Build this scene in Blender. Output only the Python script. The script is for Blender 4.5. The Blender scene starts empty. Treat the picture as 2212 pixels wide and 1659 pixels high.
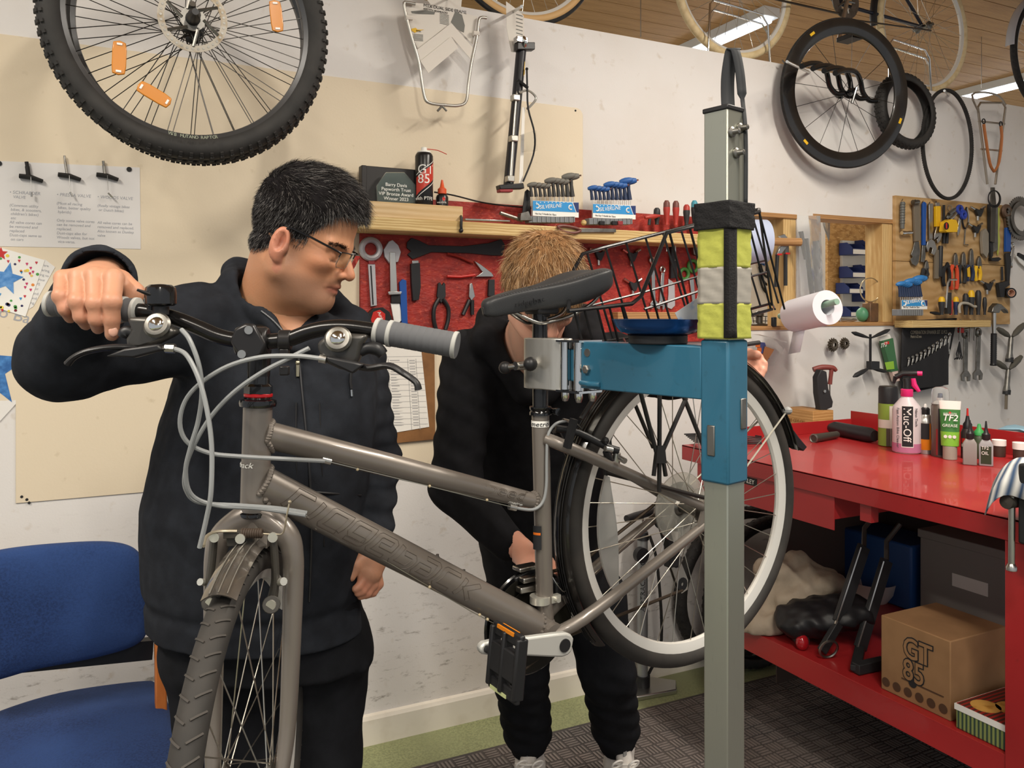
import bpy,bmesh,math,random
import numpy as np
from mathutils import Vector,Matrix
random.seed(7); RNG = np.random.default_rng(7)
SC = bpy.context.scene
COL = SC.collection
# ------------------------------------------------------------------ camera
# room axes: x runs along the tool wall, y towards it (tool wall face at y=WY), z up. Eye 1.5 m above the floor.
A = math.radians(26.28); CA,SA = math.cos(A),math.sin(A)
F = 1784.0; HZ = 680.0; EYE = 1.5; WY = 2.813
cam_d = bpy.data.cameras.new('camera'); cam = bpy.data.objects.new('camera',cam_d); COL.objects.link(cam)
cam.location = (0,0,EYE); cam.rotation_euler = (math.pi/2,0,-A)
cam_d.sensor_fit = 'HORIZONTAL'; cam_d.sensor_width = 36.0; cam_d.lens = F/2212*36.0
cam_d.shift_y = -(829.5-HZ)/2212; cam_d.clip_start = 0.02
SC.camera = cam
# ------------------------------------------------------------------ light
W = bpy.data.worlds.new('world'); SC.world = W; W.use_nodes = True
bg = W.node_tree.nodes['Background']; bg.inputs[0].default_value = (0.93,0.96,1.0,1); bg.inputs[1].default_value = 0.42
def strip_light(loc,power,length=1.5,width=0.14,col=(1.0,0.92,0.80),rz=math.pi/2):
    l = bpy.data.lights.new('tube_light','AREA'); l.shape = 'RECTANGLE'; l.size = length; l.size_y = width
    l.energy = power; l.color = col
    o = bpy.data.objects.new('tube_light',l); COL.objects.link(o); o.location = loc; o.rotation_euler = (0,0,rz)
    return o
LAMPS = [(-1.35,0.75,3.16,62),(0.55,-0.35,3.16,52),(2.35,0.9,3.16,60),(-0.4,-2.2,3.16,50),
         (3.45,4.9,3.16,45),(6.1,4.6,3.16,45),(0.6,4.7,3.16,40)]
for (lx,ly,lz,pw) in LAMPS: strip_light((lx,ly,lz),pw)
SC.view_settings.view_transform = 'Standard'; SC.view_settings.look = 'None'
SC.view_settings.exposure = 0.3; SC.view_settings.gamma = 1.0; SC.view_settings.use_curve_mapping = False
# ------------------------------------------------------------------ picture <-> room
def cam2room(X,D,z): return Vector((X*CA + D*SA,-X*SA + D*CA,z))
def ray(x,y): return cam2room((x-1106)/F,1.0,-(y-HZ)/F)
E0 = Vector((0,0,EYE))
def px(x,y,D): return E0 + ray(x,y)*D
def yl(x,y,yy): r = ray(x,y); return E0 + r*(yy/r.y)
def xl(x,y,xx): r = ray(x,y); return E0 + r*(xx/r.x)
def zl(x,y,zz): r = ray(x,y); return E0 + r*((zz-EYE)/r.z)
def wl(x,y,d=0.0): return yl(x,y,WY-d)
# ------------------------------------------------------------------ materials
def lin(h):
    h = h.lstrip('#'); c = [int(h[i:i+2],16)/255 for i in (0,2,4)]
    return tuple(((v+0.055)/1.055)**2.4 if v > 0.04045 else v/12.92 for v in c)+(1.0,)
MATS = {}
def M(name,hexc='#808080',rough=0.5,metal=0.0,var=None,bump=None,coat=0,trans=0,ior=1.45,alpha=1,emit=None,sss=0,sheen=0,wave=None,spec=0.5,stretch=None):
    """var=(scale, hex2, contrast lo, hi[, detail]) mixes in a second colour by noise; bump=(scale, strength); wave=(scale, distortion, hex2, axis)."""
    if name in MATS: return MATS[name]
    m = bpy.data.materials.new(name); m.use_nodes = True; MATS[name] = m
    nt = m.node_tree; N = nt.nodes; L = nt.links; b = N['Principled BSDF']
    b.inputs['Base Color'].default_value = lin(hexc); b.inputs['Roughness'].default_value = rough; b.inputs['Metallic'].default_value = metal
    b.inputs['Coat Weight'].default_value = coat; b.inputs['Transmission Weight'].default_value = trans; b.inputs['IOR'].default_value = ior
    b.inputs['Alpha'].default_value = alpha; b.inputs['Specular IOR Level'].default_value = spec
    if sss:
        b.inputs['Subsurface Weight'].default_value = sss; b.inputs['Subsurface Radius'].default_value = (1,.35,.2); b.inputs['Subsurface Scale'].default_value = 0.006
    if sheen: b.inputs['Sheen Weight'].default_value = sheen
    if emit: b.inputs['Emission Color'].default_value = lin(emit[0]); b.inputs['Emission Strength'].default_value = emit[1]
    co = None
    def coord():
        nonlocal co
        if co is None:
            t = N.new('ShaderNodeTexCoord'); co = t.outputs['Object']
            if stretch:
                mp = N.new('ShaderNodeMapping'); mp.inputs['Scale'].default_value = stretch; L.new(co,mp.inputs[0]); co = mp.outputs[0]
        return co
    src = None
    def mix(fac,c2):
        nonlocal src
        mx = N.new('ShaderNodeMix'); mx.data_type = 'RGBA'; L.new(fac,mx.inputs[0])
        if src is None: mx.inputs[6].default_value = lin(hexc)
        else: L.new(src,mx.inputs[6])
        mx.inputs[7].default_value = lin(c2); src = mx.outputs[2]; L.new(src,b.inputs['Base Color'])
    if wave:
        w = N.new('ShaderNodeTexWave'); w.bands_direction = wave[3]; w.inputs['Scale'].default_value = wave[0]; w.inputs['Distortion'].default_value = wave[1]
        w.inputs['Detail'].default_value = 3; w.inputs['Detail Scale'].default_value = 1.2; L.new(coord(),w.inputs[0]); mix(w.outputs[1],wave[2])
    for v in ([var] if var and not isinstance(var[0],tuple) else (var or [])):
        n = N.new('ShaderNodeTexNoise'); n.inputs['Scale'].default_value = v[0]; n.inputs['Detail'].default_value = v[4] if len(v) > 4 else 5
        L.new(coord(),n.inputs[0]); r = N.new('ShaderNodeMapRange'); r.inputs[1].default_value = v[2]; r.inputs[2].default_value = v[3]
        L.new(n.outputs[0],r.inputs[0]); mix(r.outputs[0],v[1])
    if bump:
        n = N.new('ShaderNodeTexNoise'); n.inputs['Scale'].default_value = bump[0]; n.inputs['Detail'].default_value = 6; L.new(coord(),n.inputs[0])
        bp_ = N.new('ShaderNodeBump'); bp_.inputs['Strength'].default_value = bump[1]; bp_.inputs['Distance'].default_value = 0.01
        L.new(n.outputs[0],bp_.inputs['Height']); L.new(bp_.outputs[0],b.inputs['Normal'])
    return m
def setup_mats():
    M('black','#17171a',.5); M('black_gloss','#101012',.18,coat=.5); M('black_plastic','#1d1d1f',.42); M('rubber','#1b1a1a',.75,var=(60,'#2b2927',.4,.7))
    M('steel','#b9b7b2',.28,1); M('chrome','#d8d8d6',.12,1); M('dull_steel','#8d8b86',.42,1,var=(25,'#6d6a64',.4,.7)); M('alu','#c9c8c4',.33,1)
    M('grey_plastic','#8f8f8d',.5); M('white','#ecebe6',.5); M('white_gloss','#eeeeea',.25); M('red','#c22a24',.4); M('paper','#e9e6df',.8)
    M('blue','#1d4f9c',.4); M('yellow','#e0b21f',.45); M('orange','#e0701c',.4); M('ink','#55565a',.8); M('ink_dark','#1f2023',.7); M('green','#3f7a36',.5)
    M('clear','#f2f4f4',.05,trans=1,ior=1.35); M('clear_film','#f4f6f6',.12,trans=1,ior=1.04); M('card','#c9a878',.85)
setup_mats()
def mm(m): return MATS[m] if isinstance(m,str) else m
# ------------------------------------------------------------------ geometry
def V3(p): return np.array((p[0],p[1],p[2]),float)
def basis(ax):
    z = V3(ax); z /= np.linalg.norm(z); t = np.array((0,0,1.)) if abs(z[2]) < .9 else np.array((1.,0,0))
    x = np.cross(t,z); x /= np.linalg.norm(x); return x,np.cross(z,x),z
def catmull(P,k=6,closed=False):
    P = [V3(p) for p in P]; n = len(P); out = []
    for i in range(n if closed else n-1):
        if closed: a,b,c,d = P[(i-1) % n],P[i],P[(i+1) % n],P[(i+2) % n]
        else: a,b,c,d = P[max(i-1,0)],P[i],P[i+1],P[min(i+2,n-1)]
        for j in range(k):
            t = j/k; out.append(.5*((2*b)+(c-a)*t+(2*a-5*b+4*c-d)*t*t+(3*b-a-3*c+d)*t**3))
    if not closed: out.append(P[-1])
    return out
class G:
    def __init__(s): s.v = []; s.f = []; s.n = 0
    def add(s,v,f):
        v = np.asarray(v,float); s.v.append(v); k = s.n; s.f += [tuple(i+k for i in q) for q in f]; s.n += len(v); return s
    def verts(s): return np.concatenate(s.v) if s.v else np.zeros((0,3))
    def box(s,c,d,R=None):
        h = np.array(d,float)/2; v = np.array([(x,y,z) for x in (-1,1) for y in (-1,1) for z in (-1,1)],float)*h
        if R is not None: v = v @ np.array(R,float).T
        return s.add(v+V3(c),[(0,1,3,2),(4,6,7,5),(0,4,5,1),(2,3,7,6),(0,2,6,4),(1,5,7,3)])
    def box2(s,lo,hi): lo = V3(lo); hi = V3(hi); return s.box((lo+hi)/2,np.abs(hi-lo))
    def bar(s,p,q,w,h,up=(0,0,1)):
        p,q = V3(p),V3(q); z = q-p; L = np.linalg.norm(z); z /= L; x = np.cross(V3(up),z); x /= np.linalg.norm(x); y = np.cross(z,x)
        return s.box((p+q)/2,(w,h,L),np.stack([x,y,z],1))
    def cyl(s,p,q,r,r2=None,n=16,cap=True): return s.tube([p,q],[r,r if r2 is None else r2],n,cap=cap)
    def tube(s,P,r,n=8,closed=False,sm=0,cap=True,flat=None,up=None):
        if sm:
            if not np.isscalar(r):
                r = np.interp(np.linspace(0,1,(len(P) if closed else len(P)-1)*sm+(0 if closed else 1)),np.linspace(0,1,len(r)),r)
            P = catmull(P,sm,closed)
        P = [V3(p) for p in P]; m = len(P); r = np.full(m,r) if np.isscalar(r) else np.asarray(r,float)
        T = []
        for i in range(m):
            a = P[(i-1) % m] if closed or i > 0 else P[i]; b = P[(i+1) % m] if closed or i < m-1 else P[i]
            t = b-a; T.append(t/(np.linalg.norm(t)+1e-12))
        if up is not None:
            x = None
        else: x,_,_ = basis(T[0])
        V = []; ang = np.linspace(0,2*np.pi,n,endpoint=False)
        for i in range(m):
            if up is not None: x = np.cross(V3(up),T[i]);
            x = x-T[i]*np.dot(x,T[i]); x /= np.linalg.norm(x); y = np.cross(T[i],x)
            k = 1 if flat is None else flat
            V.append(P[i]+r[i]*(np.outer(np.cos(ang),x)+k*np.outer(np.sin(ang),y)))
        f = []
        for i in range(m if closed else m-1):
            a,b = i*n,((i+1) % m)*n
            for j in range(n): k = (j+1) % n; f.append((a+j,a+k,b+k,b+j))
        if cap and not closed: f.append(tuple(range(n-1,-1,-1))); f.append(tuple((m-1)*n+j for j in range(n)))
        return s.add(np.concatenate(V),f)
    def lathe(s,prof,o,ax,n=24,a0=0,a1=2*math.pi,cap=True):
        x,y,z = basis(ax); o = V3(o); full = abs(a1-a0-2*math.pi) < 1e-6
        ang = np.linspace(a0,a1,n,endpoint=not full); V = []; f = []
        for r,h in prof: V.append(o+z*h+r*(np.outer(np.cos(ang),x)+np.outer(np.sin(ang),y)))
        for i in range(len(prof)-1):
            for j in range(n if full else n-1): k = (j+1) % n; f.append((i*n+j,i*n+k,(i+1)*n+k,(i+1)*n+j))
        if cap and full:
            if prof[0][0] > 1e-6: f.append(tuple(range(n-1,-1,-1)))
            if prof[-1][0] > 1e-6: f.append(tuple((len(prof)-1)*n+j for j in range(n)))
        return s.add(np.concatenate(V),f)
    def ring(s,c,ax,R,r,n=48,m=8,a0=0,a1=2*math.pi,flat=None,xa=None):
        x,y,z = basis(ax); c = V3(c)
        if xa is not None: x = V3(xa); x = x-z*np.dot(x,z); x /= np.linalg.norm(x); y = np.cross(z,x)
        full = abs(a1-a0-2*math.pi) < 1e-6; ang = np.linspace(a0,a1,n,endpoint=not full)
        return s.tube([c+R*(math.cos(a)*x+math.sin(a)*y) for a in ang],r,m,closed=full,flat=flat,up=z if flat else None)
    def prism(s,poly,vec):
        p = np.array([V3(q) for q in poly]); n = len(p); v = V3(vec)
        f = [tuple(range(n-1,-1,-1)),tuple(range(n,2*n))]+[(i,(i+1) % n,n+(i+1) % n,n+i) for i in range(n)]
        return s.add(np.concatenate([p,p+v]),f)
    def plate(s,pts,d,t,fn=None): # outline in picture points laid on the tool wall, standing d off it, t thick towards the room
        return s.prism([wl(x,y,d) for x,y in pts],(0,-t,0))
    def ball(s,c,r,n=12,R=None):
        r = np.array([r]*3 if np.isscalar(r) else r,float); m = max(n//2,4); V = []; f = []
        for i in range(m+1):
            t = math.pi*i/m
            for j in range(n): a = 2*math.pi*j/n; V.append((math.sin(t)*math.cos(a),math.sin(t)*math.sin(a),math.cos(t)))
        for i in range(m):
            for j in range(n): k = (j+1) % n; f.append((i*n+j,(i+1)*n+j,(i+1)*n+k,i*n+k))
        V = np.array(V)*r
        if R is not None: V = V @ np.array(R,float).T
        return s.add(V+V3(c),f)
    def disc(s,c,ax,r,t,n=20): ax = V3(ax)/np.linalg.norm(V3(ax)); return s.cyl(V3(c),V3(c)+ax*t,r,n=n)
    def quad(s,a,b,c,d): return s.add([V3(a),V3(b),V3(c),V3(d)],[(0,1,2,3)])
    def text(s,body,o,ux,uy,size,ext=0.0006,align='LEFT',off=0.0,shear=0,sx=1.0):
        cu = bpy.data.curves.new('lettering','FONT'); cu.body = body; cu.size = size; cu.extrude = ext; cu.align_x = align; cu.offset = off; cu.shear = shear
        cu.resolution_u = 3
        ob = bpy.data.objects.new('lettering',cu); COL.objects.link(ob); dg = bpy.context.evaluated_depsgraph_get(); me = ob.evaluated_get(dg).to_mesh()
        v = np.array([q.co for q in me.vertices]) if len(me.vertices) else np.zeros((0,3)); f = [tuple(p.vertices) for p in me.polygons]
        ob.evaluated_get(dg).to_mesh_clear(); bpy.data.objects.remove(ob); bpy.data.curves.remove(cu)
        if len(v) == 0: return s
        ux,uy = V3(ux),V3(uy); ux /= np.linalg.norm(ux); uy /= np.linalg.norm(uy); uz = np.cross(ux,uy)
        return s.add(V3(o)+np.outer(v[:,0]*sx,ux)+np.outer(v[:,1],uy)+np.outer(v[:,2],uz),f)
def _mesh(name,V,Fc,mat,smooth,angle):
    me = bpy.data.meshes.new(name); me.from_pydata(V.tolist() if isinstance(V,np.ndarray) else V,[],Fc); me.materials.append(mm(mat))
    if smooth:
        me.polygons.foreach_set('use_smooth',[True]*len(me.polygons))
        if angle < 179: me.set_sharp_from_angle(angle=math.radians(angle))
    me.update(); return me
def mk(name,g,mat,parent=None,smooth=True,bev=0,angle=38,label=None,kind=None,origin=None,split=0):
    """one mesh object from a G in room coordinates; a child of parent if given."""
    if split:   # one object per piece (split = how many added shapes make one piece)
        o = None; base = np.cumsum([0]+[len(v) for v in g.v])
        for i in range(0,len(g.v),split):
            h = G(); h.v = g.v[i:i+split]; lo,hi = base[i],base[min(i+split,len(g.v))]; h.n = hi-lo; h.f = [tuple(k-lo for k in q) for q in g.f if lo <= q[0] < hi]; o = mk(name,h,mat,parent,smooth,bev,angle,label,kind)
        return o
    V = g.verts()
    if parent is not None:
        p = parent; off = np.zeros(3)
        while p is not None: off += V3(p.location); p = p.parent
    else:
        off = np.array(((V[:,0].min()+V[:,0].max())/2,(V[:,1].min()+V[:,1].max())/2,V[:,2].min())) if origin is None else V3(origin)
    o = bpy.data.objects.new(name,_mesh(name,V-off,g.f,mat,smooth,angle)); COL.objects.link(o)
    if parent is not None: o.parent = parent
    else: o.location = off
    if bev:
        b = o.modifiers.new('bevel','BEVEL'); b.width = bev; b.segments = 2; b.limit_method = 'ANGLE'; b.angle_limit = math.radians(40); b.harden_normals = False
    if label: o['label'] = label
    if kind: o['kind'] = kind
    return o
def tag(o,label,cat,group=None):
    o['label'] = label; o['category'] = cat
    if group: o['group'] = group
    return o
def thing(name,label,cat,loc,group=None):
    o = bpy.data.objects.new(name,None); COL.objects.link(o); o.location = loc; o.empty_display_size = .05
    return tag(o,label,cat,group)
def dup(root,loc=None,rz=None,label=None,scale=None):
    def cp(o,par):
        c = o.copy(); COL.objects.link(c); c.parent = par
        for ch in [q for q in bpy.data.objects if q.parent == o]: cp(ch,c)
        return c
    r = cp(root,None)
    if loc is not None: r.location = loc
    if rz is not None: r.rotation_euler = (0,0,rz)
    if label: r['label'] = label
    return r
def struct(name,g,mat,**k):
    o = mk(name,g,mat,**k); o['kind'] = 'structure'; return o
UP = np.array((0,0,1.)); XR = np.array((1.,0,0)); YR = np.array((0,1.,0))
# ================================================================== the room
def wood(name,c1,c2,scale=6,axis='X',dist=3.0,stretch=(1,6,6),rough=.62):
    return M(name,c1,rough,wave=(scale,dist,c2,axis),var=(3,c2,.45,.75),stretch=stretch,bump=(40,.08))
def scuffed(name,base,scuff):
    m = M(name,base,.62,var=[(1.3,'#d3ccc4',.48,.75),(22,'#cfc7bd',.62,.75)],bump=(160,.05))
    nt = m.node_tree; N = nt.nodes; L = nt.links; b = N['Principled BSDF']; src = b.inputs['Base Color'].links[0].from_socket
    tc = N.new('ShaderNodeTexCoord'); mp = N.new('ShaderNodeMapping'); mp.inputs['Scale'].default_value = (1,1,3.2); L.new(tc.outputs['Object'],mp.inputs[0])
    n1 = N.new('ShaderNodeTexNoise'); n1.inputs['Scale'].default_value = 11; n1.inputs['Detail'].default_value = 9; n1.inputs['Roughness'].default_value = .75; L.new(mp.outputs[0],n1.inputs[0])
    r1 = N.new('ShaderNodeMapRange'); r1.inputs[1].default_value = .55; r1.inputs[2].default_value = .70; L.new(n1.outputs[0],r1.inputs[0])
    sp = N.new('ShaderNodeSeparateXYZ'); L.new(tc.outputs['Object'],sp.inputs[0])   # scuffs only where shoes and tyres rub: low on the wall
    r2 = N.new('ShaderNodeMapRange'); r2.inputs[1].default_value = .95; r2.inputs[2].default_value = .35; L.new(sp.outputs[2],r2.inputs[0])
    mu = N.new('ShaderNodeMath'); mu.operation = 'MULTIPLY'; L.new(r1.outputs[0],mu.inputs[0]); L.new(r2.outputs[0],mu.inputs[1])
    mx = N.new('ShaderNodeMix'); mx.data_type = 'RGBA'; L.new(mu.outputs[0],mx.inputs[0]); L.new(src,mx.inputs[6]); mx.inputs[7].default_value = lin(scuff); L.new(mx.outputs[2],b.inputs['Base Color'])
    return m
scuffed('wall_paint','#dedbd8','#6d645a')
WT = 0.11; WTOP = 2.636
w1a,w1b = wl(1596,455),wl(1721,712); w2a,w2b = wl(1756,462),wl(1931,703)
HOLES = [(w1a.x,w1b.x,w1b.z,w1a.z),(w2a.x,w2b.x,w2b.z,w2a.z)]
def wall_with_holes(x0,x1,z0,z1,ya,yb,holes):
    g = G(); xs = sorted({x0,x1,*[h[0] for h in holes],*[h[1] for h in holes]}); zs = sorted({z0,z1,*[h[2] for h in holes],*[h[3] for h in holes]})
    for i in range(len(xs)-1):
        for j in range(len(zs)-1):
            cx,cz = (xs[i]+xs[i+1])/2,(zs[j]+zs[j+1])/2
            if any(h[0] < cx < h[1] and h[2] < cz < h[3] for h in holes): continue
            g.quad((xs[i],ya,zs[j]),(xs[i+1],ya,zs[j]),(xs[i+1],ya,zs[j+1]),(xs[i],ya,zs[j+1]))
            g.quad((xs[i],yb,zs[j]),(xs[i],yb,zs[j+1]),(xs[i+1],yb,zs[j+1]),(xs[i+1],yb,zs[j]))
    for (a,b,c,d) in [(x0,x1,z0,z1)]+holes:
        g.quad((a,ya,c),(a,yb,c),(b,yb,c),(b,ya,c)); g.quad((a,ya,d),(b,ya,d),(b,yb,d),(a,yb,d))
        g.quad((a,ya,c),(a,ya,d),(a,yb,d),(a,yb,c)); g.quad((b,ya,c),(b,yb,c),(b,yb,d),(b,ya,d))
    return g
wall = struct('wall_back',wall_with_holes(-3.2,6.6,0,WTOP,WY,WY+WT,HOLES),'wall_paint',smooth=False,origin=(0,WY,0))
wood('jamb_wood','#d9bc86','#b8935c',5,'X',4,(6,6,1)); wood('sill_wood','#b98d5e','#9c7346',5,'Z',3,(1,6,6))
for k,(a,b,c,d) in enumerate(HOLES):   # timber linings of the two hatches
    g = G(); t = .022; fo = .004
    g.box2((b-t-.055,WY+fo,c),(b-.001,WY+WT-.004,d))           # broad right jamb
    g2 = G(); g2.box2((a,WY-.006,c-.001),(b,WY+WT,c+.018)); g3 = G(); g3.box2((a,WY-.003,d-.02),(b,WY+WT,d+.001))
    o = struct('window_%d' % (k+1),g,'jamb_wood',bev=.002); mk('sill',g2,'sill_wood',o,bev=.002); mk('head_board',g3,'sill_wood',o,bev=.002)
    g4 = G(); g4.box2((a+.001,WY+.004,c),(a+.02,WY+WT-.004,d)); mk('jamb',g4,'jamb_wood',o,bev=.002)
# cream board screwed to the wall: big sheet with rounded corner at its right end
def board_outline():
    tl = wl(-330,45); a = wl(1240,233); zt = a.z
    P = [(tl.x,zt)]
    xr,r = wl(1258,300).x,.03
    for i in range(7): t = math.pi/2*(1-i/6); P.append((xr-r+r*math.cos(t),zt-r+r*math.sin(t)))
    zb = wl(45,1086).z; xl_ = wl(34,1000).x
    P += [(xr,zb),(xl_,zb),(xl_,1.25),(tl.x,1.25)]
    return P
M('cream_paint','#dfd1b8',.55,var=[(1.1,'#d6c7ac',.45,.75),(26,'#d0c1a6',.66,.76)],bump=(120,.04))
g = G(); g.prism([(x,WY-.0005,z) for x,z in board_outline()],(0,-.0035,0))
cb = tag(mk('wall_panel',g,'cream_paint',bev=.001),'large cream painted sheet fixed to the white wall, rounded at its right corner','wall panel')
for (x,y) in [(47,1073),(58,1079),(63,1086),(1243,239)]:
    g = G(); g.disc(wl(x,y,.004),(0,-1,0),.004,.0012,12); mk('screw_hole',g,'ink_dark',cb)
# baseboard
g = G(); P = [(0,0),(.018,0),(.018,.088),(.012,.1),(0,.104)]
g.prism([(-3.2,WY-a,b) for a,b in P],(9.8,0,0)); struct('baseboard_back',g,M('baseboard_paint','#e4ddd0',.5,var=(9,'#cfc5b4',.5,.8)),smooth=False)
# floor: green lino with black rubber matting in front of the wall strip
g = G(); g.box2((-3.2,-3.2,-.06),(6.6,9.4,0)); struct('floor',g,M('lino','#9a9f74',.55,var=[(160,'#7f8660',.42,.62),(3,'#8b906a',.4,.7)],bump=(200,.05)),smooth=False)
my = (zl(1100,1604,0).y + zl(1480,1512,0).y)/2
mat_o = thing('rubber_mat','black ribbed rubber mat covering the floor beside the green strip','mat',(1.2,1.0,0))
M('mat_rubber','#454140',.6,var=(5,'#544c48',.4,.7)); M('mat_ribs','#6f6966',.45,var=[(4,'#7d726d',.4,.7),(40,'#57514e',.5,.8)])
g = G(); g.box2((-1.6,-1.2,0),(5.6,my,.004)); mk('mat_sheet',g,'mat_rubber',mat_o,smooth=False)
g = G(); q = .056
for i in range(int((3.3+.3)/q)):
    for j in range(int((my-.55)/q)):
        x,y = -.3+i*q,my-.012-(j+1)*q
        if x > 2.6: continue
        for b in range(4):
            o_ = (b+.5)*q/4
            if (i+j) % 2: g.box((x+o_,y+q/2,.0045),(q*.13,q*.8,.003))
            else: g.box((x+q/2,y+o_,.0045),(q*.8,q*.13,.003))
r = mk('ribs',g,'mat_ribs',mat_o,smooth=False,kind='stuff')
# timber ceiling in planks
CZ = 3.28
wood('ceiling_pine','#c39a68','#a0784c',3.5,'Y',5,(1.2,9,9),.6)
g = G(); g.box2((-3.2,-3.2,CZ+.02),(9.5,9.4,CZ+.06)); ceil = struct('ceiling',g,M('ceiling_gap','#3a2a1c',.8),smooth=False)
pw = .16
gp = G(); gp.box2((-6.35,0,-.006),(6.35,pw-.006,.016)); pm = _mesh('plank',gp.verts(),gp.f,'ceiling_pine',False,30)
k = 0; y = 2.2
while y < 9.3:
    o = bpy.data.objects.new('plank',pm); COL.objects.link(o); o.parent = ceil; o.location = V3((3.15,y,CZ))-V3(ceil.location); y += pw; k += 1
g = G(); g.box2((-3.2,-3.2,CZ),(9.5,2.2,CZ+.02)); mk('boards',g,'ceiling_pine',ceil,smooth=False)
# far walls of the building (seen through the hatches)
g = G(); g.box2((-3.2,9.3,0),(9.5,9.4,CZ)); struct('wall_far',g,M('far_paint','#e6e4e2',.6),smooth=False)
g = G(); g.box2((9.4,-3.2,0),(9.5,9.4,CZ)); struct('wall_right',g,'far_paint',smooth=False)
# strip lights under the ceiling
M('lamp_body','#e8ebee',.4); M('tube_glow','#ffffff',.4,emit=('#eaf2ff',5.0))
for i,(lx,ly,lz,pw_) in enumerate(LAMPS):
    front = ly < 2.8
    names = ['strip light above the cream panel, over the man','strip light overhead in the middle of the workshop','strip light above the red bench','strip light at the back of the workshop behind the viewer',
             'strip light beyond the wall top, behind the dark road wheel','strip light beyond the wall top at the far right','strip light beyond the wall, left of the hanging bikes']
    t = thing('strip_light','white fluorescent '+names[i],'light',(lx,ly,CZ),'fluorescent ceiling lights')
    L_ = 1.5 if front else 2.6
    g = G(); g.box2((lx-.06,ly-L_/2,CZ-.06),(lx+.06,ly+L_/2,CZ-.004)); mk('housing',g,'lamp_body',t,bev=.004)
    g = G(); g.cyl((lx,ly-L_/2+.02,CZ-.08),(lx,ly+L_/2-.02,CZ-.08),.016,n=12); mk('tube',g,'tube_glow',t)
# ================================================================== the bicycle on the stand
TH = math.radians(33.0); BF = (-math.cos(TH),-math.sin(TH)); BL = (math.sin(TH),-math.cos(TH))
BBX,BBD = .0656,1.625
def B(a,z,w=0.0): return V3(cam2room(BBX+BF[0]*a+BL[0]*w,BBD+BF[1]*a+BL[1]*w,z))
def bpx(x,y,w=0.0):   # picture point -> bicycle plane, w metres to its near side
    k = (x-1106)/F; D = (w+BL[0]*BBX+BL[1]*BBD)/(BL[0]*k+BL[1]); return V3(px(x,y,D))
FWD = B(1,0)-B(0,0); LFT = B(0,0,1)-B(0,0)
HUB_A,HUB_Z = -.394,1.0668
TILT = math.radians(17); TA = FWD*math.cos(TILT)-UP*math.sin(TILT); TU = UP*math.cos(TILT)+FWD*math.sin(TILT)
HUB = B(HUB_A,HUB_Z)
def R_(p,q,w=0.0): return HUB+TA*p+TU*q+LFT*w
bike = thing('bicycle','bronze grey town bicycle with wire rear basket clamped in the blue repair stand','bicycle',tuple(B(0.1,0)[:2])+(0.44,))
M('frame_paint','#78716a',.36,.35,coat=.3); M('weld','#78716a',.4,.4); M('decal_line','#4c443c',.5); M('rim_silver','#dcdad4',.38,.25)
M('tyre','#2a2826',.72,var=(12,'#3a3632',.4,.7)); M('spoke','#c9c5ba',.3,1); M('housing','#8a8d8e',.4); M('grip','#58595c',.75); M('grip_light','#a6a6a2',.65); M('guard_black','#151413',.2,coat=.4)
M('saddle','#2c2d2f',.48,bump=(400,.06)); M('crank_grey','#c4c4bf',.42,.35); M('bar_black','#1b1a1a',.22,.3); M('shifter','#4d4b48',.35,.6); M('reflect_orange','#d8801f',.25); M('chain','#4e443a',.45,.8)
SG0 = -V3(cam2room(0,1,0))
def text_on_tube(g,body,p0,p1,r,size,u0,v0=0.0,outline=0.0004,shear=0,sx=1.0,face=None,fill=False):
    p0,p1 = V3(p0),V3(p1); ax = p1-p0; ax /= np.linalg.norm(ax); fc = V3(face); fc = fc-ax*np.dot(fc,ax); fc /= np.linalg.norm(fc); vv = np.cross(fc,ax)
    cu = bpy.data.curves.new('t','FONT'); cu.body = body; cu.size = size; cu.shear = shear; cu.resolution_u = 3
    if fill: cu.extrude = .0003
    else: cu.fill_mode = 'NONE'; cu.bevel_depth = outline; cu.bevel_resolution = 0
    ob = bpy.data.objects.new('t',cu); COL.objects.link(ob); dg = bpy.context.evaluated_depsgraph_get(); me = ob.evaluated_get(dg).to_mesh()
    v = np.array([q.co for q in me.vertices]); f = [tuple(p.vertices) for p in me.polygons]
    ob.evaluated_get(dg).to_mesh_clear(); bpy.data.objects.remove(ob); bpy.data.curves.remove(cu)
    rr = r+.0004+v[:,2]; an = (v[:,1]+v0)/r
    g.add(p0+np.outer(u0+v[:,0]*sx,ax)+(rr*np.cos(an))[:,None]*fc+(rr*np.sin(an))[:,None]*vv,f)
g = G()   # frame
HT,HB = bpx(557,880),bpx(550,1104); g.tube([HT,HB],[.0228,.0228],28); headtube_axis = HB-HT
TT0,TT1 = bpx(572,938),bpx(1166,1086); g.tube([TT0,TT0*.6+TT1*.4,TT1],[.0222,.0205,.0158],28)
DT0,DT1 = bpx(562,1042),B(0,.8788); g.tube([DT0,DT1],[.0282,.0282],32)
ST0,ST1 = bpx(1167,893),B(0,.8788); g.tube([ST0,ST1],[.0172,.0172],24)
g.cyl(B(0,.8788,-.036),B(0,.8788,.036),.0235,n=24)
for s in (1,-1):
    g.tube([bpx(1180,948,s*.016),bpx(1230,968,s*.045),bpx(1350,1020,s*.058),B(HUB_A+.005,HUB_Z+.012,s*.066)],[.0125,.0125,.0115,.0095],16,sm=4)
    g.tube([B(0,.8788,s*.026),B(-.06,.905,s*.046),B(-.2,.972,s*.06),B(HUB_A+.01,HUB_Z-.012,s*.066)],[.0125,.0128,.0115,.0095],16,sm=4)
    g.prism([B(HUB_A+a,HUB_Z+b,s*.064) for a,b in [(.03,.02),(.01,.028),(-.016,.012),(-.016,-.01),(.0,-.02),(.03,-.028),(.045,-.02)]],LFT*s*.007)
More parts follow.
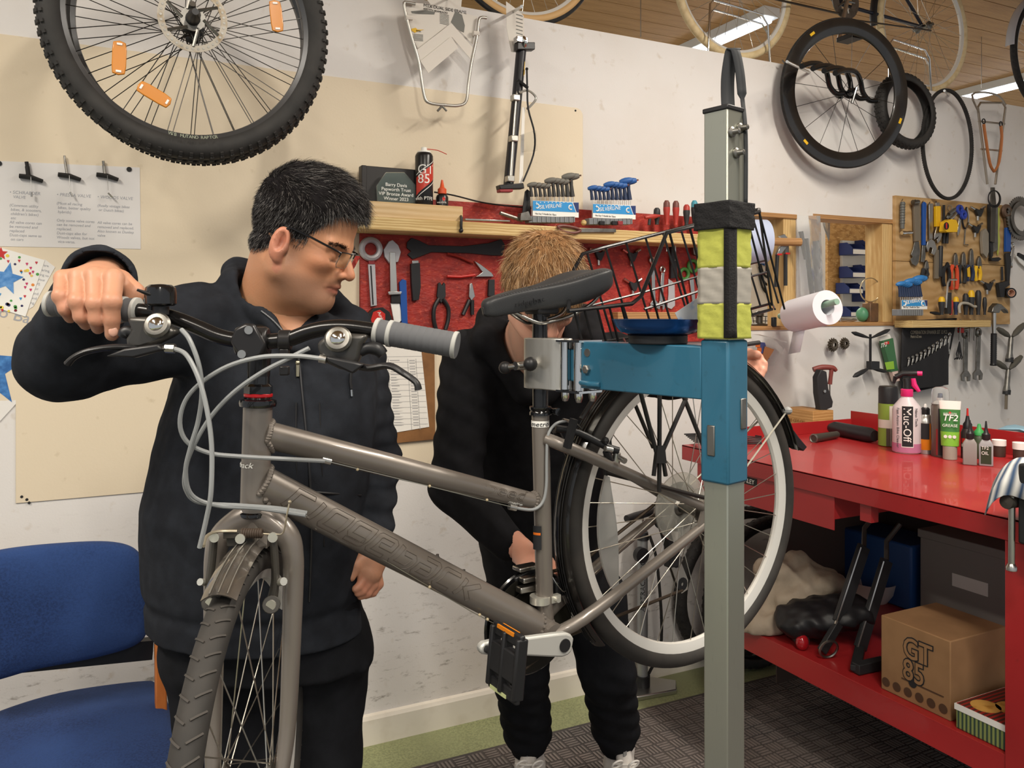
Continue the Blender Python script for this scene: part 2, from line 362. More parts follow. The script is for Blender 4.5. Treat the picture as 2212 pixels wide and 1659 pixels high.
frame = mk('frame',g,'frame_paint',bike)
g = G()  # weld beads round the tube joints
def bead(c,axis,r,a0,a1,xa,n,e=1.0,depth=None):
    x,y,z = basis(axis); x = V3(xa); x = x-z*np.dot(x,z); x /= np.linalg.norm(x); y = np.cross(z,x)
    for i in range(n):
        a = a0+(a1-a0)*i/(n-1); p = c+r*(math.cos(a)*x*e+math.sin(a)*y)
        g.ball(p,.0042,6)
hx = HT-HB; hx /= np.linalg.norm(hx)
for (t0,t1,rr) in ((TT0,TT1,.0222),(DT0,DT1,.0282)):
    d = t1-t0; d /= np.linalg.norm(d)
    for i in range(34):
        a = 2*math.pi*i/34; x,y,_ = basis(d); off = rr*1.02*(math.cos(a)*x+math.sin(a)*y); p = t0+off
        # slide along the tube until it meets the head tube surface
        for k in range(40):
            q = p+d*k*.0015; rel = q-HT; rad = np.linalg.norm(rel-hx*np.dot(rel,hx))
            if rad > .0232: break
        g.ball(q,.0052,8)
for (ang_p) in np.linspace(0,2*np.pi,20):
    x,y,z = basis(TT1-TT0); g.ball(TT1-z*.018+.0172*(math.cos(ang_p)*x+math.sin(ang_p)*y),.0034,6)
    x,y,z = basis(DT1-DT0); g.ball(DT1-z*.03+.0285*(math.cos(ang_p)*x+math.sin(ang_p)*y),.0036,6)
mk('weld_bead',g,'weld',frame,kind='stuff')
def offset_loop(P,w):   # outline round an open stroke, square ends, mitred corners
    P = [np.array(p,float) for p in P]; n = len(P); T = [(P[i+1]-P[i])/np.linalg.norm(P[i+1]-P[i]) for i in range(n-1)]; side = []
    for i in range(n):
        a = T[max(i-1,0)]; b = T[min(i,n-2)]; m = np.array((-a[1]-b[1],a[0]+b[0])); m /= np.linalg.norm(m); side.append(m/max(.4,np.dot(m,(-a[1],a[0]))))
    return [p+s*w for p,s in zip(P,side)]+[p-s*w for p,s in zip(P[::-1],side[::-1])]
GLYPH = {'r': [[(0,0),(0,1),(.9,1)]],'i': [[(0,0),(0,1)]],'d': [[(1,0),(.1,0),(0,.1),(0,.9),(.1,1),(1,1),(1,.1)]],'g': [[(1,.3),(.1,.3),(0,.4),(0,.9),(.1,1),(1,1),(1,.1),(.9,0),(.1,0)]],'e': [[(1,0),(.1,0),(0,.1),(0,.9),(.1,1),(.9,1),(1,.9),(1,.5),(.3,.5)]],
         'b': [[(0,1),(0,.1),(.1,0),(.9,0),(1,.1),(1,.6),(.9,.7),(.3,.7)]],'a': [[(.1,1),(.9,1),(1,.9),(1,.1),(.9,0),(.1,0),(0,.1),(0,.5),(.7,.5)]],'c': [[(1,1),(.1,1),(0,.9),(0,.1),(.1,0),(1,0)]],'k': [[(0,0),(0,1)],[(.95,1),(.25,.5),(1,0)]]}
g = G(); fc = LFT+TU*.18+SG0*.25; dx_ = DT1-DT0; LD = np.linalg.norm(dx_); dx_ = dx_/LD; fc = fc-dx_*np.dot(fc,dx_); fc /= np.linalg.norm(fc); vv = np.cross(fc,dx_); u0 = .050
for ch in 'ridgeback':
    wd = .006 if ch == 'i' else .0345
    for st_ in GLYPH[ch]:
        lp = offset_loop([(u0+p[0]*wd+.016*(p[1]-.5),-.017+.034*p[1]) for p in st_],.0042); dens = []
        for a,b in zip(lp,lp[1:]+lp[:1]): dens += [a+(b-a)*k/4 for k in range(4)]
        g.tube([DT0+dx_*p[0]+.0284*(math.cos(p[1]/.0282)*fc+math.sin(p[1]/.0282)*vv) for p in dens],.00055,4,closed=True)
    u0 += wd+.0150
mk('outline_lettering',g,'decal_line',frame,kind='stuff')
g = G(); text_on_tube(g,'speed',TT0,TT1,.017,.030,.405,-.004,.0004,.3,1.6,face=LFT); mk('outline_lettering',g,'decal_line',frame)
g = G(); text_on_tube(g,'metro',TT0,TT1,.0163,.011,.485,-.016,0,.2,1.2,face=LFT,fill=True); mk('white_lettering',g,'white',frame)
g = G(); g.tube([bpx(1167,908),bpx(1167,921)],.0176,24); mk('white_decal',g,'white',frame)
def text_round(g,body,base,r,size,off_h,face,ang0,shear=0,sx=1.0):  # lettering running round an upright tube
    cu = bpy.data.curves.new('t','FONT'); cu.body = body; cu.size = size; cu.shear = shear; cu.extrude = .0003; cu.resolution_u = 3
    ob = bpy.data.objects.new('t',cu); COL.objects.link(ob); dg = bpy.context.evaluated_depsgraph_get(); me = ob.evaluated_get(dg).to_mesh()
    v = np.array([q.co for q in me.vertices]); f = [tuple(p.vertices) for p in me.polygons]
    ob.evaluated_get(dg).to_mesh_clear(); bpy.data.objects.remove(ob); bpy.data.curves.remove(cu)
    fc = V3(face); fc[2] = 0; fc /= np.linalg.norm(fc); sd = np.cross(UP,fc); rr = r+.0004+v[:,2]; an = ang0+v[:,0]*sx/r
    g.add(V3(base)+np.outer(off_h+v[:,1],UP)+(rr*np.cos(an))[:,None]*fc+(rr*np.sin(an))[:,None]*sd,f)
VIEW = -V3(cam2room(.0,1,0))
g = G(); text_round(g,'metro',bpx(1167,919),.0176,.0125,0,VIEW,-1.3,.2,1.3); mk('lettering',g,'ink_dark',frame)
g = G(); text_round(g,'ridgeback',bpx(552,1006),.0228,.0125,0,VIEW,-2.55,.3,1.25); mk('lettering',g,'white',frame)
g = G(); a = bpx(1167,1132); b_ = bpx(1167,1183);
g = G(); fc = VIEW; sd = np.cross(UP,fc); hh = float(a[2]-b_[2]); pts = []
for h_ in (0,hh):
    for i in range(9): an = -.95+1.05*i/8; pts.append(b_+UP*h_+.0175*(math.cos(an)*fc+math.sin(an)*sd))
g.add(pts,[(i,i+1,10+i,9+i) for i in range(8)]); st = mk('sticker',g,'ink_dark',frame)
g = G(); pts = []
for h_ in (hh*.62,hh*.72):
    for i in range(9): an = -.9+.9*i/8; pts.append(b_+UP*h_+.0177*(math.cos(an)*fc+math.sin(an)*sd))
g.add(pts,[(i,i+1,10+i,9+i) for i in range(8)]); mk('sticker_stripe',g,'orange',st)
g = G()   # bottle bosses, cable stops, derailleur clamp ring, seat clamp
for x,y in ((945,1208),(1002,1241)): p = bpx(x,y); g.cyl(p-UP*.012,p+UP*.004,.0045,n=8); g.cyl(p+UP*.003,p+UP*.009,.003,n=8)
mk('bottle_bolt',g,'dull_steel',frame,split=2)
g = G()
for x,y,w_ in ((704,995,.016),(1107,1096,.014),(667,1113,.02)): p = bpx(x,y,w_); d = TT1-TT0; d /= np.linalg.norm(d); g.cyl(p-d*.008,p+d*.008,.0058,n=12)
mk('cable_stop',g,'alu',frame,split=1)
g = G(); p = bpx(1167,888); g.lathe([(.019,-.007),(.0215,-.007),(.0215,-.002),(.0195,.001),(.0215,.004),(.0215,.009),(.016,.009)],p,(0,0,1),24); q = p+V3(ray(1200,888))*0+LFT*.012-FWD*.022; g.cyl(q-LFT*.012,q+LFT*.012,.006,n=10); g.cyl(q+LFT*.01,q+LFT*.018,.0075,n=10)
mk('seat_clamp',g,'black_gloss',bike)
g = G(); g.tube([bpx(1166,676),bpx(1167,900)],.0152,20); mk('seatpost',g,M('post_black','#141416',.25,coat=.3),bike)
# saddle: lofted along the bicycle
def saddle():
    g = G(); n0,n1 = bpx(1050,652),bpx(1286,601); ax = n1-n0; L = np.linalg.norm(ax); ax /= L; up = np.cross(LFT,ax); up = up if up[2] > 0 else -up
    S = [(-.034,.002,.003,-.020),(-.030,.008,.012,-.014),(-.018,.0135,.022,-.009),(.01,.017,.032,-.005),(.06,.0195,.036,-.003),(.18,.022,.040,0),(.35,.029,.044,.001),(.5,.043,.05,.0),(.65,.063,.056,.004),(.8,.076,.058,.010),(.92,.076,.050,.012),(1.0,.062,.036,.010),(1.035,.03,.02,.006)]
    n = 28; V = []; f = []
    for (t,w,h,dz) in S:
        c = n0+ax*L*t
        for j in range(n):
            a = 2*math.pi*j/n; cy,sy = math.cos(a),math.sin(a)
            y = w*math.copysign(abs(cy)**.75,cy)
            if sy >= 0: zz = dz+.011*abs(sy)**.7-(.010*max(0,1-(y/max(w*.38,.002))**2) if t > .3 else 0)*sy
            else: zz = dz-h*abs(sy)**.55*(.35+.65*abs(cy)**.35)
            V.append(c+LFT*y+up*zz)
    m = len(S)
    for i in range(m-1):
        for j in range(n): k = (j+1) % n; f.append((i*n+j,i*n+k,(i+1)*n+k,(i+1)*n+j))
    f.append(tuple(range(n))); f.append(tuple((m-1)*n+j for j in range(n-1,-1,-1)))
    g.add(V,f); return g,n0,ax,L,up
g,n0,ax,L,up = saddle(); sad = mk('saddle',g,'saddle',bike,angle=180); sb = sad.modifiers.new('s','SUBSURF'); sb.levels = 1; sb.render_levels = 2
g = G()
for t0 in range(40):
    t = .08+.9*t0/40; w = np.interp(t,[.06,.18,.35,.5,.65,.8,.92,1],[.0195,.022,.029,.043,.063,.076,.076,.062]); dz = np.interp(t,[0,.35,.8,1],[0,.001,.010,.010])
    g.ball(n0+ax*L*t+LFT*(w*.93)+up*(dz+.0065),(.0012),5)
mk('stitching',g,M('thread','#4a4b4e',.7),sad,kind='stuff')
g = G(); text_ = G(); pa = n0+ax*L*.2+LFT*.024+up*-.018
g.text('ridgeback',n0+ax*L*.17+LFT*.0258-up*.019,ax*1+LFT*.12,up,.014,.0007,sx=1.4,off=-.0002); mk('embossing',g,'black',sad)
g = G()
for s in (1,-1):
    g.tube([n0+ax*L*.2+LFT*s*.008-up*.03,n0+ax*L*.33+LFT*s*.018-up*.055,n0+ax*L*.42+LFT*s*.022-up*.062,n0+ax*L*.66+LFT*s*.022-up*.06,n0+ax*L*.8+LFT*s*.04-up*.045,n0+ax*L*.86+LFT*s*.05-up*.03],.0036,10,sm=5)
mk('rail',g,'steel',sad,split=1)
g = G(); c = bpx(1170,672); g.box(c+UP*.004,(.05,.05,.02),np.stack([FWD,LFT,UP],1)); g.box(c+UP*.03,(.05,.05,.035),np.stack([FWD,LFT,UP],1)); g.cyl(c-UP*.012,c+UP*.0,.017,n=16); mk('saddle_clamp',g,'black',bike,bev=.004)
# wheels --------------------------------------------------------------------------------
def wheel(parent,c,ax,R,tw,nsp,rim_d,names=True,phase=0.,spoke_r=.0011,knob=None,hubw=.035,tyre_mat='tyre',rim_mat='rim_silver',spoke_mat='spoke',hub_mat='dull_steel',hub_r=.018):
    x,y,z = basis(ax); c = V3(c)
    g = G(); prof = [(R-tw+tw*math.cos(a),tw*math.sin(a)) for a in np.radians(np.linspace(-150,150,20))]
    g.lathe(prof,c,ax,96,cap=False); ty = mk('tyre',g,tyre_mat,parent,angle=60)
    rr = R-tw*1.75; g = G(); hw = tw*.62
    g.lathe([(rr-rim_d*.0,-hw),(rr+tw*.35,-hw*1.02),(rr+tw*.35,-hw*.7),(rr+tw*.1,0),(rr+tw*.35,hw*.7),(rr+tw*.35,hw*1.02),(rr,hw),(rr-rim_d,hw*.55),(rr-rim_d*1.12,0),(rr-rim_d,-hw*.55),(rr,-hw)],c,ax,96,cap=False); mk('rim',g,rim_mat,parent,angle=30)
    g = G()
    for i in range(nsp):
        s = 1 if i % 2 else -1; a = phase+2*math.pi*i/nsp; da = (.62 if (i//2) % 2 else -.62) if nsp >= 24 else (.35 if (i//2) % 2 else -.35)
        p = c+z*s*hubw+hub_r*1.05*(math.cos(a+da*2)*x+math.sin(a+da*2)*y); q = c+z*s*.002+(rr-rim_d)*(math.cos(a)*x+math.sin(a)*y); g.tube([p,q],spoke_r,5)
    mk('spokes',g,spoke_mat,parent,kind='stuff')
    g = G(); g.lathe([(hub_r*.45,-hubw-.022),(hub_r*.5,-hubw-.006),(hub_r*1.15,-hubw-.003),(hub_r*1.15,-hubw+.003),(hub_r*.7,-hubw+.01),(hub_r*.62,0),(hub_r*.7,hubw-.01),(hub_r*1.15,hubw-.003),(hub_r*1.15,hubw+.003),(hub_r*.5,hubw+.006),(hub_r*.45,hubw+.022)],c,ax,20); mk('hub',g,hub_mat,parent)
    return ty
rw = bike
wheel(bike,HUB,LFT,.344,.0185,36,.020,tyre_mat='tyre')
# rear mudguard with stays
def guard_arc(g,c,x,y,z,R,w,a0,a1,n=40,drop=.35):
    V = []; f = []; m = 9
    for i in range(n+1):
        a = a0+(a1-a0)*i/n
        for j in range(m): b = -1+2*j/(m-1); V.append(c+(R-w*drop*b*b)*(math.cos(a)*x+math.sin(a)*y)+z*w*b)
    k = len(V)
    for i in range(n+1):
        a = a0+(a1-a0)*i/n
        for j in range(m): b = -1+2*j/(m-1); V.append(c+(R-.0018-w*drop*b*b)*(math.cos(a)*x+math.sin(a)*y)+z*w*b*.97)
    for i in range(n):
        for j in range(m-1):
            f.append((i*m+j,i*m+j+1,(i+1)*m+j+1,(i+1)*m+j)); f.append((k+i*m+j,k+(i+1)*m+j,k+(i+1)*m+j+1,k+i*m+j+1))
        for e in (0,m-1): f.append((i*m+e,(i+1)*m+e,k+(i+1)*m+e,k+i*m+e))
    for i in (0,n):
        for j in range(m-1): f.append((i*m+j,i*m+j+1,k+i*m+j+1,k+i*m+j))
    g.add(V,f)
g = G(); guard_arc(g,HUB,FWD,UP,LFT,.365,.026,math.radians(-42),math.radians(163)); mg = mk('rear_mudguard',g,'guard_black',bike,angle=60)
g = G()
for b in (-.012,-.004,.004,.012):
    g.tube([HUB+(.3655-.00)*(math.cos(a)*FWD+math.sin(a)*UP)+LFT*b for a in np.linspace(math.radians(-40),math.radians(160),50)],.0009,5)
mk('ridge',g,'black',mg,kind='stuff')
g = G();
for s in (1,-1):
    e = HUB+.36*(math.cos(math.radians(146))*FWD+math.sin(math.radians(146))*UP)+LFT*.024*s
    g.tube([B(HUB_A,HUB_Z,.064*s),e],.0022,6)
mk('stay',g,M('stay_white','#d5d1c2',.35,.6),mg,split=1)
g = G(); e = HUB+.363*(math.cos(math.radians(146))*FWD+math.sin(math.radians(146))*UP)+LFT*.024; g.ball(e,(.012,.012,.010),10); mk('stay_cap',g,'grey_plastic',mg)
g = G(); a0 = math.radians(160); t_ = -math.sin(a0)*FWD+math.cos(a0)*UP; r_ = math.cos(a0)*FWD+math.sin(a0)*UP; c = HUB+r_*.365
g.prism([c+r_*.0+t_*-.03+LFT*.018,c+r_*.012+t_*-.005+LFT*.018,c+r_*.032+t_*.03+LFT*.018,c+r_*.016+t_*.034+LFT*.018,c-r_*.004+t_*.012+LFT*.018],-LFT*.036); mk('mud_flap',g,'black',mg,bev=.002)
g = G()   # crescent spoke reflector
x_,y_ = FWD,UP
for am,wd in ((math.radians(-6),.5),):
    pts_o = [HUB+.265*(math.cos(a)*x_+math.sin(a)*y_) for a in np.linspace(am-wd,am+wd,16)]; pts_i = [HUB+(.215+.04*((i-7.5)/7.5)**2)*(math.cos(a)*x_+math.sin(a)*y_) for i,a in enumerate(np.linspace(am+wd,am-wd,16))]
    g.prism([p+LFT*.006 for p in pts_o+pts_i],-LFT*.006)
mk('spoke_reflector',g,M('reflector_clear','#c9c9c5',.15,trans=.45,alpha=.85,ior=1.3),bike)
# spoke protector, cassette, derailleur
g = G(); g.lathe([(.022,0),(.077,0),(.078,.002),(.077,.004),(.022,.004)],HUB-LFT*.030,LFT,48,cap=False); mk('spoke_protector',g,M('protector','#d4d2ca',.1,trans=.75,alpha=.9,ior=1.2),bike)
g = G()
for i in range(7): g.lathe([(.02,0),(.056-.0038*i,0),(.056-.0038*i,.0018),(.02,.0018)],HUB-LFT*(.034+.0045*i),LFT,36,cap=False)
mk('cassette',g,'dull_steel',bike)
g = G(); c1 = bpx(1452,1200,-.085); g.box(c1,(.035,.022,.05),np.stack([FWD,LFT,UP],1)); g.cyl(bpx(1430,1125,-.075),bpx(1432,1125,-.095),.02,n=16); g.bar(bpx(1430,1128,-.082),c1,.02,.018); der = mk('rear_derailleur',g,'black_plastic',bike,bev=.003)
J1,J2 = bpx(1462,1212,-.084),bpx(1474,1262,-.084)
g = G()
for s in (0,.009):
    o_ = -LFT*s; d = J2-J1; sd = np.cross(d,LFT); sd /= np.linalg.norm(sd); d = d/np.linalg.norm(d); g.prism([J1+sd*.018-d*.012+o_,J1+sd*.02+d*.004+o_,J2+sd*.014+o_,J2+d*.02+sd*.008+o_,J2+d*.02-sd*.012+o_,J2-sd*.02+o_,J1-sd*.012+d*.01+o_,J1-sd*.008-d*.01+o_],-LFT*.0018)
mk('cage',g,'alu',der,split=1)
g = G()
for J in (J1,J2): g.lathe([(.004,-.004),(.016,-.004),(.016,.001),(.004,.001)],J,LFT,14,cap=False)
mk('jockey_wheel',g,'black',der,split=1)
# chainset
g = G(); c = B(0,.8788,-.052); g.lathe([(.062,-.001),(.104,-.003),(.107,0),(.104,.003),(.062,.001)],c-LFT*.004,LFT,64,cap=False); mk('chain_guard',g,'black_gloss',bike)
g = G(); g.lathe([(.05,-.001),(.098,-.001),(.098,.001),(.05,.001)],c+LFT*.004,LFT,64,cap=False); g.lathe([(.03,-.001),(.075,-.001),(.075,.001),(.03,.001)],c+LFT*.011,LFT,48,cap=False)
for i in range(5): a = 2*math.pi*i/5; g.bar(c,c+.07*(math.cos(a)*FWD+math.sin(a)*UP),.018,.006,LFT)
mk('chainring',g,M('ring_black','#26241f',.4,.5),bike)
g = G(); g.tube([c+LFT*.004+UP*.098*.95+FWD*.02,B(-.12,.975,-.05),HUB-LFT*.045+UP*.04],.0036,6); g.tube([c+LFT*.004-UP*.094+FWD*.03,B(-.1,.83,-.055),J2+LFT*0-UP*.014],.0036,6); g.tube([J1+FWD*.012,HUB-LFT*.045-FWD*.036-UP*.01],.0036,6); mk('chain',g,'chain',bike)
CE = bpx(1046,1398,.086); CB = B(-.012,.871,.07); CB = bpx(1214,1391,.072)
g = G(); d = CE-CB; L_ = np.linalg.norm(d); d /= L_; sd = np.cross(d,LFT); sd /= np.linalg.norm(sd)
P = []
for t,w_ in ((-.022,.012),(-.014,.019),(0,.0225),(.03,.021),(.09,.0165),(L_-.01,.0125),(L_+.006,.010),(L_+.013,.004)): P.append((t,w_))
pl = [CB+d*t+sd*w_ for t,w_ in P]+[CB+d*t-sd*w_ for t,w_ in reversed(P)]
g.prism([p-LFT*.008 for p in pl],LFT*.016); ck = mk('crank_arm',g,'crank_grey',bike,bev=.0045)
g = G(); g.disc(CB+LFT*.0075,LFT,.0125,.003,20); mk('crank_cap',g,'black_plastic',ck)
g = G(); c2 = B(-.0,.8788,-.06); g.prism([c2-LFT*.006+p for p in [(-d*.02+sd*.018),(-d*-.0+sd*.02),(-d*.16+sd*.012),(-d*.17),(-d*.16-sd*.012),(-sd*.02),(d*.02-sd*.014)]],-LFT*.012); mk('crank_arm',g,'crank_grey',bike,bev=.004)
# near pedal, hanging from the crank end
PX = CE+LFT*.012; pdn = -UP*.97+FWD*.1; pdn /= np.linalg.norm(pdn); pf = np.cross(LFT,pdn)
g = G(); g.cyl(PX-LFT*.006,PX+LFT*.10,.0065,n=12)
for s in (1,-1): g.bar(PX+LFT*.016+pdn*.045*s,PX+LFT*.104+pdn*.045*s,.022,.010,pf)
for w_ in (.02,.058,.100): g.bar(PX+LFT*w_-pdn*.05,PX+LFT*w_+pdn*.05,.009,.022,pf)
g.box(PX+LFT*.06,(.05,.08,.018),np.stack([pdn,LFT,pf],1)); pdl = mk('pedal',g,'black_plastic',bike,bev=.003)
g = G(); g.box(PX+LFT*.058-pdn*.052,(.006,.05,.014),np.stack([pdn,LFT,pf],1)); mk('reflector',g,'reflect_orange',pdl)
g = G(); g.box(PX+LFT*.05+pdn*.052,(.006,.05,.012),np.stack([pdn,LFT,pf],1)); mk('reflector',g,M('reflect_pale','#b9c08a',.3),pdl)
# front derailleur and clamp
g = G(); p = bpx(1167,1294); g.lathe([(.0178,-.007),(.0208,-.007),(.0208,.007),(.0178,.007)],p,(0,0,1),24); q = p-FWD*.026+LFT*.012; g.box(q,(.022,.012,.014),np.stack([FWD,LFT,UP],1)); g.cyl(q,q+LFT*.014,.005,n=10); fd = mk('front_derailleur',g,M('bright_alu','#d2d0c6',.3,.7),bike)
g = G(); c = bpx(1160,1266,-.03); g.box(c+FWD*.02,(.05,.02,.012),np.stack([FWD,LFT,UP],1)); g.box(c+FWD*.015+UP*.018,(.045,.018,.010),np.stack([FWD,LFT,UP],1)); g.box(bpx(1137,1225,-.05),(.05,.028,.008),np.stack([FWD,LFT,UP],1)); mk('linkage',g,'steel',fd,bev=.002,split=1)
g = G(); c = bpx(1150,1240,-.055); g.box(c,(.09,.016,.03),np.stack([TA,LFT,TU],1)); c = bpx(1205,1268,-.03); g.box(c,(.03,.03,.03),np.stack([FWD,LFT,UP],1)); mk('cage',g,'black_plastic',fd,bev=.003,split=1)
g = G(); g.tube([bpx(1190,1240,-.01),bpx(1203,1262,0),bpx(1218,1278,.0),bpx(1226,1268,.0),bpx(1224,1248,0)],.0012,6,sm=4); mk('cable_end',g,'steel',fd)
# rear brake
g = G(); g.tube([bpx(1200,925,.0),bpx(1250,935,.02),bpx(1310,965,.045),bpx(1335,975,.055)],[.008,.007,.008,.009],10,sm=4); g.tube([bpx(1318,1000,.055),bpx(1310,975,.058)],.008,10); g.ball(bpx(1308,952,.05),.008,8)
g.tube([bpx(1200,930,-.05),bpx(1230,985,-.06)],.008,8); g.bar(bpx(1240,905,.07),bpx(1225,968,.062),.010,.014,LFT); br = mk('rear_brake',g,'black_plastic',bike)
g = G(); g.cyl(bpx(1307,969,.06),bpx(1322,972,.062),.006,n=10); g.cyl(bpx(1340,990,.07),bpx(1350,996,.085),.006,n=10); g.cyl(bpx(1329,1000,.05),bpx(1333,978,.055),.010,.008,n=10); mk('brake_bolt',g,'alu',br,split=1)
g = G(); g.tube([bpx(1108,1096,.014),bpx(1150,1101,.018),bpx(1172,1085,.022),bpx(1180,1050,.024),bpx(1181,990,.024),bpx(1184,940,.024),bpx(1200,916,.024),bpx(1222,909,.02)],.003,8,sm=5); mk('cable_housing',g,'housing',bike)
g = G(); g.tube([bpx(1222,909,.02),bpx(1240,912,.015),bpx(1256,926,.01)],.0022,8,sm=5); g.cyl(bpx(1216,907,.02),bpx(1236,912,.018),.0036,n=8); mk('brake_noodle',g,'steel',br)
# rear rack legs and basket -----------------------------------------------------------------
M('wire_black','#1b1b1d',.25,.2)
g = G()
for s in (1,-1):
    w_ = .085*s
    J = bpx(1424,985,.085)-LFT*(.085-w_)
    o_ = LFT*(w_-.085)
    def q(x,y): return bpx(x,y,.085)+o_
    g.tube([q(1383,845),q(1418,978),q(1412,1028)],.0046,8); g.tube([q(1425,840),q(1424,1062)],.0046,8); g.tube([q(1482,860),q(1430,978),q(1438,1028)],.0046,8); g.tube([q(1474,850),q(1530,990)],.0046,8)
    g.prism([q(1416,962),q(1432,962),q(1436,1000),q(1413,1000)],LFT*.006); g.tube([q(1424,1050),B(HUB_A+.02,HUB_Z+.04,w_*.85)],.0046,8)
rk = mk('rack_leg',g,M('rack_black','#232120',.4),bike,split=6)
g = G(); y0 = 838
for s in (.06,-.06): g.tube([bpx(1255,905,s*1.1),bpx(1300,845,s*1.1)+UP*.01,bpx(1330,812,s)+UP*.02,bpx(1640,740,s)],.005,8,sm=4)
g.tube([bpx(1330,812,.06)+UP*.02,bpx(1330,812,-.06)+UP*.02],.005,8); mk('rack',g,'rack_black',bike)
def panel(g,top,bot,w,xs,lean,r=.0026):
    tx = [p[0] for p in top]; ty = [p[1] for p in top]; bx = [p[0] for p in bot]; by = [p[1] for p in bot]
    for x in xs:
        y = np.interp(x,tx,ty); k = 0; X,Y = x,y
        while Y < np.interp(X,bx,by) and k < 400: X += lean; Y += 1; k += 1
        if k > 8: g.tube([bpx(x,y,w),bpx(X,Y,w*.82)],r,6)
g = G()
farT = [(1232,596),(1258,549),(1300,536),(1525,479),(1640,452)]; farB = [(1240,745),(1420,722),(1668,655)]
nearT = [(1228,672),(1300,664),(1365,656),(1385,640),(1440,503),(1525,483),(1640,458)]; nearB = [(1235,760),(1450,730),(1668,668)]
WF,WN = -.13,.11
g.tube([bpx(x,y,WF) for x,y in farT],.0042,8); g.tube([bpx(x,y,WN) for x,y in nearT],.0042,8)
rim = mk('basket_rim',g,'wire_black',bike,kind='stuff')
g = G()
panel(g,farT,farB,WF,[1268,1308,1352,1394,1432,1470,1508,1546,1584,1622],.30); panel(g,nearT,nearB,WN,[1240,1262,1290,1316,1342,1400,1446,1490,1530,1570,1612,1640],.26)
for P,w_ in ((farB,WF*.82),(nearB,WN*.82)): g.tube([bpx(x,y,w_) for x,y in P],.0034,8)
g.tube([bpx(1262,664,WF*.9),bpx(1395,630,WF*.9),bpx(1520,594,WF*.9),bpx(1655,562,WF*.9)],.0028,6); g.tube([bpx(1392,668,WN*.9),bpx(1525,624,WN*.9),bpx(1655,588,WN*.9)],.0028,6)
for f_ in np.linspace(0,1,9):   # floor and back wires
    xa = 1240+(1668-1240)*f_; g.tube([bpx(xa,np.interp(xa,[1240,1420,1668],[745,722,655]),WF*.82),bpx(xa+6,np.interp(xa+6,[1235,1450,1668],[760,730,668]),WN*.82)],.0024,6)
for f_ in np.linspace(0,1,6):
    w_ = WF+(WN-WF)*f_; g.tube([bpx(1640,455,w_),bpx(1668,660,w_*.82)],.0026,6)
g.tube([bpx(1640,452,WF),bpx(1640,458,WN)],.0042,8); g.tube([bpx(1232,596,WF),bpx(1228,672,WN)],.0042,8); g.tube([bpx(1655,562,WF*.9),bpx(1655,588,WN*.9)],.0028,6)
mk('basket_wire',g,'wire_black',rim,kind='stuff')
# front end -----------------------------------------------------------------------------------
SX,SD = BBX+BF[0]*.566,BBD+BF[1]*.566
_n = math.hypot(.05,1); SGc = (.05/_n,-1/_n); SLc = (1/_n,.05/_n)
def S(p,z,w=0.0): return V3(cam2room(SX+SGc[0]*p+SLc[0]*w,SD+SGc[1]*p+SLc[1]*w,z))
SG = S(1,0)-S(0,0); SL = S(0,0,1)-S(0,0)
FH = S(.05,.79)
ty = wheel(bike,FH,SL,.344,.021,32,.014)
g = G()   # chevron tread cuts as raised ribs on the front tyre
for i in range(84):
    a = 2*math.pi*i/84
    for s in (1,-1):
        P = []
        for k in range(4):
            b = math.radians(8+17*k)*s; aa = a+.012*k+(.014 if s > 0 else 0); rr = .344-.021+.0217*math.cos(b); P.append(FH+rr*(math.cos(aa)*SG+math.sin(aa)*UP)+SL*.0217*math.sin(b))
        g.tube(P,.0019,4)
mk('tread',g,M('tread','#3b3733',.7),ty,kind='stuff')
g = G()
for s in (1,-1):
    g.tube([S(0,1.183,0),S(.002,1.172,.024*s),S(.006,1.15,.05*s),S(.008,1.12,.0605*s),S(.012,1.05,.0615*s),S(.03,.87,.058*s),S(.05,.79,.052*s)],[.021,.0215,.0195,.0168,.0158,.0132,.0105],20,sm=5)
g.tube([S(0,1.19),S(0,1.155)],[.0205,.019],20); g.box(S(.012,1.145),(.05,.03,.02),np.stack([SL,SG,UP],1)); fk = mk('fork',g,'frame_paint',bike)
g = G(); g.lathe([(.0235,0),(.026,.002),(.026,.007),(.0235,.009)],HB-hx*.008,hx,28); lo = mk('lower_headset',g,'black_gloss',bike)
g = G(); g.lathe([(.0232,0),(.0285,.002),(.0295,.007),(.0285,.012),(.022,.014),(.0205,.018)],HT,hx,32); g.lathe([(.0205,.022),(.0225,.0225),(.0225,.034),(.018,.038)],HT,hx,8); g.tube([HT+hx*.03,HT+hx*.085],[.0175,.0165],20); mk('headset',g,'black_gloss',bike)
g = G(); g.lathe([(.0212,.0165),(.0225,.018),(.0225,.0215),(.0212,.0225)],HT,hx,28); mk('headset_ring',g,M('red_ring','#b3161c',.25),bike)
# stem
CL = V3(px(545,737,1.232)); ST_ = HT+hx*.10
g = G(); g.tube([HT+hx*.05,ST_,ST_+hx*.02+SG*.02],[.0175,.019,.018],20); g.tube([ST_+hx*.002,CL],[.021,.019],20); stem = mk('stem',g,'bar_black',bike)
up_ = UP; g = G(); fp = CL+SG*.018
oc = [(-.026,.0),(-.020,.018),(-.004,.027),(.010,.026),(.020,.008),(.026,-.004),(.020,-.02),(.004,-.028),(-.010,-.026)]
g.prism([fp+SL*a+UP*b for a,b in oc],SG*.008); g.cyl(CL-SL*.024,CL+SL*.024,.0215,n=24); mk('face_plate',g,M('satin_black','#2b2a2b',.3,.4),stem,bev=.004)
g = G()
for a,b in ((.002,.017),(-.008,-.018)): p = fp+SL*a+UP*b+SG*.007; g.lathe([(.0035,.0035),(.0062,.0035),(.0062,0)],p,SG,14)
mk('bolt',g,'steel',stem,split=1)
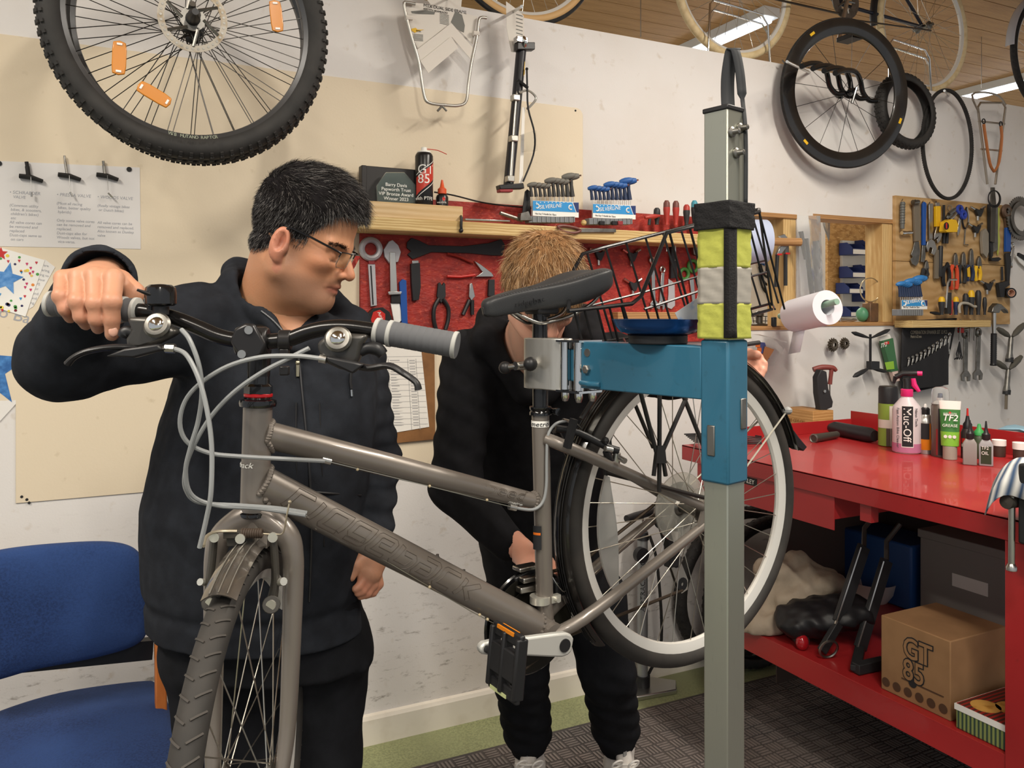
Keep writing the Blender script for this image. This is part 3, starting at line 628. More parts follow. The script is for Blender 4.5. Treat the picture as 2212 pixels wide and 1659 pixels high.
def hb(x,y,D): return V3(px(x,y,D))
bar_px = [(108,657,1.262),(200,664,1.258),(300,671,1.252),(345,679,1.248),(385,690,1.244),(430,708,1.24),(475,727,1.236),(520,736,1.233),(570,738,1.232),(622,733,1.23),(665,718,1.228),(705,709,1.225),(745,707,1.222),(800,713,1.216),(900,729,1.205),(985,745,1.197)]
g = G(); g.tube([hb(*p) for p in bar_px],.0115,16,sm=4); hbar = mk('handlebar',g,'bar_black',bike)
def grip(P,inner):
    g = G(); a,b = V3(P[0]),V3(P[1]); d = b-a; L = np.linalg.norm(d); d /= L
    prof = [(.0118,0),(.0178,.001),(.0186,.004),(.0178,.02)]
    for i in range(9): t = .022+(L-.03)*i/9; prof += [(.0179,t),(.0187,t+.004),(.0187,t+.011),(.0179,t+.0135)]
    prof += [(.0192,L-.004),(.0187,L),(.008,L+.001)]
    g.lathe(prof,a,d,28); o = mk('grip',g,'grip',hbar,angle=50)
    g = G()
    for t in (.002,.022,L-.004): g.lathe([(.0186,-.003),(.0199,-.002),(.0199,.003),(.0186,.004)],a+d*t,d,28)
    mk('grip_band',g,'grip_light',o,split=1)
grip((hb(812,715,1.214),hb(988,746,1.197)),0); grip((hb(298,671,1.252),hb(106,656,1.262)),0)
def shifter(x,D,dome,body,lev,thumb,flip):
    g = G(); P = [hb(a,b,D-.012) for a,b in body]; g.prism(P,SG*.030); o = mk('shift_lever_unit',g,'shifter',hbar,bev=.006)
    c = hb(dome[0],dome[1],D-.046); g = G(); g.lathe([(.019,0),(.0195,.004),(.0165,.008),(.0125,.009)],c,SG*.9+UP*.35,24); mk('dial_ring',g,'dull_steel',o)
    g = G(); g.ball(c+(SG*.9+UP*.35)*.0075,(.0115,.0115,.006),16,np.stack(basis(SG*.9+UP*.35),1)); mk('dial_window',g,'chrome',o)
    g = G(); g.tube([hb(a,b,D-e) for a,b,e in lev],[.0085,.0085,.008,.0075,.007,.0085][:len(lev)],10,sm=5,flat=.6); mk('brake_lever',g,'black_plastic',o)
    g = G(); g.tube([hb(a,b,D-.03) for a,b in thumb],[.008,.009,.010,.008],10,sm=4); mk('thumb_lever',g,'black_plastic',o)
    g = G(); p = c-UP*.032+SL*.004*flip; g.box(p,(.026,.003,.005),np.stack([SL,SG,UP],1)); mk('badge',g,'white',o)
    return o
s1 = shifter(745,1.222,(731,734),[(690,742),(712,724),(760,720),(800,722),(788,742),(782,772),(768,800),(740,795),(712,782),(700,766)],
        [(770,790,.03),(800,795,.05),(840,790,.062),(870,805,.068),(898,825,.07),(904,842,.07)],[(778,760),(795,752),(815,754),(828,766)],1)
s2 = shifter(345,1.248,(341,704),[(288,686),(345,684),(380,705),(398,716),(380,728),(352,742),(320,752),(290,752),(288,730),(300,712)],
        [(300,755,.03),(270,750,.05),(225,752,.06),(185,760,.065),(160,772,.068),(146,786,.068)],[(290,720),(278,716),(270,720),(266,728)],-1)
g = G(); g.prism([hb(a,b,1.20) for a,b in [(352,742),(362,755),(300,772),(240,768),(280,752)]],SG*.02); mk('lever_mount',g,'black_plastic',s2,bev=.003)
g = G(); g.prism([hb(a,b,1.176) for a,b in [(708,768),(715,782),(766,806),(790,786),(770,780)]],SG*.02); mk('lever_mount',g,'black_plastic',s1,bev=.003)
g = G(); g.cyl(hb(358,752,1.2),hb(378,753,1.2),.007,n=8); g.cyl(hb(690,774,1.18),hb(705,777,1.18),.0062,n=10); mk('barrel_adjuster',g,'alu',hbar,split=1)
# small clamp ring right of the stem, bell
g = G(); c = hb(616,735,1.23); g.cyl(c-SL*.009,c+SL*.009,.0155,n=20); g.box(c-UP*.022+SG*.004,(.014,.012,.02),np.stack([SL,SG,UP],1)); g.box(c-UP*.045+SG*.004,(.014,.010,.014),np.stack([SL,SG,UP],1)); mk('light_bracket',g,'satin_black',hbar,bev=.002)
bc = hb(347,662,1.225); g = G(); g.lathe([(.003,0),(.019,.001),(.0225,.004),(.0225,.020),(.021,.028),(.016,.032),(.0,.0335)],bc,UP,32); bell = mk('bell',g,'black_gloss',hbar)
g = G(); g.tube([hb(335,640,1.21),hb(318,634,1.205),hb(296,626,1.2)],[.004,.006,.004],8,flat=.5); g.cyl(bc-UP*.006-SL*.014,bc+UP*.008-SL*.014,.006,n=8); g.cyl(bc-UP*.012,bc,.012,n=14); mk('striker',g,'black_plastic',bell)
# cable housings
g = G()
CB_ = [[(375,753,1.2),(402,766,1.185),(428,815,1.175),(446,880,1.17),(457,960,1.165),(456,1060,1.16),(446,1120,1.165),(431,1183,1.17)],
       [(392,712,1.2),(410,735,1.19),(430,790,1.19),(436,850,1.2),(428,910,1.215),(412,965,1.22),(401,1020,1.23),(415,1070,1.245),(470,1092,1.27),(560,1098,1.285),(660,1113,1.29)],
       [(690,774,1.18),(640,769,1.185),(560,772,1.195),(480,797,1.205),(412,848,1.21),(389,905,1.215),(402,952,1.225),(450,978,1.24),(520,986,1.26),(610,991,1.285),(702,996,1.3)],
       [(668,752,1.19),(620,776,1.19),(560,808,1.195),(500,852,1.205),(452,905,1.215),(415,970,1.225),(400,1020,1.24),(402,1058,1.25),(430,1085,1.265),(520,1092,1.28),(600,1098,1.29),(663,1108,1.3)]]
for c in CB_: g.tube([hb(*p) for p in c],.0034,8,sm=6)
mk('cable_housing',g,'housing',bike,split=1)
g = G(); g.tube([bpx(705,996,.016),bpx(935,1052,.012),bpx(1105,1095,.014)],.0009,5); g.tube([bpx(670,1115,.02),bpx(1020,1322,.02),bpx(1172,1402,.02)],.0009,5); mk('cable',g,'spoke',bike,split=1)
g = G()
for x,y in ((772,1014),(928,1050),(1052,1080)): g.ball(bpx(x,y,.014),.0028,8)
for x,y in ((740,1158),(928,1268),(1036,1328),(1053,1338)): g.ball(bpx(x,y,.02),.003,8)
mk('cable_donut',g,M('nylon','#b8a888',.4),bike,kind='stuff')
# front brake, mudguard, cable tail
def fp_(x,y,D=1.265): return V3(px(x,y,D))
g = G()
for (x0,y0,x1,y1) in ((586,1306,590,1165),(455,1302,462,1165)):
    s = 1 if x0 > 520 else -1
    g.tube([fp_(x0,y0),fp_(x0+(8 if s > 0 else -2),(y0*2+y1)/3),fp_(x1+s*4,(y0+y1*2)/3),fp_(x1,y1)],[.0125,.0088,.0085,.0085],10,sm=4,flat=.7); g.cyl(fp_(x0,y0,1.275),fp_(x0,y0,1.25),.0135,n=16)
g.box(fp_(512,1155,1.262),(.04,.008,.010),np.stack([SL,SG,UP],1)); g.box(fp_(520,1164,1.272),(.04,.012,.02),np.stack([SL,SG,UP],1)); fb = mk('front_brake',g,M('brake_black','#37342f',.45),bike,bev=.001)
g = G();
for i in range(9): g.ring(fp_(524+i*5,1152,1.258),SL,.0055,.0024,14,6)
mk('rubber_boot',g,M('boot','#3a2e24',.7),fb,kind='stuff')
g = G()
for x,y in ((586,1306),(455,1302),(590,1160),(464,1160),(520,1163)): g.lathe([(.003,.004),(.0075,.004),(.0075,0)],fp_(x,y,1.252),SG,14)
g.cyl(fp_(598,1258,1.27),fp_(613,1256,1.255),.0062,n=10); g.cyl(fp_(444,1258,1.27),fp_(432,1257,1.255),.0055,n=10); mk('brake_bolt',g,'bright_alu',fb,split=1)
g = G(); g.tube([fp_(440,1180,1.2),fp_(447,1158,1.23),fp_(470,1148,1.25),fp_(512,1147,1.258)],.0024,8,sm=5); g.tube([fp_(568,1153,1.256),fp_(595,1154,1.25),fp_(612,1150,1.245),fp_(620,1110,1.24),fp_(625,1088,1.24)],.0013,6,sm=4); g.ball(fp_(626,1084,1.24),.003,8); mk('brake_noodle',g,M('noodle','#c9bfa8',.3,.8),fb,split=1)
g = G(); guard_arc(g,FH,SG,UP,SL,.362,.0245,math.radians(66),math.radians(130),24,.45); fg = mk('front_mudguard',g,M('smoky_guard','#4c4844',.16,.35,var=(14,'#665e54',.4,.7),coat=.6),bike,angle=60)
g = G()
for b in (-.012,0,.012): g.tube([FH+(.3628-.45*.032*(b/.032)**2)*(math.cos(a)*SG+math.sin(a)*UP)+SL*b for a in np.linspace(math.radians(66.5),math.radians(115),20)],.0011,5)
mk('stripe',g,M('guard_stripe','#a5a29a',.2,.7),fg,split=1)
g = G(); g.tube([fp_(628,1427,1.31),fp_(624,1520,1.31),fp_(612,1600,1.31),fp_(606,1680,1.31)],.0015,6,sm=3); mk('guard_stay',g,'spoke',fg)
g = G(); g.ball(fp_(629,1425,1.31),.009,8); mk('stay_cap',g,'black_plastic',fg)
# ================================================================== repair stand
T1 = np.array((-.642,.767)); T1 /= np.linalg.norm(T1); N1 = np.array((-T1[1],T1[0]))   # arm direction (camera X, depth), arm face normal
PC = np.array((.3325,1.27))+.026*T1-.026*N1   # post axis
def Q(s,n,z): v = PC+s*T1+n*N1; return V3(cam2room(v[0],v[1],z))
ST,SN = Q(1,0,0)-Q(0,0,0),Q(0,1,0)-Q(0,0,0); RS = np.stack([ST,SN,UP],1)
M('stand_blue','#29627c',.38,var=[(7,'#265b74',.4,.7),(60,'#24566c',.62,.75)],coat=.25); M('post_steel','#a4a69c',.33,.75,var=[(2,'#a7aa9d',.4,.7),(40,'#9b9c93',.62,.8)],stretch=(5,5,.8)); M('hivis','#adb04f',.85,bump=(90,.12)); M('reflective','#a9a49b',.5,.25)
stand = thing('repair_stand','blue arm repair stand on a square steel post holding the bicycle','repair stand',tuple(Q(0,0,0)[:2])+(0,))
g = G(); g.box(Q(0,0,.915),(.045,.045,1.81),RS); post = mk('post',g,'post_steel',stand,bev=.002)
g = G(); g.box(Q(0,0,1.822),(.049,.049,.008),RS); mk('post_cap',g,'black_plastic',post,bev=.002)
zt,zb = EYE-(735-HZ)/F*1.27,EYE-(1050-HZ)/F*1.27
g = G(); g.box(Q(0,0,(zt+zb)/2),(.053,.053,zt-zb),RS); slv = mk('sleeve',g,'stand_blue',stand,bev=.004)
g = G(); g.box(Q(.165,0,1.408),(.28,.0525,.085),RS); g.tube([Q(.298,.0265,1.376),Q(.27,.028,1.374),Q(.245,.0275,1.375)],.006,8); arm = mk('arm',g,'stand_blue',stand,bev=.005)
g = G(); g.lathe([(.006,.0),(.0085,0),(.0085,.006),(.006,.008)],Q(.278,.026,1.401),SN,6); g.disc(Q(.278,.0262,1.431),SN,.0075,.001,16); mk('bolt',g,'steel',arm,split=1)
g = G()
g.box(Q(.005,.027,1.303),(.014,.004,.048),RS); g.box(Q(-.027,-.012,1.345),(.004,.014,.048),RS); mk('locking_plate',g,'dull_steel',slv,bev=.0015,split=1)
g = G()
for a,b in ((-.008,1.792),(.014,1.783),(.002,1.752)): g.lathe([(.006,0),(.0085,.001),(.0085,.004),(.005,.006),(.004,.016),(.0,.017)],Q(-.022,a,b),-ST,12)
mk('stud',g,'dull_steel',post,split=1)
g = G()   # feet: blue legs on the floor, brace
for s_,n_ in ((.42,.28),(.42,-.28),(-.3,0)): g.bar(Q(0,0,.03),Q(s_,n_,.03),.05,.05)
g.bar(Q(.02,.0,.735),Q(.085,.0,.655),.05,.012,SN); g.box(Q(0,0,.70),(.056,.056,.06),RS); mk('leg',g,'stand_blue',stand,bev=.003,split=1)
# clamp head
M('clamp_alu','#cdcbc4',.3,.75,var=(60,'#bdbab2',.4,.7),stretch=(1,1,.15))
cz0,cz1 = EYE-(843-HZ)/F*1.57,EYE-(731-HZ)/F*1.57; cz = (cz0+cz1)/2; ch = cz1-cz0
SPX = bpx(1167,790); rel = SPX-Q(0,0,SPX[2]); ss,sn = np.dot(rel,ST),np.dot(rel,SN)
g = G()
def jaw(sgn): # half-round jaw either side of the seatpost
    P = [(ss+.022,sn+sgn*.004),(ss+.022,sn+sgn*.024),(ss+.004,sn+sgn*.028),(ss-.02,sn+sgn*.022),(ss-.055,sn+sgn*.022),(ss-.075,sn+sgn*.016),(ss-.075,sn+sgn*.004),(ss-.018,sn+sgn*.004),(ss-.013,sn+sgn*.012),(ss,sn+sgn*.0165),(ss+.012,sn+sgn*.012),(ss+.016,sn+sgn*.004)]
    g.prism([Q(a,b,cz0) for a,b in P],UP*ch)
jaw(1); jaw(-1); cl = mk('clamp_jaw',g,'clamp_alu',stand,bev=.002,split=1)
g = G()
for a in (ss-.082,ss-.118):
    for b in (.018,-.018):
        g.cyl(Q(a,sn*.5+b,cz0+.004),Q(a,sn*.5+b,cz1-.006),.0095,n=16); g.lathe([(.0075,0),(.0075,-.008),(.005,-.016),(.0,-.018)],Q(a,sn*.5+b,cz0-.002),UP,12)
g.box(Q(ss-.10,sn*.5,cz0+.001),(.062,.06,.004),RS); g.box(Q(ss-.10,sn*.5,cz1-.004),(.062,.06,.004),RS); mk('clamp_pillar',g,'chrome',stand,split=1)
g = G(); g.cyl(Q(ss-.095,0,cz),Q(.29,0,cz+.004),.016,n=18); g.box(Q(ss-.10,sn*.3,cz),(.03,.03,.06),RS); g.lathe([(.026,0),(.018,.012)],Q(.302,0,cz+.004),ST,18); mk('clamp_neck',g,'stand_blue',arm,bev=.003)
g = G(); h0 = Q(ss+.005,sn+.028,cz-.004); g.cyl(h0-SN*.0,h0+SN*.032,.0085,n=14); hc = h0+SN*.026; hv = ST*.75-UP*.12+SN*.2; hv /= np.linalg.norm(hv); g.cyl(hc-hv*.024,hc+hv*.024,.0055,n=12); hd = mk('clamp_handle',g,'steel',stand)
g = G(); g.ball(hc+hv*.03,.0125,16); g.ball(hc-hv*.03,.0138,16); mk('knob',g,'black_plastic',hd,split=1)
# armband wrapped round the post
hv_o = thing('hi_vis_band','yellow high visibility band with grey reflective stripe wrapped round the stand post','reflective band',tuple(Q(0,0,0)[:2])+(zt,))
def zz(y): return EYE-(y-HZ)/F*1.262
def wrap(y0,y1,off,pts,name,mat,par,wob=0.0,seed=0):
    rr = np.random.default_rng(seed); g = G(); n = 14; V = []; f = []; m = len(pts)
    for i in range(n+1):
        y = y0+(y1-y0)*i/n;
        for j,(a,b) in enumerate(pts):
            d = off+wob*(math.sin(j*1.3+i*.8+seed)+.6*math.sin(i*1.7+j*.6)+.4*rr.random()); k = 1+d/.03; V.append(Q(a*k,b*k,zz(y)))
    for i in range(n):
        for j in range(m-1): f.append((i*m+j,i*m+j+1,(i+1)*m+j+1,(i+1)*m+j))
    g.add(V,f); o = mk(name,g,mat,par,angle=70); sm = o.modifiers.new('s','SOLIDIFY'); sm.thickness = .0015; sm.offset = 1; return o
h = .027
sq = [(h-2*h*i/8,h) for i in range(9)]+[(-h,h-2*h*i/8) for i in range(1,9)]+[(-h+2*h*i/6,-h) for i in range(1,7)]+[(h,-h+2*h*i/6) for i in range(1,7)]
for k,(y0,y1,m_,nm) in enumerate(((733,655,'hivis','yellow_fabric'),(656,575,'reflective','reflective_stripe'),(576,482,'hivis','yellow_fabric'))): wrap(y0,y1,.0015,sq,nm,m_,hv_o,.0006,k)
cx = [(-h*.72,h),(-h,h),(-h,h*.62),(-h,h*.40)]; wrap(731,482,.0045,cx,'hook_tape',M('velcro','#161517',.9,bump=(300,.3)),hv_o,.0005,5)
wrap(492,432,.006,sq+[sq[0]],'strap','velcro',hv_o,.0007,9)
# strap looped over the post head
g = G(); t0,t1 = EYE+(HZ-225)/F*1.3,EYE+(HZ-103)/F*1.3
P = [Q(.004,-.018,t0-.012),Q(.006,-.018,t0+.02),Q(.004,-.016,t0+.05),Q(-.003,-.014,t1-.008),Q(-.007,-.014,t1),Q(-.011,-.016,t1-.008),Q(-.015,-.02,t0+.05),Q(-.018,-.022,t0+.01),Q(-.028,-.016,t0-.05),Q(-.028,-.016,zz(440))]
Pc = catmull(P,6); V = []; f = []
wd = SN*.4-ST*.9; wd /= np.linalg.norm(wd); wd = V3(cam2room(1,0,0))
for i,p in enumerate(Pc): w_ = .0105 if i < 27 else (.007 if i < 42 else .003); V += [p-wd*w_+UP*0,p+wd*w_]
g.add(V,[(2*i,2*i+1,2*i+3,2*i+2) for i in range(len(Pc)-1)]); o = mk('strap_loop',g,M('webbing','#26282b',.6),None,angle=180); sm = o.modifiers.new('s','SOLIDIFY'); sm.thickness = .003
tag(o,'black rubber strap looped up from the top of the stand post','strap')
# parts dish on the arm
dc = Q(.135,.0,1.4505); dish = thing('parts_dish','round blue magnetic parts dish standing on the stand arm','dish',tuple(dc))
g = G(); g.lathe([(.0,0),(.050,0),(.050,.016),(.0,.016)],dc,UP,32,cap=False); mk('magnet_base',g,'black',dish,bev=.002)
g = G(); g.lathe([(.0,.017),(.052,.017),(.064,.022),(.072,.034),(.077,.042),(.079,.042),(.077,.0405),(.073,.032),(.063,.0195),(.0,.0185)][::1],dc,UP,48,cap=False); mk('bowl',g,M('dish_blue','#1d4a86',.25,.6),dish,angle=60)
g = G(); c = dc+UP*.045; u1 = V3(cam2room(.94,.1,.34)); v1 = V3(cam2room(-.34,.2,.9)); u1 /= np.linalg.norm(u1); v1 /= np.linalg.norm(v1)
p0 = V3(px(1455,682,1.36));
ws = [V3(px(x,y,1.375)) for x,y in ((1458,676),(1512,640),(1535,655),(1560,700),(1470,700))]
g.prism(ws,V3(cam2room(0,.002,0))); tag(mk('tyre_scraper',g,M('translucent_plastic','#b9c0c4',.35,trans=.3,alpha=.92,var=(30,'#7f9fc4',.5,.6)),None),'pale translucent plastic scraper lying in the blue parts dish','scraper')
# ================================================================== people (signed-distance modelling, one continuous surface per body)
def pc(x,y,D): return np.array(((x-1106)/F*D,D,EYE-(y-HZ)/F*D))
def c2r(v): v = np.asarray(v); return np.stack([v[:,0]*CA+v[:,1]*SA,-v[:,0]*SA+v[:,1]*CA,v[:,2]],1)
def s_cap(p,a,b,r1,r2=None):
    r2 = r1 if r2 is None else r2; ba = b-a; h = np.clip((p-a) @ ba/(ba @ ba),0,1); return np.linalg.norm(p-a-h[:,None]*ba,axis=1)-(r1+(r2-r1)*h)
def s_ell(p,c,r,R=None):
    q = p-c
    if R is not None: q = q @ R
    r = np.asarray(r,float); k0 = np.linalg.norm(q/r,axis=1); k1 = np.linalg.norm(q/(r*r),axis=1)+1e-9; return k0*(k0-1)/k1
def smin(a,b,k): h = np.clip(.5+.5*(b-a)/k,0,1); return b*(1-h)+a*h-k*h*(1-h)
def smax(a,b,k): return -smin(-a,-b,k)
def s_loft(p,S,yaw=0.0):   # S rows: z, cx, cd, a, b ; ascending z
    S = np.array(sorted(S)); z = np.clip(p[:,2],S[0,0],S[-1,0]); c = [np.interp(z,S[:,0],S[:,i]) for i in range(1,5)]
    dx,dd = p[:,0]-c[0],p[:,1]-c[1]; cy,sy = math.cos(yaw),math.sin(yaw); u = dx*cy+dd*sy; v = -dx*sy+dd*cy
    k = np.sqrt((u/c[2])**2+(v/c[3])**2); g = np.sqrt((u/c[2]**2)**2+(v/c[3]**2)**2)+1e-9; side = k*(k-1)/np.maximum(g,1e-6); cap = np.abs(p[:,2]-z); return np.where(cap > 0,np.sqrt(np.maximum(side,0)**2+cap**2),side)
def surface(f,lo,hi,h):
    lo,hi = np.array(lo,float),np.array(hi,float); n = np.ceil((hi-lo)/h).astype(int)+1; ax = [lo[i]+h*np.arange(n[i]) for i in range(3)]
    ca = [a[::4] for a in ax]; Cg = np.stack(np.meshgrid(*ca,indexing='ij'),-1).reshape(-1,3); Vc = f(Cg+h*1.5).reshape([len(c) for c in ca])   # coarse pass, then refine near the surface only
    for k in range(3): Vc = np.repeat(Vc,4,axis=k)
    Vv = Vc[:n[0],:n[1],:n[2]].astype(np.float32); I0 = np.argwhere(np.abs(Vv) < 9*h)
    for i in range(0,len(I0),200000): b = I0[i:i+200000]; Vv[tuple(b.T)] = f(lo+h*b)
    I = Vv < 0; cnt = np.zeros(n-1,np.int16); pos = np.zeros(tuple(n-1)+(3,),np.float32)
    sl = lambda o: tuple(slice(o[k],n[k]-1+o[k]) for k in range(3))
    for axis in range(3):
        for a in (0,1):
            for b in (0,1):
                o0 = [0,0,0]; o1 = [0,0,0]; oth = [k for k in range(3) if k != axis]; o0[oth[0]] = o1[oth[0]] = a; o0[oth[1]] = o1[oth[1]] = b; o1[axis] = 1
                v0,v1 = Vv[sl(o0)],Vv[sl(o1)]; x = (v0 < 0) != (v1 < 0); t = np.where(x,v0/np.where(x,v0-v1,1),0)
                cnt += x
                for k in range(3): pos[...,k] += np.where(x,(t if k == axis else o0[k]),0)
    act = cnt > 0; idx = -np.ones(n-1,np.int64); idx[act] = np.arange(act.sum()); ijk = np.argwhere(act); verts = lo+h*(ijk+pos[act]/cnt[act][:,None]); faces = []
    for axis in range(3):
        s0 = [slice(None)]*3; s1 = [slice(None)]*3; s0[axis] = slice(0,n[axis]-1); s1[axis] = slice(1,n[axis]); a,b = I[tuple(s0)],I[tuple(s1)]; E = np.argwhere(a != b); u,w = (axis+1) % 3,(axis+2) % 3
        ok = (E[:,u] > 0) & (E[:,w] > 0) & (E[:,u] < n[u]-1) & (E[:,w] < n[w]-1); E = E[ok]; fl = a[tuple(E.T)]
        q = []
        for (du,dw) in ((-1,-1),(0,-1),(0,0),(-1,0)): c = E.copy(); c[:,u] += du; c[:,w] += dw; q.append(idx[tuple(c.T)])
        q = np.stack(q,1); q[~fl] = q[~fl][:,::-1]; faces.append(q)
    return verts,np.concatenate(faces)
def sdf_obj(name,f,lo,hi,h,mat,parent,paint=None,extra=None):
    v,q = surface(f,lo,hi,h); vs = [v]; qs = [q]
    if extra:
        for (f2,lo2,hi2,h2) in extra: v2,q2 = surface(f2,lo2,hi2,h2); qs.append(q2+sum(len(a) for a in vs)); vs.append(v2)
    v = np.concatenate(vs); q = np.concatenate(qs); g = G(); g.v = [c2r(v)]; g.n = len(v); g.f = [tuple(int(k) for k in r) for r in q]
    o = mk(name,g,mat,parent,angle=180)
    if paint is not None:
        c = paint(v); at = o.data.color_attributes.new('Col','FLOAT_COLOR','POINT'); at.data.foreach_set('color',np.concatenate([c,np.ones((len(c),1))],1).astype(np.float32).ravel())
    o['nv'] = 0; del o['nv']
    return o
def attr_mat(name,rough=.5,sss=0.0,bump=None,spec=.5,sheen=0):
    m = M(name,'#808080',rough,sss=sss,bump=bump,spec=spec,sheen=sheen); nt = m.node_tree; a = nt.nodes.new('ShaderNodeAttribute'); a.attribute_name = 'Col'; nt.links.new(a.outputs[0],nt.nodes['Principled BSDF'].inputs['Base Color']); return m
attr_mat('skin',.48,.18,bump=(260,.05)); attr_mat('hair',.42,spec=.4); attr_mat('hair_base',.95,spec=.05)
M('hoodie_cloth','#222429',.95,var=(30,'#292c32',.4,.7),bump=(700,.12),spec=.15); M('trouser_cloth','#17181b',.95,var=(20,'#1d1e22',.4,.7),bump=(500,.12),spec=.15); M('hoodie_black','#1a1a1c',.95,var=(30,'#202023',.4,.7),bump=(700,.12),spec=.15)
def march(f,x,y,D0,D1,n=300):
    D = np.linspace(D0,D1,n); P = np.stack([(x-1106)/F*D,D,EYE-(y-HZ)/F*D],1); v = f(P); i = np.argmax(v < 0); return P[i] if v[i] < 0 else P[n//2]
def srgb(h): return np.array(lin(h)[:3])
def noise3(p,s,seed=0):   # cheap smooth pseudo-noise
    r = np.random.default_rng(seed); o = np.zeros(len(p))
    for k in range(6): w = r.normal(size=3)*s; o += np.sin(p @ w+r.random()*6.28)
    return o/6
CRC,CRR = np.array((.022,0,.034)),np.array((.098,.078,.092))   # cranium
# ---- a head in its own axes: f forward, l to the person's left, u up
def head_axes(yaw,pitch,roll=0.0):
    f = np.array((math.cos(yaw)*math.cos(pitch),math.sin(yaw)*math.cos(pitch),-math.sin(pitch))); l = np.array((-math.sin(yaw),math.cos(yaw),0.)); u = np.cross(f,l); c,s = math.cos(roll),math.sin(roll); l,u = l*c+u*s,u*c-l*s
    return np.stack([f,l,u],1)
def head_sdf(q,fat=1.0):
    a = lambda *v: np.array(v,float); sy = q.copy(); sy[:,1] = np.abs(q[:,1])
    d = s_ell(q,CRC,CRR)
    d = smin(d,s_ell(q,a(.050,0,-.045),(.068,.056*fat,.078)),.035)
    d = smin(d,s_cap(sy,a(.102,.009,-.107),a(.028,.052*fat,-.074),.016,.021),.035)
    d = smin(d,s_ell(q,a(.104,0,-.105),(.018,.024,.02)),.02)
    if fat > 1.02: d = smin(d,s_ell(q,a(.052,0,-.112),(.055,.046,.028)),.03)
    d = smin(d,s_ell(sy,a(.086,.041,-.032),(.024,.018,.015)),.02)          # cheeks
    d = smin(d,s_cap(sy,a(.112,.012,.004),a(.098,.046,.006),.010,.009),.016)  # brow
    d = smax(d,-s_ell(sy,a(.118,.032,-.014),(.020,.019,.0125)),.012)         # sockets
    d = smin(d,s_ell(sy,a(.0985,.032,-.0165),(.0125,.0150,.0105)),.006)      # lids
    d = smin(d,s_cap(q,a(.113,0,-.002),a(.139,0,-.042),.0075,.0112),.010)  # nose
    d = smin(d,s_ell(sy,a(.124,.0115,-.047),(.0115,.0078,.0078)),.006)
    d = smax(d,-s_ell(sy,a(.128,.007,-.055),(.006,.0035,.004)),.003)
    d = smin(d,s_ell(q,a(.111,0,-.063),(.014,.024,.014)),.012)
    d = smin(d,s_cap(sy,a(.1245,.004,-.0700),a(.107,.026,-.0745),.0062,.0032),.004)           # lips
    d = smin(d,s_cap(sy,a(.1205,.004,-.0830),a(.106,.023,-.0770),.0070,.0032),.004)
    d = smax(d,-s_cap(sy,a(.133,0,-.0767),a(.112,.024,-.0757),.0022,.0012),.002)
    # ears
    e = s_ell(sy,a(.019,.082,-.026),(.018,.0105,.033)); e = smax(e,-s_ell(sy,a(.022,.092,-.020),(.0105,.0125,.020)),.003); e = smin(e,s_cap(sy,a(.015,.084,-.004),a(.017,.084,-.034),.0035),.004); e = smin(e,s_ell(sy,a(.032,.079,-.030),(.006,.006,.009)),.004); e = smin(e,s_ell(sy,a(.025,.079,-.054),(.008,.006,.009)),.006)
    return smin(d,e,.006)
def head_paint(q,base,stub=0.0,flush='#b5705c',lip='#a05a52'):
    c = np.tile(srgb(base),(len(q),1)); ay = np.abs(q[:,1])
    def mixc(w,h): nonlocal c; w = np.clip(w,0,1)[:,None]; c = c*(1-w)+srgb(h)*w
    mixc(.3*np.exp(-((q[:,0]-.09)**2+(ay-.045)**2+(q[:,2]+.04)**2)/(2*.022**2)),flush); mixc(.5*np.exp(-((q[:,0]-.135)**2+ay**2+(q[:,2]+.043)**2)/(2*.014**2)),flush)
    mixc(.6*(ay > .077)*(q[:,0] < .04)*(q[:,2] < .01),'#c07a66'); mixc(.8*np.exp(-((q[:,2]+.0245)/.0022)**2)*(np.abs(ay-.032) < .015)*(q[:,0] > .09),'#1d1411')
    mixc(.85*np.exp(-((ay/.026)**4+((q[:,2]+.0765)/.0105)**4))*(q[:,0] > .104),lip); mixc(.7*np.exp(-((q[:,0]-.022)**2+(ay-.083)**2+(q[:,2]+.021)**2)/(2*.0075**2)),'#93523f')  # lips; shade of the ear hollow put into the skin colour
    if stub:
        st = np.exp(-((q[:,2]+.095)/.032)**4)*np.clip((q[:,0]-.0)/.045,0,1)*(1-np.exp(-((ay/.026)**4+((q[:,2]+.0762)/.0085)**4))); st = np.maximum(st,np.exp(-((q[:,2]+.062)/.006)**2-(ay/.026)**4)*(q[:,0] > .1)); st = np.maximum(st,.7*np.exp(-((q[:,0]-.045)/.02)**2)*(q[:,2] < -.02)*(q[:,2] > -.11)*(ay > .04)); mixc(stub*st,'#6f564a')
    mixc(.4*np.exp(-((q[:,0]-.105)**2+(ay-.032)**2+(q[:,2]+.017)**2)/(2*.008**2)),'#7a5240')
    return c
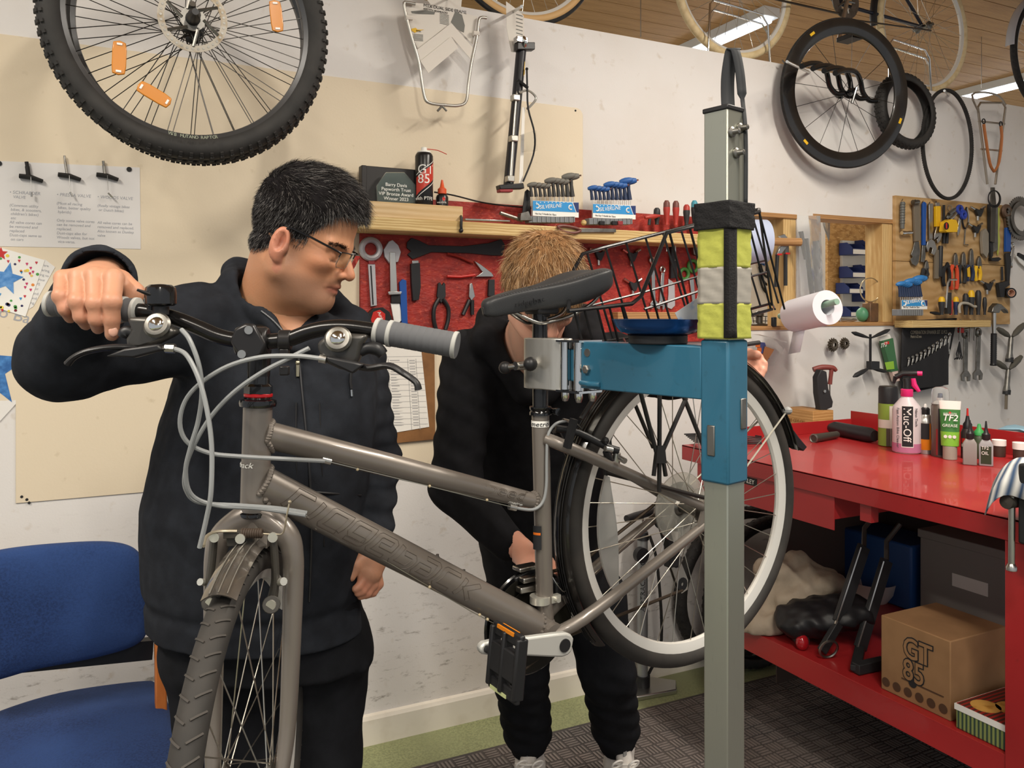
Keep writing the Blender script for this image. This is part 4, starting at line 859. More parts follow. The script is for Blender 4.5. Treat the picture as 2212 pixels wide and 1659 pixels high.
def strands(name,P,Nn,length,dirs,width,cols,parent,seg=4,curl=.25,seed=1,sway=None):
    r = np.random.default_rng(seed); n = len(P); t = np.linspace(0,1,seg+1); side = np.cross(dirs,r.normal(size=(n,3))); side /= np.linalg.norm(side,axis=1)[:,None]+1e-9; V = np.empty((n,seg+1,2,3)); bend = r.normal(size=(n,3))*curl+(0 if sway is None else sway)
    for i,s in enumerate(t):
        c = P+dirs*(length*s)[:,None]+(bend*length[:,None])*s*s; w = width*(1-s*.85); V[:,i,0] = c-side*w; V[:,i,1] = c+side*w
    V = V.reshape(-1,3); k = (np.arange(n)*(seg+1)*2)[:,None]; f = []
    for i in range(seg): f.append(np.concatenate([k+2*i,k+2*i+1,k+2*i+3,k+2*i+2],1))
    f = np.concatenate(f); g = G(); g.v = [c2r(V)]; g.n = len(V); g.f = [tuple(int(a) for a in q) for q in f]; o = mk(name,g,'hair',parent,angle=180); cc = np.repeat(cols,(seg+1)*2,axis=0); at = o.data.color_attributes.new('Col','FLOAT_COLOR','POINT'); at.data.foreach_set('color',np.concatenate([cc,np.ones((len(cc),1))],1).astype(np.float32).ravel()); o['kind'] = 'stuff'
    return o
def scalp_points(n,O,H,hairfn,seed):
    r = np.random.default_rng(seed); q = r.normal(size=(n*4,3)); q /= np.linalg.norm(q,axis=1)[:,None]; q = q*CRR+CRC; q = q[hairfn(q)][:n]; nn = (q-CRC)/CRR**2; nn /= np.linalg.norm(nn,axis=1)[:,None]; return q,nn
def cap_hair(O,H,hairfn,lenfn,parent,cols,lo=.14,h=.004,seed=3,name='hair_cap'):
    def f(p):
        q = (p-O) @ H; d = np.minimum(s_ell(q,CRC,CRR),s_ell(q,np.array((-.007,0,-.033)),(.056,.063,.046)))-lenfn(q)*(1+.35*noise3(q,160,seed)); m = hairfn(q,True); return smax(d,m,.006)
    return sdf_obj(name,f,O-.17,O+.17,h,'hair_base',parent,paint=lambda v: np.tile(cols,(len(v),1))*(1+.25*noise3(v,300,5))[:,None])
# ---------------------------------------------------------------- the man
man = thing('person','man in a dark zip hoodie and glasses with his hand on the handlebar','person',tuple(c2r(np.array([[pc(570,900,1.66)[0],1.66,0]]))[0]))
OM = pc(630,497,1.60); HM = head_axes(math.radians(-6),math.radians(21),0.02)
def neck_m(p): return smin(s_cap(p,OM+HM @ np.array((.0,0,-.05)),pc(590,668,1.66),.060,.072),s_cap(p,OM+HM @ np.array((.02,0,-.075)),pc(612,705,1.65),.044,.054),.03)
GA,GB = pc(106,656,1.262),pc(298,671,1.252)
fing = [[(136,601,1.258),(131,640,1.228),(141,668,1.226),(152,686,1.248)],[(170,598,1.253),(167,652,1.220),(175,684,1.222),(186,700,1.246)],[(205,597,1.250),(206,656,1.217),(208,690,1.219),(212,708,1.243)],[(246,602,1.248),(242,652,1.216),(242,690,1.220),(242,722,1.226)]]
frad = [(.0125,.0112,.0098,.0088),(.0132,.0118,.0105,.0095),(.0135,.0122,.0108,.0098),(.0142,.0128,.0112,.0102)]
WR = pc(228,602,1.335)
def hand_m(p):
    d = s_cap(p,WR,pc(205,604,1.275),.033,.024)
    for k,ch in enumerate(fing):
        pts = [pc(*c) for c in ch]; d = smin(d,s_cap(p,WR+(pts[0]-WR)*.25,pts[0],.022,frad[k][0]*1.05),.012)
    for k,ch in enumerate(fing):
        pts = [pc(*c) for c in ch]; e = s_cap(p,pts[0],pts[1],frad[k][0],frad[k][1]); e = smin(e,s_cap(p,pts[1],pts[2],frad[k][1]*.96,frad[k][2]),.004); e = smin(e,s_cap(p,pts[2],pts[3],frad[k][2],frad[k][3]),.004); e = smin(e,np.linalg.norm(p-pts[1],axis=1)-frad[k][1]*1.06,.004); d = smin(d,e,.0035)
    th = [pc(262,606,1.29),pc(290,632,1.285),pc(280,668,1.282),pc(255,686,1.272)]
    for i in range(3): d = smin(d,s_cap(p,th[i],th[i+1],.0165-.002*i,.0145-.002*i),.008)
    return smin(d,s_cap(p,WR,pc(170,690,1.39),.03,.034),.02)
HL = [pc(806,1165,1.66),pc(803,1205,1.645),pc(796,1236,1.63)]
lf = [[(812,1232,1.645),(818,1262,1.64),(806,1280,1.63),(790,1286,1.62)],[(803,1236,1.635),(806,1264,1.625),(794,1282,1.615),(779,1288,1.61)],[(792,1236,1.628),(793,1262,1.615),(783,1277,1.605),(773,1281,1.60)],[(784,1230,1.622),(783,1254,1.61),(775,1268,1.60),(768,1272,1.595)]]
def hand_l(p):
    d = smin(s_cap(p,HL[0],HL[1],.026,.03),s_cap(p,HL[1],HL[2],.03,.027),.01)
    for ch in lf:
        pts = [pc(*c) for c in ch]; d = smin(d,s_cap(p,HL[1],pts[0],.018,.0115),.008)
        e = s_cap(p,pts[0],pts[1],.0112,.0102)
        for i in (1,2): e = smin(e,s_cap(p,pts[i],pts[i+1],.0102-.001*i,.0094-.001*i),.003)
        d = smin(d,e,.003)
    t = [pc(788,1200,1.63),pc(768,1222,1.61),pc(758,1246,1.60)]
    return smin(smin(d,s_cap(p,t[0],t[1],.016,.0125),.008),s_cap(p,t[1],t[2],.0125,.0095),.004)
SHR,ELR = pc(432,704,1.60),pc(138,772,1.43); SHL,ELL = pc(752,780,1.76),pc(800,1000,1.77)
TS = [(pc(0,y,1.66)[2],pc(x,y,1.66)[0],1.66+dd,a,b) for (y,x,a,b,dd) in ((655,580,.085,.075,.02),(705,588,.165,.105,.02),(790,592,.205,.135,.01),(920,578,.222,.155,0),(1100,548,.224,.17,-.01),(1290,546,.220,.165,0),(1352,552,.220,.16,0))]
def man_under(p):   # arms and trunk under the clothes, joined to neck and hands
    d = s_loft(p,[(a,b,c,e*.88,f*.88) for a,b,c,e,f in TS],-.2); d = smin(d,s_cap(p,SHR,ELR,.055,.045),.03); d = smin(d,s_cap(p,ELR,WR,.042,.030),.02); d = smin(d,s_cap(p,SHL,ELL,.05,.042),.03); d = smin(d,s_cap(p,ELL,HL[0],.04,.028),.02)
    return smin(d,neck_m(p),.03)
def man_skin_head(p): return smin(head_sdf((p-OM) @ HM,1.07),neck_m(p),.028)
def paint_man(v):
    c = head_paint((v-OM) @ HM,'#c08a68',.6,'#b9694f','#9c5a4e'); far = np.linalg.norm(v-OM,axis=1) > .3; hc = srgb('#bd8a6e')*np.ones((len(v),3))
    for ch in fing+lf:
        for w in ch[1:3]: d = np.linalg.norm(v-pc(*w),axis=1); hc = hc*(1-.5*np.exp(-(d/.011)**2))[:,None]+srgb('#b26a58')*(.5*np.exp(-(d/.011)**2))[:,None]
    c[far] = hc[far]; return c
body = sdf_obj('body',man_skin_head,OM+np.array((-.20,-.16,-.26)),OM+np.array((.18,.18,.15)),.0032,'skin',man,paint_man,
        extra=[(hand_m,pc(90,740,1.27)-np.array((0,.09,0)),np.array((pc(320,500,1.27)[0],1.46,pc(0,540,1.27)[2]+.02)),.0028),(hand_l,HL[2]-np.array((.075,.09,.085)),HL[0]+np.array((.06,.05,.05)),.003),
               (man_under,(-.86,1.2,.84),(-.18,1.95,1.54),.016)])
g = G(); c = pc(242,715,1.212); g.ball(c2r(np.array([c+np.array((0,.0035,-.001))]))[0],(.0065,.0018,.0075),10); mk('fingernail',g,M('nail','#c99a86',.3),body)
def hoodie_f(p,wr=1.0):
    d = s_loft(p,TS,-.2)
    fold = .005*np.sin(p[:,2]*150+p[:,0]*20+3*noise3(p,14,91))
    d = smin(d,s_cap(p,SHR,ELR,.086,.070)+.004*noise3(p,45,4),.05); d = smin(d,s_cap(p,ELR,pc(212,606,1.315),.069,.057)+.003*noise3(p,60,8),.03)
    d = smin(d,s_cap(p,SHL,ELL,.078,.062)+fold*.5,.05); d = smin(d,s_cap(p,ELL,HL[0]+np.array((0,0,.012)),.060,.041)+fold*.8,.02)
    # hood and collar rolled round the neck
    R = [pc(505,618,1.62),pc(512,588,1.72),pc(590,590,1.79),pc(690,625,1.80),pc(765,700,1.74),pc(762,745,1.66)]
    for i in range(5): d = smin(d,s_cap(p,R[i],R[i+1],.030,.030),.02)
    d = smin(d,s_cap(p,pc(505,618,1.62),pc(640,742,1.535),.026,.020),.02); d = smin(d,s_cap(p,pc(750,720,1.66),pc(662,750,1.55),.024,.018),.02)
    d = d+.0045*noise3(p*np.array((1,1,.6)),34,11)+.002*noise3(p,95,12)
    d = d+.006*np.exp(-((p[:,2]-pc(0,1290,1.66)[2])/.012)**2)
    nk = smin(neck_m(p)-.009,s_cap(p,pc(618,670,1.60),pc(642,735,1.52),.032,.010),.02); d = smax(d,-nk,.012)
    d = smax(d,-s_cap(p,pc(214,606,1.305),pc(198,650,1.22),.047,.062),.008)
    return d
hood_b = sdf_obj('hoodie',hoodie_f,(-.93,1.22,.86),(-.13,2.0,1.66),.005,'hoodie_cloth',man)
LGR,LGL = [pc(478,1360,1.68),pc(492,1640,1.66)],[pc(680,1360,1.70),pc(680,1640,1.69)]
def trou_m(p):
    z0 = pc(0,1320,1.66)[2]; d = s_loft(p,[(z0+.04,pc(562,1300,1.66)[0],1.67,.205,.14),(z0-.10,pc(575,1400,1.66)[0],1.67,.208,.145)],-.2)
    for (a,b,ft) in ((LGR[0],LGR[1],np.array((LGR[1][0]+.0,1.66,.09))),(LGL[0],LGL[1],np.array((LGL[1][0]+.0,1.69,.09)))): d = smin(d,s_cap(p,a-np.array((0,0,.04)),b,.112,.092),.05); d = smin(d,s_cap(p,b,ft,.092,.062),.02)
    return d+.004*noise3(p,30,21)+.002*noise3(p,80,22)
sdf_obj('trousers',trou_m,(-.90,1.45,.02),(-.20,1.92,.96),.0085,'trouser_cloth',man)
for s_,X_ in ((0,LGR[1][0]),(1,LGL[1][0])):
    def shoe_m(p,X_=X_): return smax(smin(s_cap(p,np.array((X_,1.72,.045)),np.array((X_+.06,1.50,.035)),.046,.040),s_cap(p,np.array((X_,1.68,.07)),np.array((X_,1.68,.12)),.05,.045),.03),-p[:,2]+.006,.004)
    sdf_obj('shoe',shoe_m,(X_-.1,1.4,0),(X_+.16,1.82,.2),.008,'black',man)
# zip, puller, drawstring, pocket seam laid on the cloth
def on_hood(pts,off=.002,D0=1.35,D1=1.8):
    out = []
    for x,y in pts: P = march(hoodie_f,x,y,D0,D1); out.append(c2r(np.array([P*(1-off/P[1])+np.array((0,0,EYE*(off/P[1])))]))[0])
    return out
zp = [(565,672),(590,692),(612,716),(632,742),(645,772),(652,840),(660,920),(668,1010),(672,1100),(672,1200),(668,1300)]
g = G(); Z = catmull(on_hood(zp),8); g.tube(Z,.0022,6); mk('zip',g,M('zip_dark','#3a3a3c',.4,.6),hood_b)
g = G()
for i,p in enumerate(catmull(on_hood(zp[:4],.003),9)): g.box(p,(.003,.003,.0016))
mk('zip_teeth',g,'steel',hood_b,kind='stuff')
g = G(); p = on_hood([(643,800)],.006)[0]; g.box(p,(.006,.004,.024)); g.ball(p+UP*.014,.005,8); mk('zip_puller',g,M('brass_grey','#b0a890',.3,.9),hood_b,bev=.001)
for P in ([(758,806),(757,825),(759,840)],):
    g = G(); g.tube(on_hood(P,.004),.0032,8); mk('drawstring',g,'black',hood_b); g = G(); q = on_hood([(759,842),(760,856)],.005); g.tube(q,.0026,8); mk('string_tip',g,'chrome',hood_b)
g = G(); g.tube(catmull(on_hood([(668,1062),(720,1066),(780,1070)],.0015),6),.0022,6); g.tube(catmull(on_hood([(640,870),(640,1000),(650,1180)],.001),6),.0016,6); g.tube(catmull(on_hood([(690,870),(695,1000),(700,1180)],.001),6),.0016,6); mk('seam',g,'black',hood_b,kind='stuff')
# hair, brows, eyes, glasses
def hair_m(q,sd=False):
    x,y,z = q[:,0],np.abs(q[:,1]),q[:,2]
    line = np.interp(x,[-.12,-.05,-.01,.03,.038,.058,.064,.078,.095,.13],[-.078,-.068,-.045,.006,-.018,-.014,.012,.034,.058,.070])
    return (line-z) if sd else z > line
def len_m(q): return .003+.010*np.clip((q[:,2]-.02)/.08,0,1)+.008*np.clip((q[:,0]-.03)/.08,0,1)*np.clip((q[:,2]-.04)/.03,0,1)
cap_hair(OM,HM,hair_m,len_m,man,srgb('#1c1a1b'))
q,nn = scalp_points(26000,OM,HM,hair_m,31); r = np.random.default_rng(5); e_ = r.normal(size=(9000,3)); e_ /= np.linalg.norm(e_,axis=1)[:,None]; e_ = e_[e_[:,0] < .1]; q2 = e_*np.array((.056,.063,.046))+np.array((-.007,0,-.033)); k_ = hair_m(q2) & (q2[:,2] < -.005); q = np.concatenate([q,q2[k_]]); nn = np.concatenate([nn,e_[k_]]); top = np.clip((q[:,2]-.035)/.06,0,1); wv = .35*np.sin(q[:,1]*120+q[:,0]*60)+.25*np.sin(q[:,0]*140+q[:,2]*90)
flow = np.array((.85,0,.05))*top[:,None]+np.array((-.12,0,-.95))*(1-top)[:,None]; flow[:,1] += wv*top; dl = nn*(.25+.5*top)[:,None]+flow*.8+r.normal(size=q.shape)*.16; bk_ = ((q[:,0] < -.03) & (q[:,2] > .075))[:,None]; dl += np.array((-.5,0,.9))*bk_; dl /= np.linalg.norm(dl,axis=1)[:,None]
sw = flow*.45-nn*.45*top[:,None]+np.array((.1,0,-.35))*((q[:,0] > .07) & (q[:,2] > .05))[:,None]; ln = .009+.019*top*(.55+.6*r.random(len(q))); ln *= np.clip(.45+(q[:,2]+.07)/.06,.4,1); grey = r.random(len(q)) < .13; cols = np.where(grey[:,None],srgb('#716d6a'),srgb('#221f1f'))*(.6+.9*r.random((len(q),1)))
strands('hair',OM+(q+nn*len_m(q)[:,None]*.6) @ HM.T,nn,ln,dl @ HM.T,.00055,cols,man,seed=6,seg=3,curl=.12,sway=sw @ HM.T)
r = np.random.default_rng(9); n = 700; u = r.random(n); s = np.where(r.random(n) < .5,1,-1); bq = np.stack([.1205-.022*u**2,s*(.009+.046*u),.000+.005*np.sin(u*2.4)+.006*r.random(n)],1); bd = np.stack([.1+.0*u,s*.9,.25-.4*u],1)+r.normal(size=(n,3))*.15; bd /= np.linalg.norm(bd,axis=1)[:,None]
strands('eyebrow',OM+bq @ HM.T,None,np.full(n,.010),bd @ HM.T,.0007,np.tile(srgb('#191615'),(n,1)),man,seed=4,curl=.1)
def hd(f,l,u): return c2r(np.array([OM+HM @ np.array((f,l,u))]))[0]
gl = thing('glasses','half-rim rectangular glasses with black temples worn by the man','glasses',tuple(hd(.12,0,-.015)))
for s in (1,-1):
    cx,w,t,b = .034,.024,.004,-.026
    ol = [(cx-w,t),(cx+w,t),(cx+w,b+.006),(cx+w-.006,b),(cx-w+.006,b),(cx-w,b+.006)]
    def L3(y,z,s=s): return hd(.132-.0045*((y-.01)/.05)**2*1.2+z*.12,s*y,z-.006)
    g = G(); g.prism([L3(y,z) for y,z in ol],hd(.0012,0,0)-hd(0,0,0)); mk('lens',g,M('lens_glass','#eef4ee',.02,trans=1,ior=1.08),gl,bev=.0003); g = G(); g.tube([L3(y,z) for y,z in ol[1:]+ol[:1]],.0006,5); mk('lens_edge',g,'alu',gl)
    g = G(); g.tube([L3(cx-w-.001,-.004),L3(cx-w,t),L3(cx,t+.001),L3(cx+w,t),L3(cx+w+.001,-.006)],.0014,6); g.tube([L3(cx+w,t-.002),hd(.120,s*.066,-.002),hd(.07,s*.079,.005),hd(.032,s*.083,.008),hd(.012,s*.085,-.004)],.0021,6); mk('temple',g,M('frame_metal','#2a2a2c',.3,.7),gl)
g = G(); g.tube([hd(.1315,.010,-.002),hd(.135,0,.001),hd(.1315,-.010,-.002)],.0014,6); mk('bridge',g,'frame_metal',gl)
# ---------------------------------------------------------------- the young man behind the saddle
boy = thing('person','ginger-haired young person in black bending over the bicycle chainset behind the saddle','person',tuple(c2r(np.array([[.08,2.55,0]]))[0]))
OB = pc(1166,612,1.96); HBo = head_axes(math.radians(-72),math.radians(40),.06)
def neck_b(p): return s_cap(p,OB+HBo @ np.array((-.01,0,-.06)),pc(1150,770,2.16),.058,.066)
SBR,EBR,WBR = pc(1015,770,2.18),pc(985,1055,2.12),pc(1128,1192,1.93)
SBL,EBL,WBL = pc(1318,775,2.20),pc(1448,815,2.30),pc(1592,786,2.14)
BS = [(pc(0,y,D)[2],pc(x,y,D)[0],D,a,b) for (y,D,x,a,b) in ((690,2.17,1160,.10,.085),(745,2.20,1160,.185,.115),(860,2.28,1150,.208,.14),(1000,2.36,1150,.205,.15),(1150,2.43,1170,.19,.15),(1262,2.47,1185,.185,.145))]
hbf = [[(1172,1228,1.80),(1190,1240,1.745),(1196,1262,1.715),(1190,1278,1.70)],[(1164,1238,1.79),(1180,1256,1.735),(1182,1276,1.71),(1175,1290,1.70)],[(1152,1244,1.79),(1166,1266,1.735),(1166,1286,1.71),(1158,1298,1.70)],[(1142,1246,1.795),(1152,1272,1.745),(1150,1292,1.72),(1144,1302,1.71)]]
def hand_of(p,W,ch,th,r0=.0105):
    m = np.mean([pc(*c[0]) for c in ch],0); d = s_cap(p,W,W+(m-W)*.7,.027,.028)
    for c in ch:
        pts = [pc(*k) for k in c]; d = smin(d,s_cap(p,W+(pts[0]-W)*.4,pts[0],.016,r0*1.1),.008); e = s_cap(p,pts[0],pts[1],r0,r0*.95)
        for i in (1,2): e = smin(e,s_cap(p,pts[i],pts[i+1],r0*.95,r0*.82),.003)
        d = smin(d,e,.003)
    t = [pc(*k) for k in th]
    for i in range(len(t)-1): d = smin(d,s_cap(p,t[i],t[i+1],.0145-.002*i,.0125-.002*i),.006)
    return d
def hand_br(p): return smin(hand_of(p,WBR,hbf,[(1160,1205,1.88),(1185,1215,1.82),(1205,1235,1.77)]),s_cap(p,WBR,EBR,.030,.036),.01)
hlf = [[(1626,776,2.085),(1640,772,2.06),(1650,786,2.045),(1650,800,2.04)],[(1624,784,2.08),(1638,786,2.05),(1646,800,2.035),(1644,812,2.03)],[(1620,792,2.075),(1632,798,2.045),(1638,812,2.03),(1634,822,2.03)],[(1614,798,2.075),(1624,808,2.045),(1626,820,2.03),(1622,828,2.03)]]
def hand_bl(p): return hand_of(p,WBL,hlf,[(1600,775,2.1),(1618,764,2.07),(1636,766,2.045)])
def boy_head(p): return smin(head_sdf((p-OB) @ HBo,1.0),neck_b(p),.025)
def boy_under(p):
    d = s_loft(p,[(a,b,c,e*.86,f*.86) for a,b,c,e,f in BS]); d = smin(d,s_cap(p,SBR,EBR,.045,.038),.03); d = smin(d,s_cap(p,EBR,WBR,.036,.028),.02); d = smin(d,s_cap(p,SBL,EBL,.045,.038),.03); d = smin(d,s_cap(p,EBL,WBL,.036,.028),.02); return smin(d,neck_b(p),.03)
def paint_boy(v):
    c = head_paint((v-OB) @ HBo,'#d9a68e',0,'#d4836e','#bd6d62'); far = np.linalg.norm(v-OB,axis=1) > .3; c[far] = srgb('#d49a83'); return c
sdf_obj('body',boy_head,OB+np.array((-.17,-.18,-.25)),OB+np.array((.17,.22,.16)),.0036,'skin',boy,paint_boy,
        extra=[(hand_br,(.0,1.66,.82),(.12,2.02,1.06),.0034),(hand_bl,WBL-np.array((.04,.13,.07)),WBL+np.array((.10,.05,.06)),.0034),(boy_under,(-.22,1.85,.7),(.65,2.6,1.5),.018)])
def hood_bf(p):
    d = s_loft(p,BS); fold = .004*np.sin(p[:,2]*95+p[:,0]*60+3*noise3(p,14,90))
    d = smin(d,s_cap(p,SBR,EBR,.075,.064)+fold*.7,.05); d = smin(d,s_cap(p,EBR,pc(1100,1172,1.965),.062,.043)+fold*.6,.02)
    d = smin(d,s_cap(p,SBL,EBL,.075,.062)+fold*.5,.05); d = smin(d,s_cap(p,EBL,pc(1572,790,2.16),.060,.042)+fold*.5,.02)
    R = [pc(1052,735,2.10),pc(1060,690,2.2),pc(1150,668,2.27),pc(1262,690,2.2),pc(1285,745,2.1)]
    for i in range(4): d = smin(d,s_cap(p,R[i],R[i+1],.035,.035),.025)
    d = smin(d,s_cap(p,pc(1052,735,2.10),pc(1130,850,2.10),.03,.03),.025); d = smin(d,s_cap(p,pc(1285,745,2.10),pc(1180,850,2.10),.03,.03),.025)
    d = d+.0055*noise3(p*np.array((1,1,.6)),30,41)+.002*noise3(p,80,42); d = smax(d,-(neck_b(p)-.012),.006); d = smax(d,-s_cap(p,pc(1160,700,2.0),pc(1160,800,1.98),.06,.05),.01); return d
hb2 = sdf_obj('hoodie',hood_bf,(-.32,1.84,.66),(.64,2.70,1.62),.006,'hoodie_black',boy)
def trou_b(p):
    h = pc(1185,1250,2.48); d = s_loft(p,[(h[2]+.05,h[0],2.48,.165,.125),(h[2]-.06,h[0]+.01,2.49,.168,.13)])
    for (hp,kn,an) in ((pc(1118,1290,2.49),pc(1122,1450,2.50),pc(1140,1578,2.62)),(pc(1280,1290,2.50),pc(1312,1450,2.50),pc(1330,1572,2.62))):
        d = smin(d,s_cap(p,hp,kn,.105,.082),.04); d = smin(d,s_cap(p,kn,an,.082,.076)+.003*np.sin(p[:,2]*110+p[:,0]*40),.03); d = smin(d,s_cap(p,an-np.array((0,0,.01)),an-np.array((0,-.01,.05)),.068,.052),.02)
    return d+.005*noise3(p,26,51)+.002*noise3(p,80,52)
sdf_obj('trousers',trou_b,(-.14,2.3,.10),(.50,2.8,1.08),.008,'trouser_cloth',boy)
M('trainer','#d8d3cd',.7,var=(40,'#c6bfb8',.4,.7)); M('lace','#e6e2dc',.8)
for (ax_,side) in ((1146,-1),(1338,1)):
    an = pc(ax_,1600,2.63); X0 = an[0]
    def shoe_b(p,X0=X0,side=side):
        heel,toe = np.array((X0-.0*side,2.67,.045)),np.array((X0+.035*side,2.42,.038)); d = s_cap(p,heel,toe,.042,.044); d = smin(d,s_cap(p,np.array((X0,2.65,.06)),np.array((X0+.005*side,2.645,.115)),.046,.046),.025); d = smin(d,s_cap(p,np.array((X0+.012*side,2.56,.075)),np.array((X0+.006*side,2.585,.135)),.028,.024),.02); return smax(d,-p[:,2]+.006,.004)
    so = sdf_obj('trainer',shoe_b,(X0-.12,2.3,0),(X0+.12,2.76,.18),.006,'trainer',boy)
    g = G()
    def T(a,b,c): return c2r(np.array([[X0+a*side,b,c]]))[0]
    for i in range(3): z_ = .118-.014*i; b_ = 2.55-.022*i; g.tube([T(-.028,b_+.01,z_-.01),T(.012,b_-.022,z_+.004),T(.048,b_+.01,z_-.01)],.0035,6,sm=4)
    g.ring(T(-.02,2.525,.125),(0,1,.6),.018,.003,16,6); g.ring(T(.03,2.525,.125),(0,1,.6),.018,.003,16,6); mk('lace',g,'lace',so,kind='stuff')
    g = G(); g.box(T(.008,2.5585,.143),(.012,.003,.022)); mk('tongue_tab',g,'grey_plastic',so)
def hair_b(q,sd=False):
    x,y,z = q[:,0],np.abs(q[:,1]),q[:,2]; line = np.interp(x,[-.12,-.06,-.03,0,.02,.05,.08,.13],[-.09,-.075,-.02,.0,-.03,.0,.03,.022]); return (line-z) if sd else z > line
def len_b(q): return .008+.008*np.clip((q[:,2])/.1,0,1)
cap_hair(OB,HBo,hair_b,len_b,boy,srgb('#8f6a48'),seed=13)
q,nn = scalp_points(24000,OB,HBo,hair_b,77); r = np.random.default_rng(15); top = np.clip((q[:,2]-.0)/.1,0,1); cr = np.array((-.03,0,.12)); out = q-cr; out -= nn*np.sum(out*nn,1)[:,None]; out /= np.linalg.norm(out,axis=1)[:,None]+1e-6
cl = np.stack([np.sin(q @ r.normal(size=3)*170+k) for k in range(3)],1)*.28; dl = nn*.30+out*.75+cl+r.normal(size=q.shape)*.10; dl /= np.linalg.norm(dl,axis=1)[:,None]; ln = .026+.020*r.random(len(q)); pal = np.array([srgb('#96714d'),srgb('#ad875e'),srgb('#7a5b3e'),srgb('#c5a37a')]); cols = pal[r.integers(0,4,len(q))]*(.75+.5*r.random((len(q),1)))
strands('hair',OB+(q+nn*len_b(q)[:,None]*.6) @ HBo.T,nn,ln,dl @ HBo.T,.0009,cols,boy,seed=16,seg=3,curl=.12,sway=(-nn*.35+out*.2) @ HBo.T)
# ================================================================== things on the tool wall
def mpp(x,d=0.0): r = ray(x,HZ); return (WY-d)/r.y/F            # metres per picture point on the wall there
def rect(x0,y0,x1,y1): return [(x0,y0),(x1,y0),(x1,y1),(x0,y1)]
def part_geo(kind,data,d,t):
    g = G()
    if kind == 'poly': g.plate(data,d,t)
    elif kind == 'tube': g.tube([wl(x,y,d) for x,y in data],t,8)
    elif kind == 'curve': g.tube([wl(x,y,d) for x,y in data],t,8,sm=5)
    elif kind == 'tube3': g.tube([wl(x,y,e) for x,y,e in data],t,8)
    elif kind == 'ring': x,y,R = data; g.ring(wl(x,y,d),(0,1,0),R*mpp(x,d),t,28,8)
    elif kind == 'disc': x,y,R = data; g.disc(wl(x,y,d),(0,-1,0),R*mpp(x,d),t,20)
    elif kind == 'ball': x,y,R = data; g.ball(wl(x,y,d),R*mpp(x,d),12)
    elif kind == 'lathe':
        (x0,y0),(x1,y1) = data; a,b = V3(wl(x0,y0,d)),V3(wl(x1,y1,d)); L = np.linalg.norm(b-a); s = mpp((x0+x1)/2,d); g.lathe([(r*s,u*L) for u,r in t],a,b-a,16)
    return g
HANDLE = [(0,2),(.04,4),(.3,5),(.6,4.2),(.85,5),(1,3.2)]
def wt(name,label,cat,parts,group=None,bev=.0012):
    if len(parts) == 1:
        n,k,data,d,t,m = parts[0]; o = mk(name,part_geo(k,data,d,t),m,None,bev=bev if k == 'poly' else 0); return tag(o,label,cat,group)
    gs = [part_geo(k,data,d,t) for n,k,data,d,t,m in parts]; V = np.concatenate([g.verts() for g in gs]); root = thing(name,label,cat,((V[:,0].min()+V[:,0].max())/2,(V[:,1].min()+V[:,1].max())/2,V[:,2].min()),group)
    for g,(n,k,data,d,t,m) in zip(gs,parts): mk(n,g,m,root,bev=bev if k == 'poly' else 0)
    return root
# ---- big wheels on a hook at upper left
def knobs(g,c,ax,R,tw,n,rows=((0.,.9),(.5,.8),(-.5,.8),(.95,.7),(-.95,.7)),size=(.011,.012,.007)):
    x,y,z = basis(ax); c = V3(c)
    for ri,(b,s) in enumerate(rows):
        for i in range(n):
            a = 2*math.pi*(i+(.5 if ri % 2 else 0))/n; rad = math.cos(a)*x+math.sin(a)*y; tan = -math.sin(a)*x+math.cos(a)*y; nrm = rad*math.cos(b)+z*math.sin(b); sd = np.cross(nrm,tan)
            g.box(c+rad*(R-tw)+nrm*(tw+.001),(size[0]*s,size[1]*s,size[2]),np.stack([tan,sd,nrm],1))
M('mtb_tyre','#242322',.7,var=(18,'#302e2c',.4,.7)); M('dark_rim','#4a4a4b',.35,.5); M('dark_spoke','#3c3a38',.35,.9); M('amber','#d4851c',.25,trans=.1)
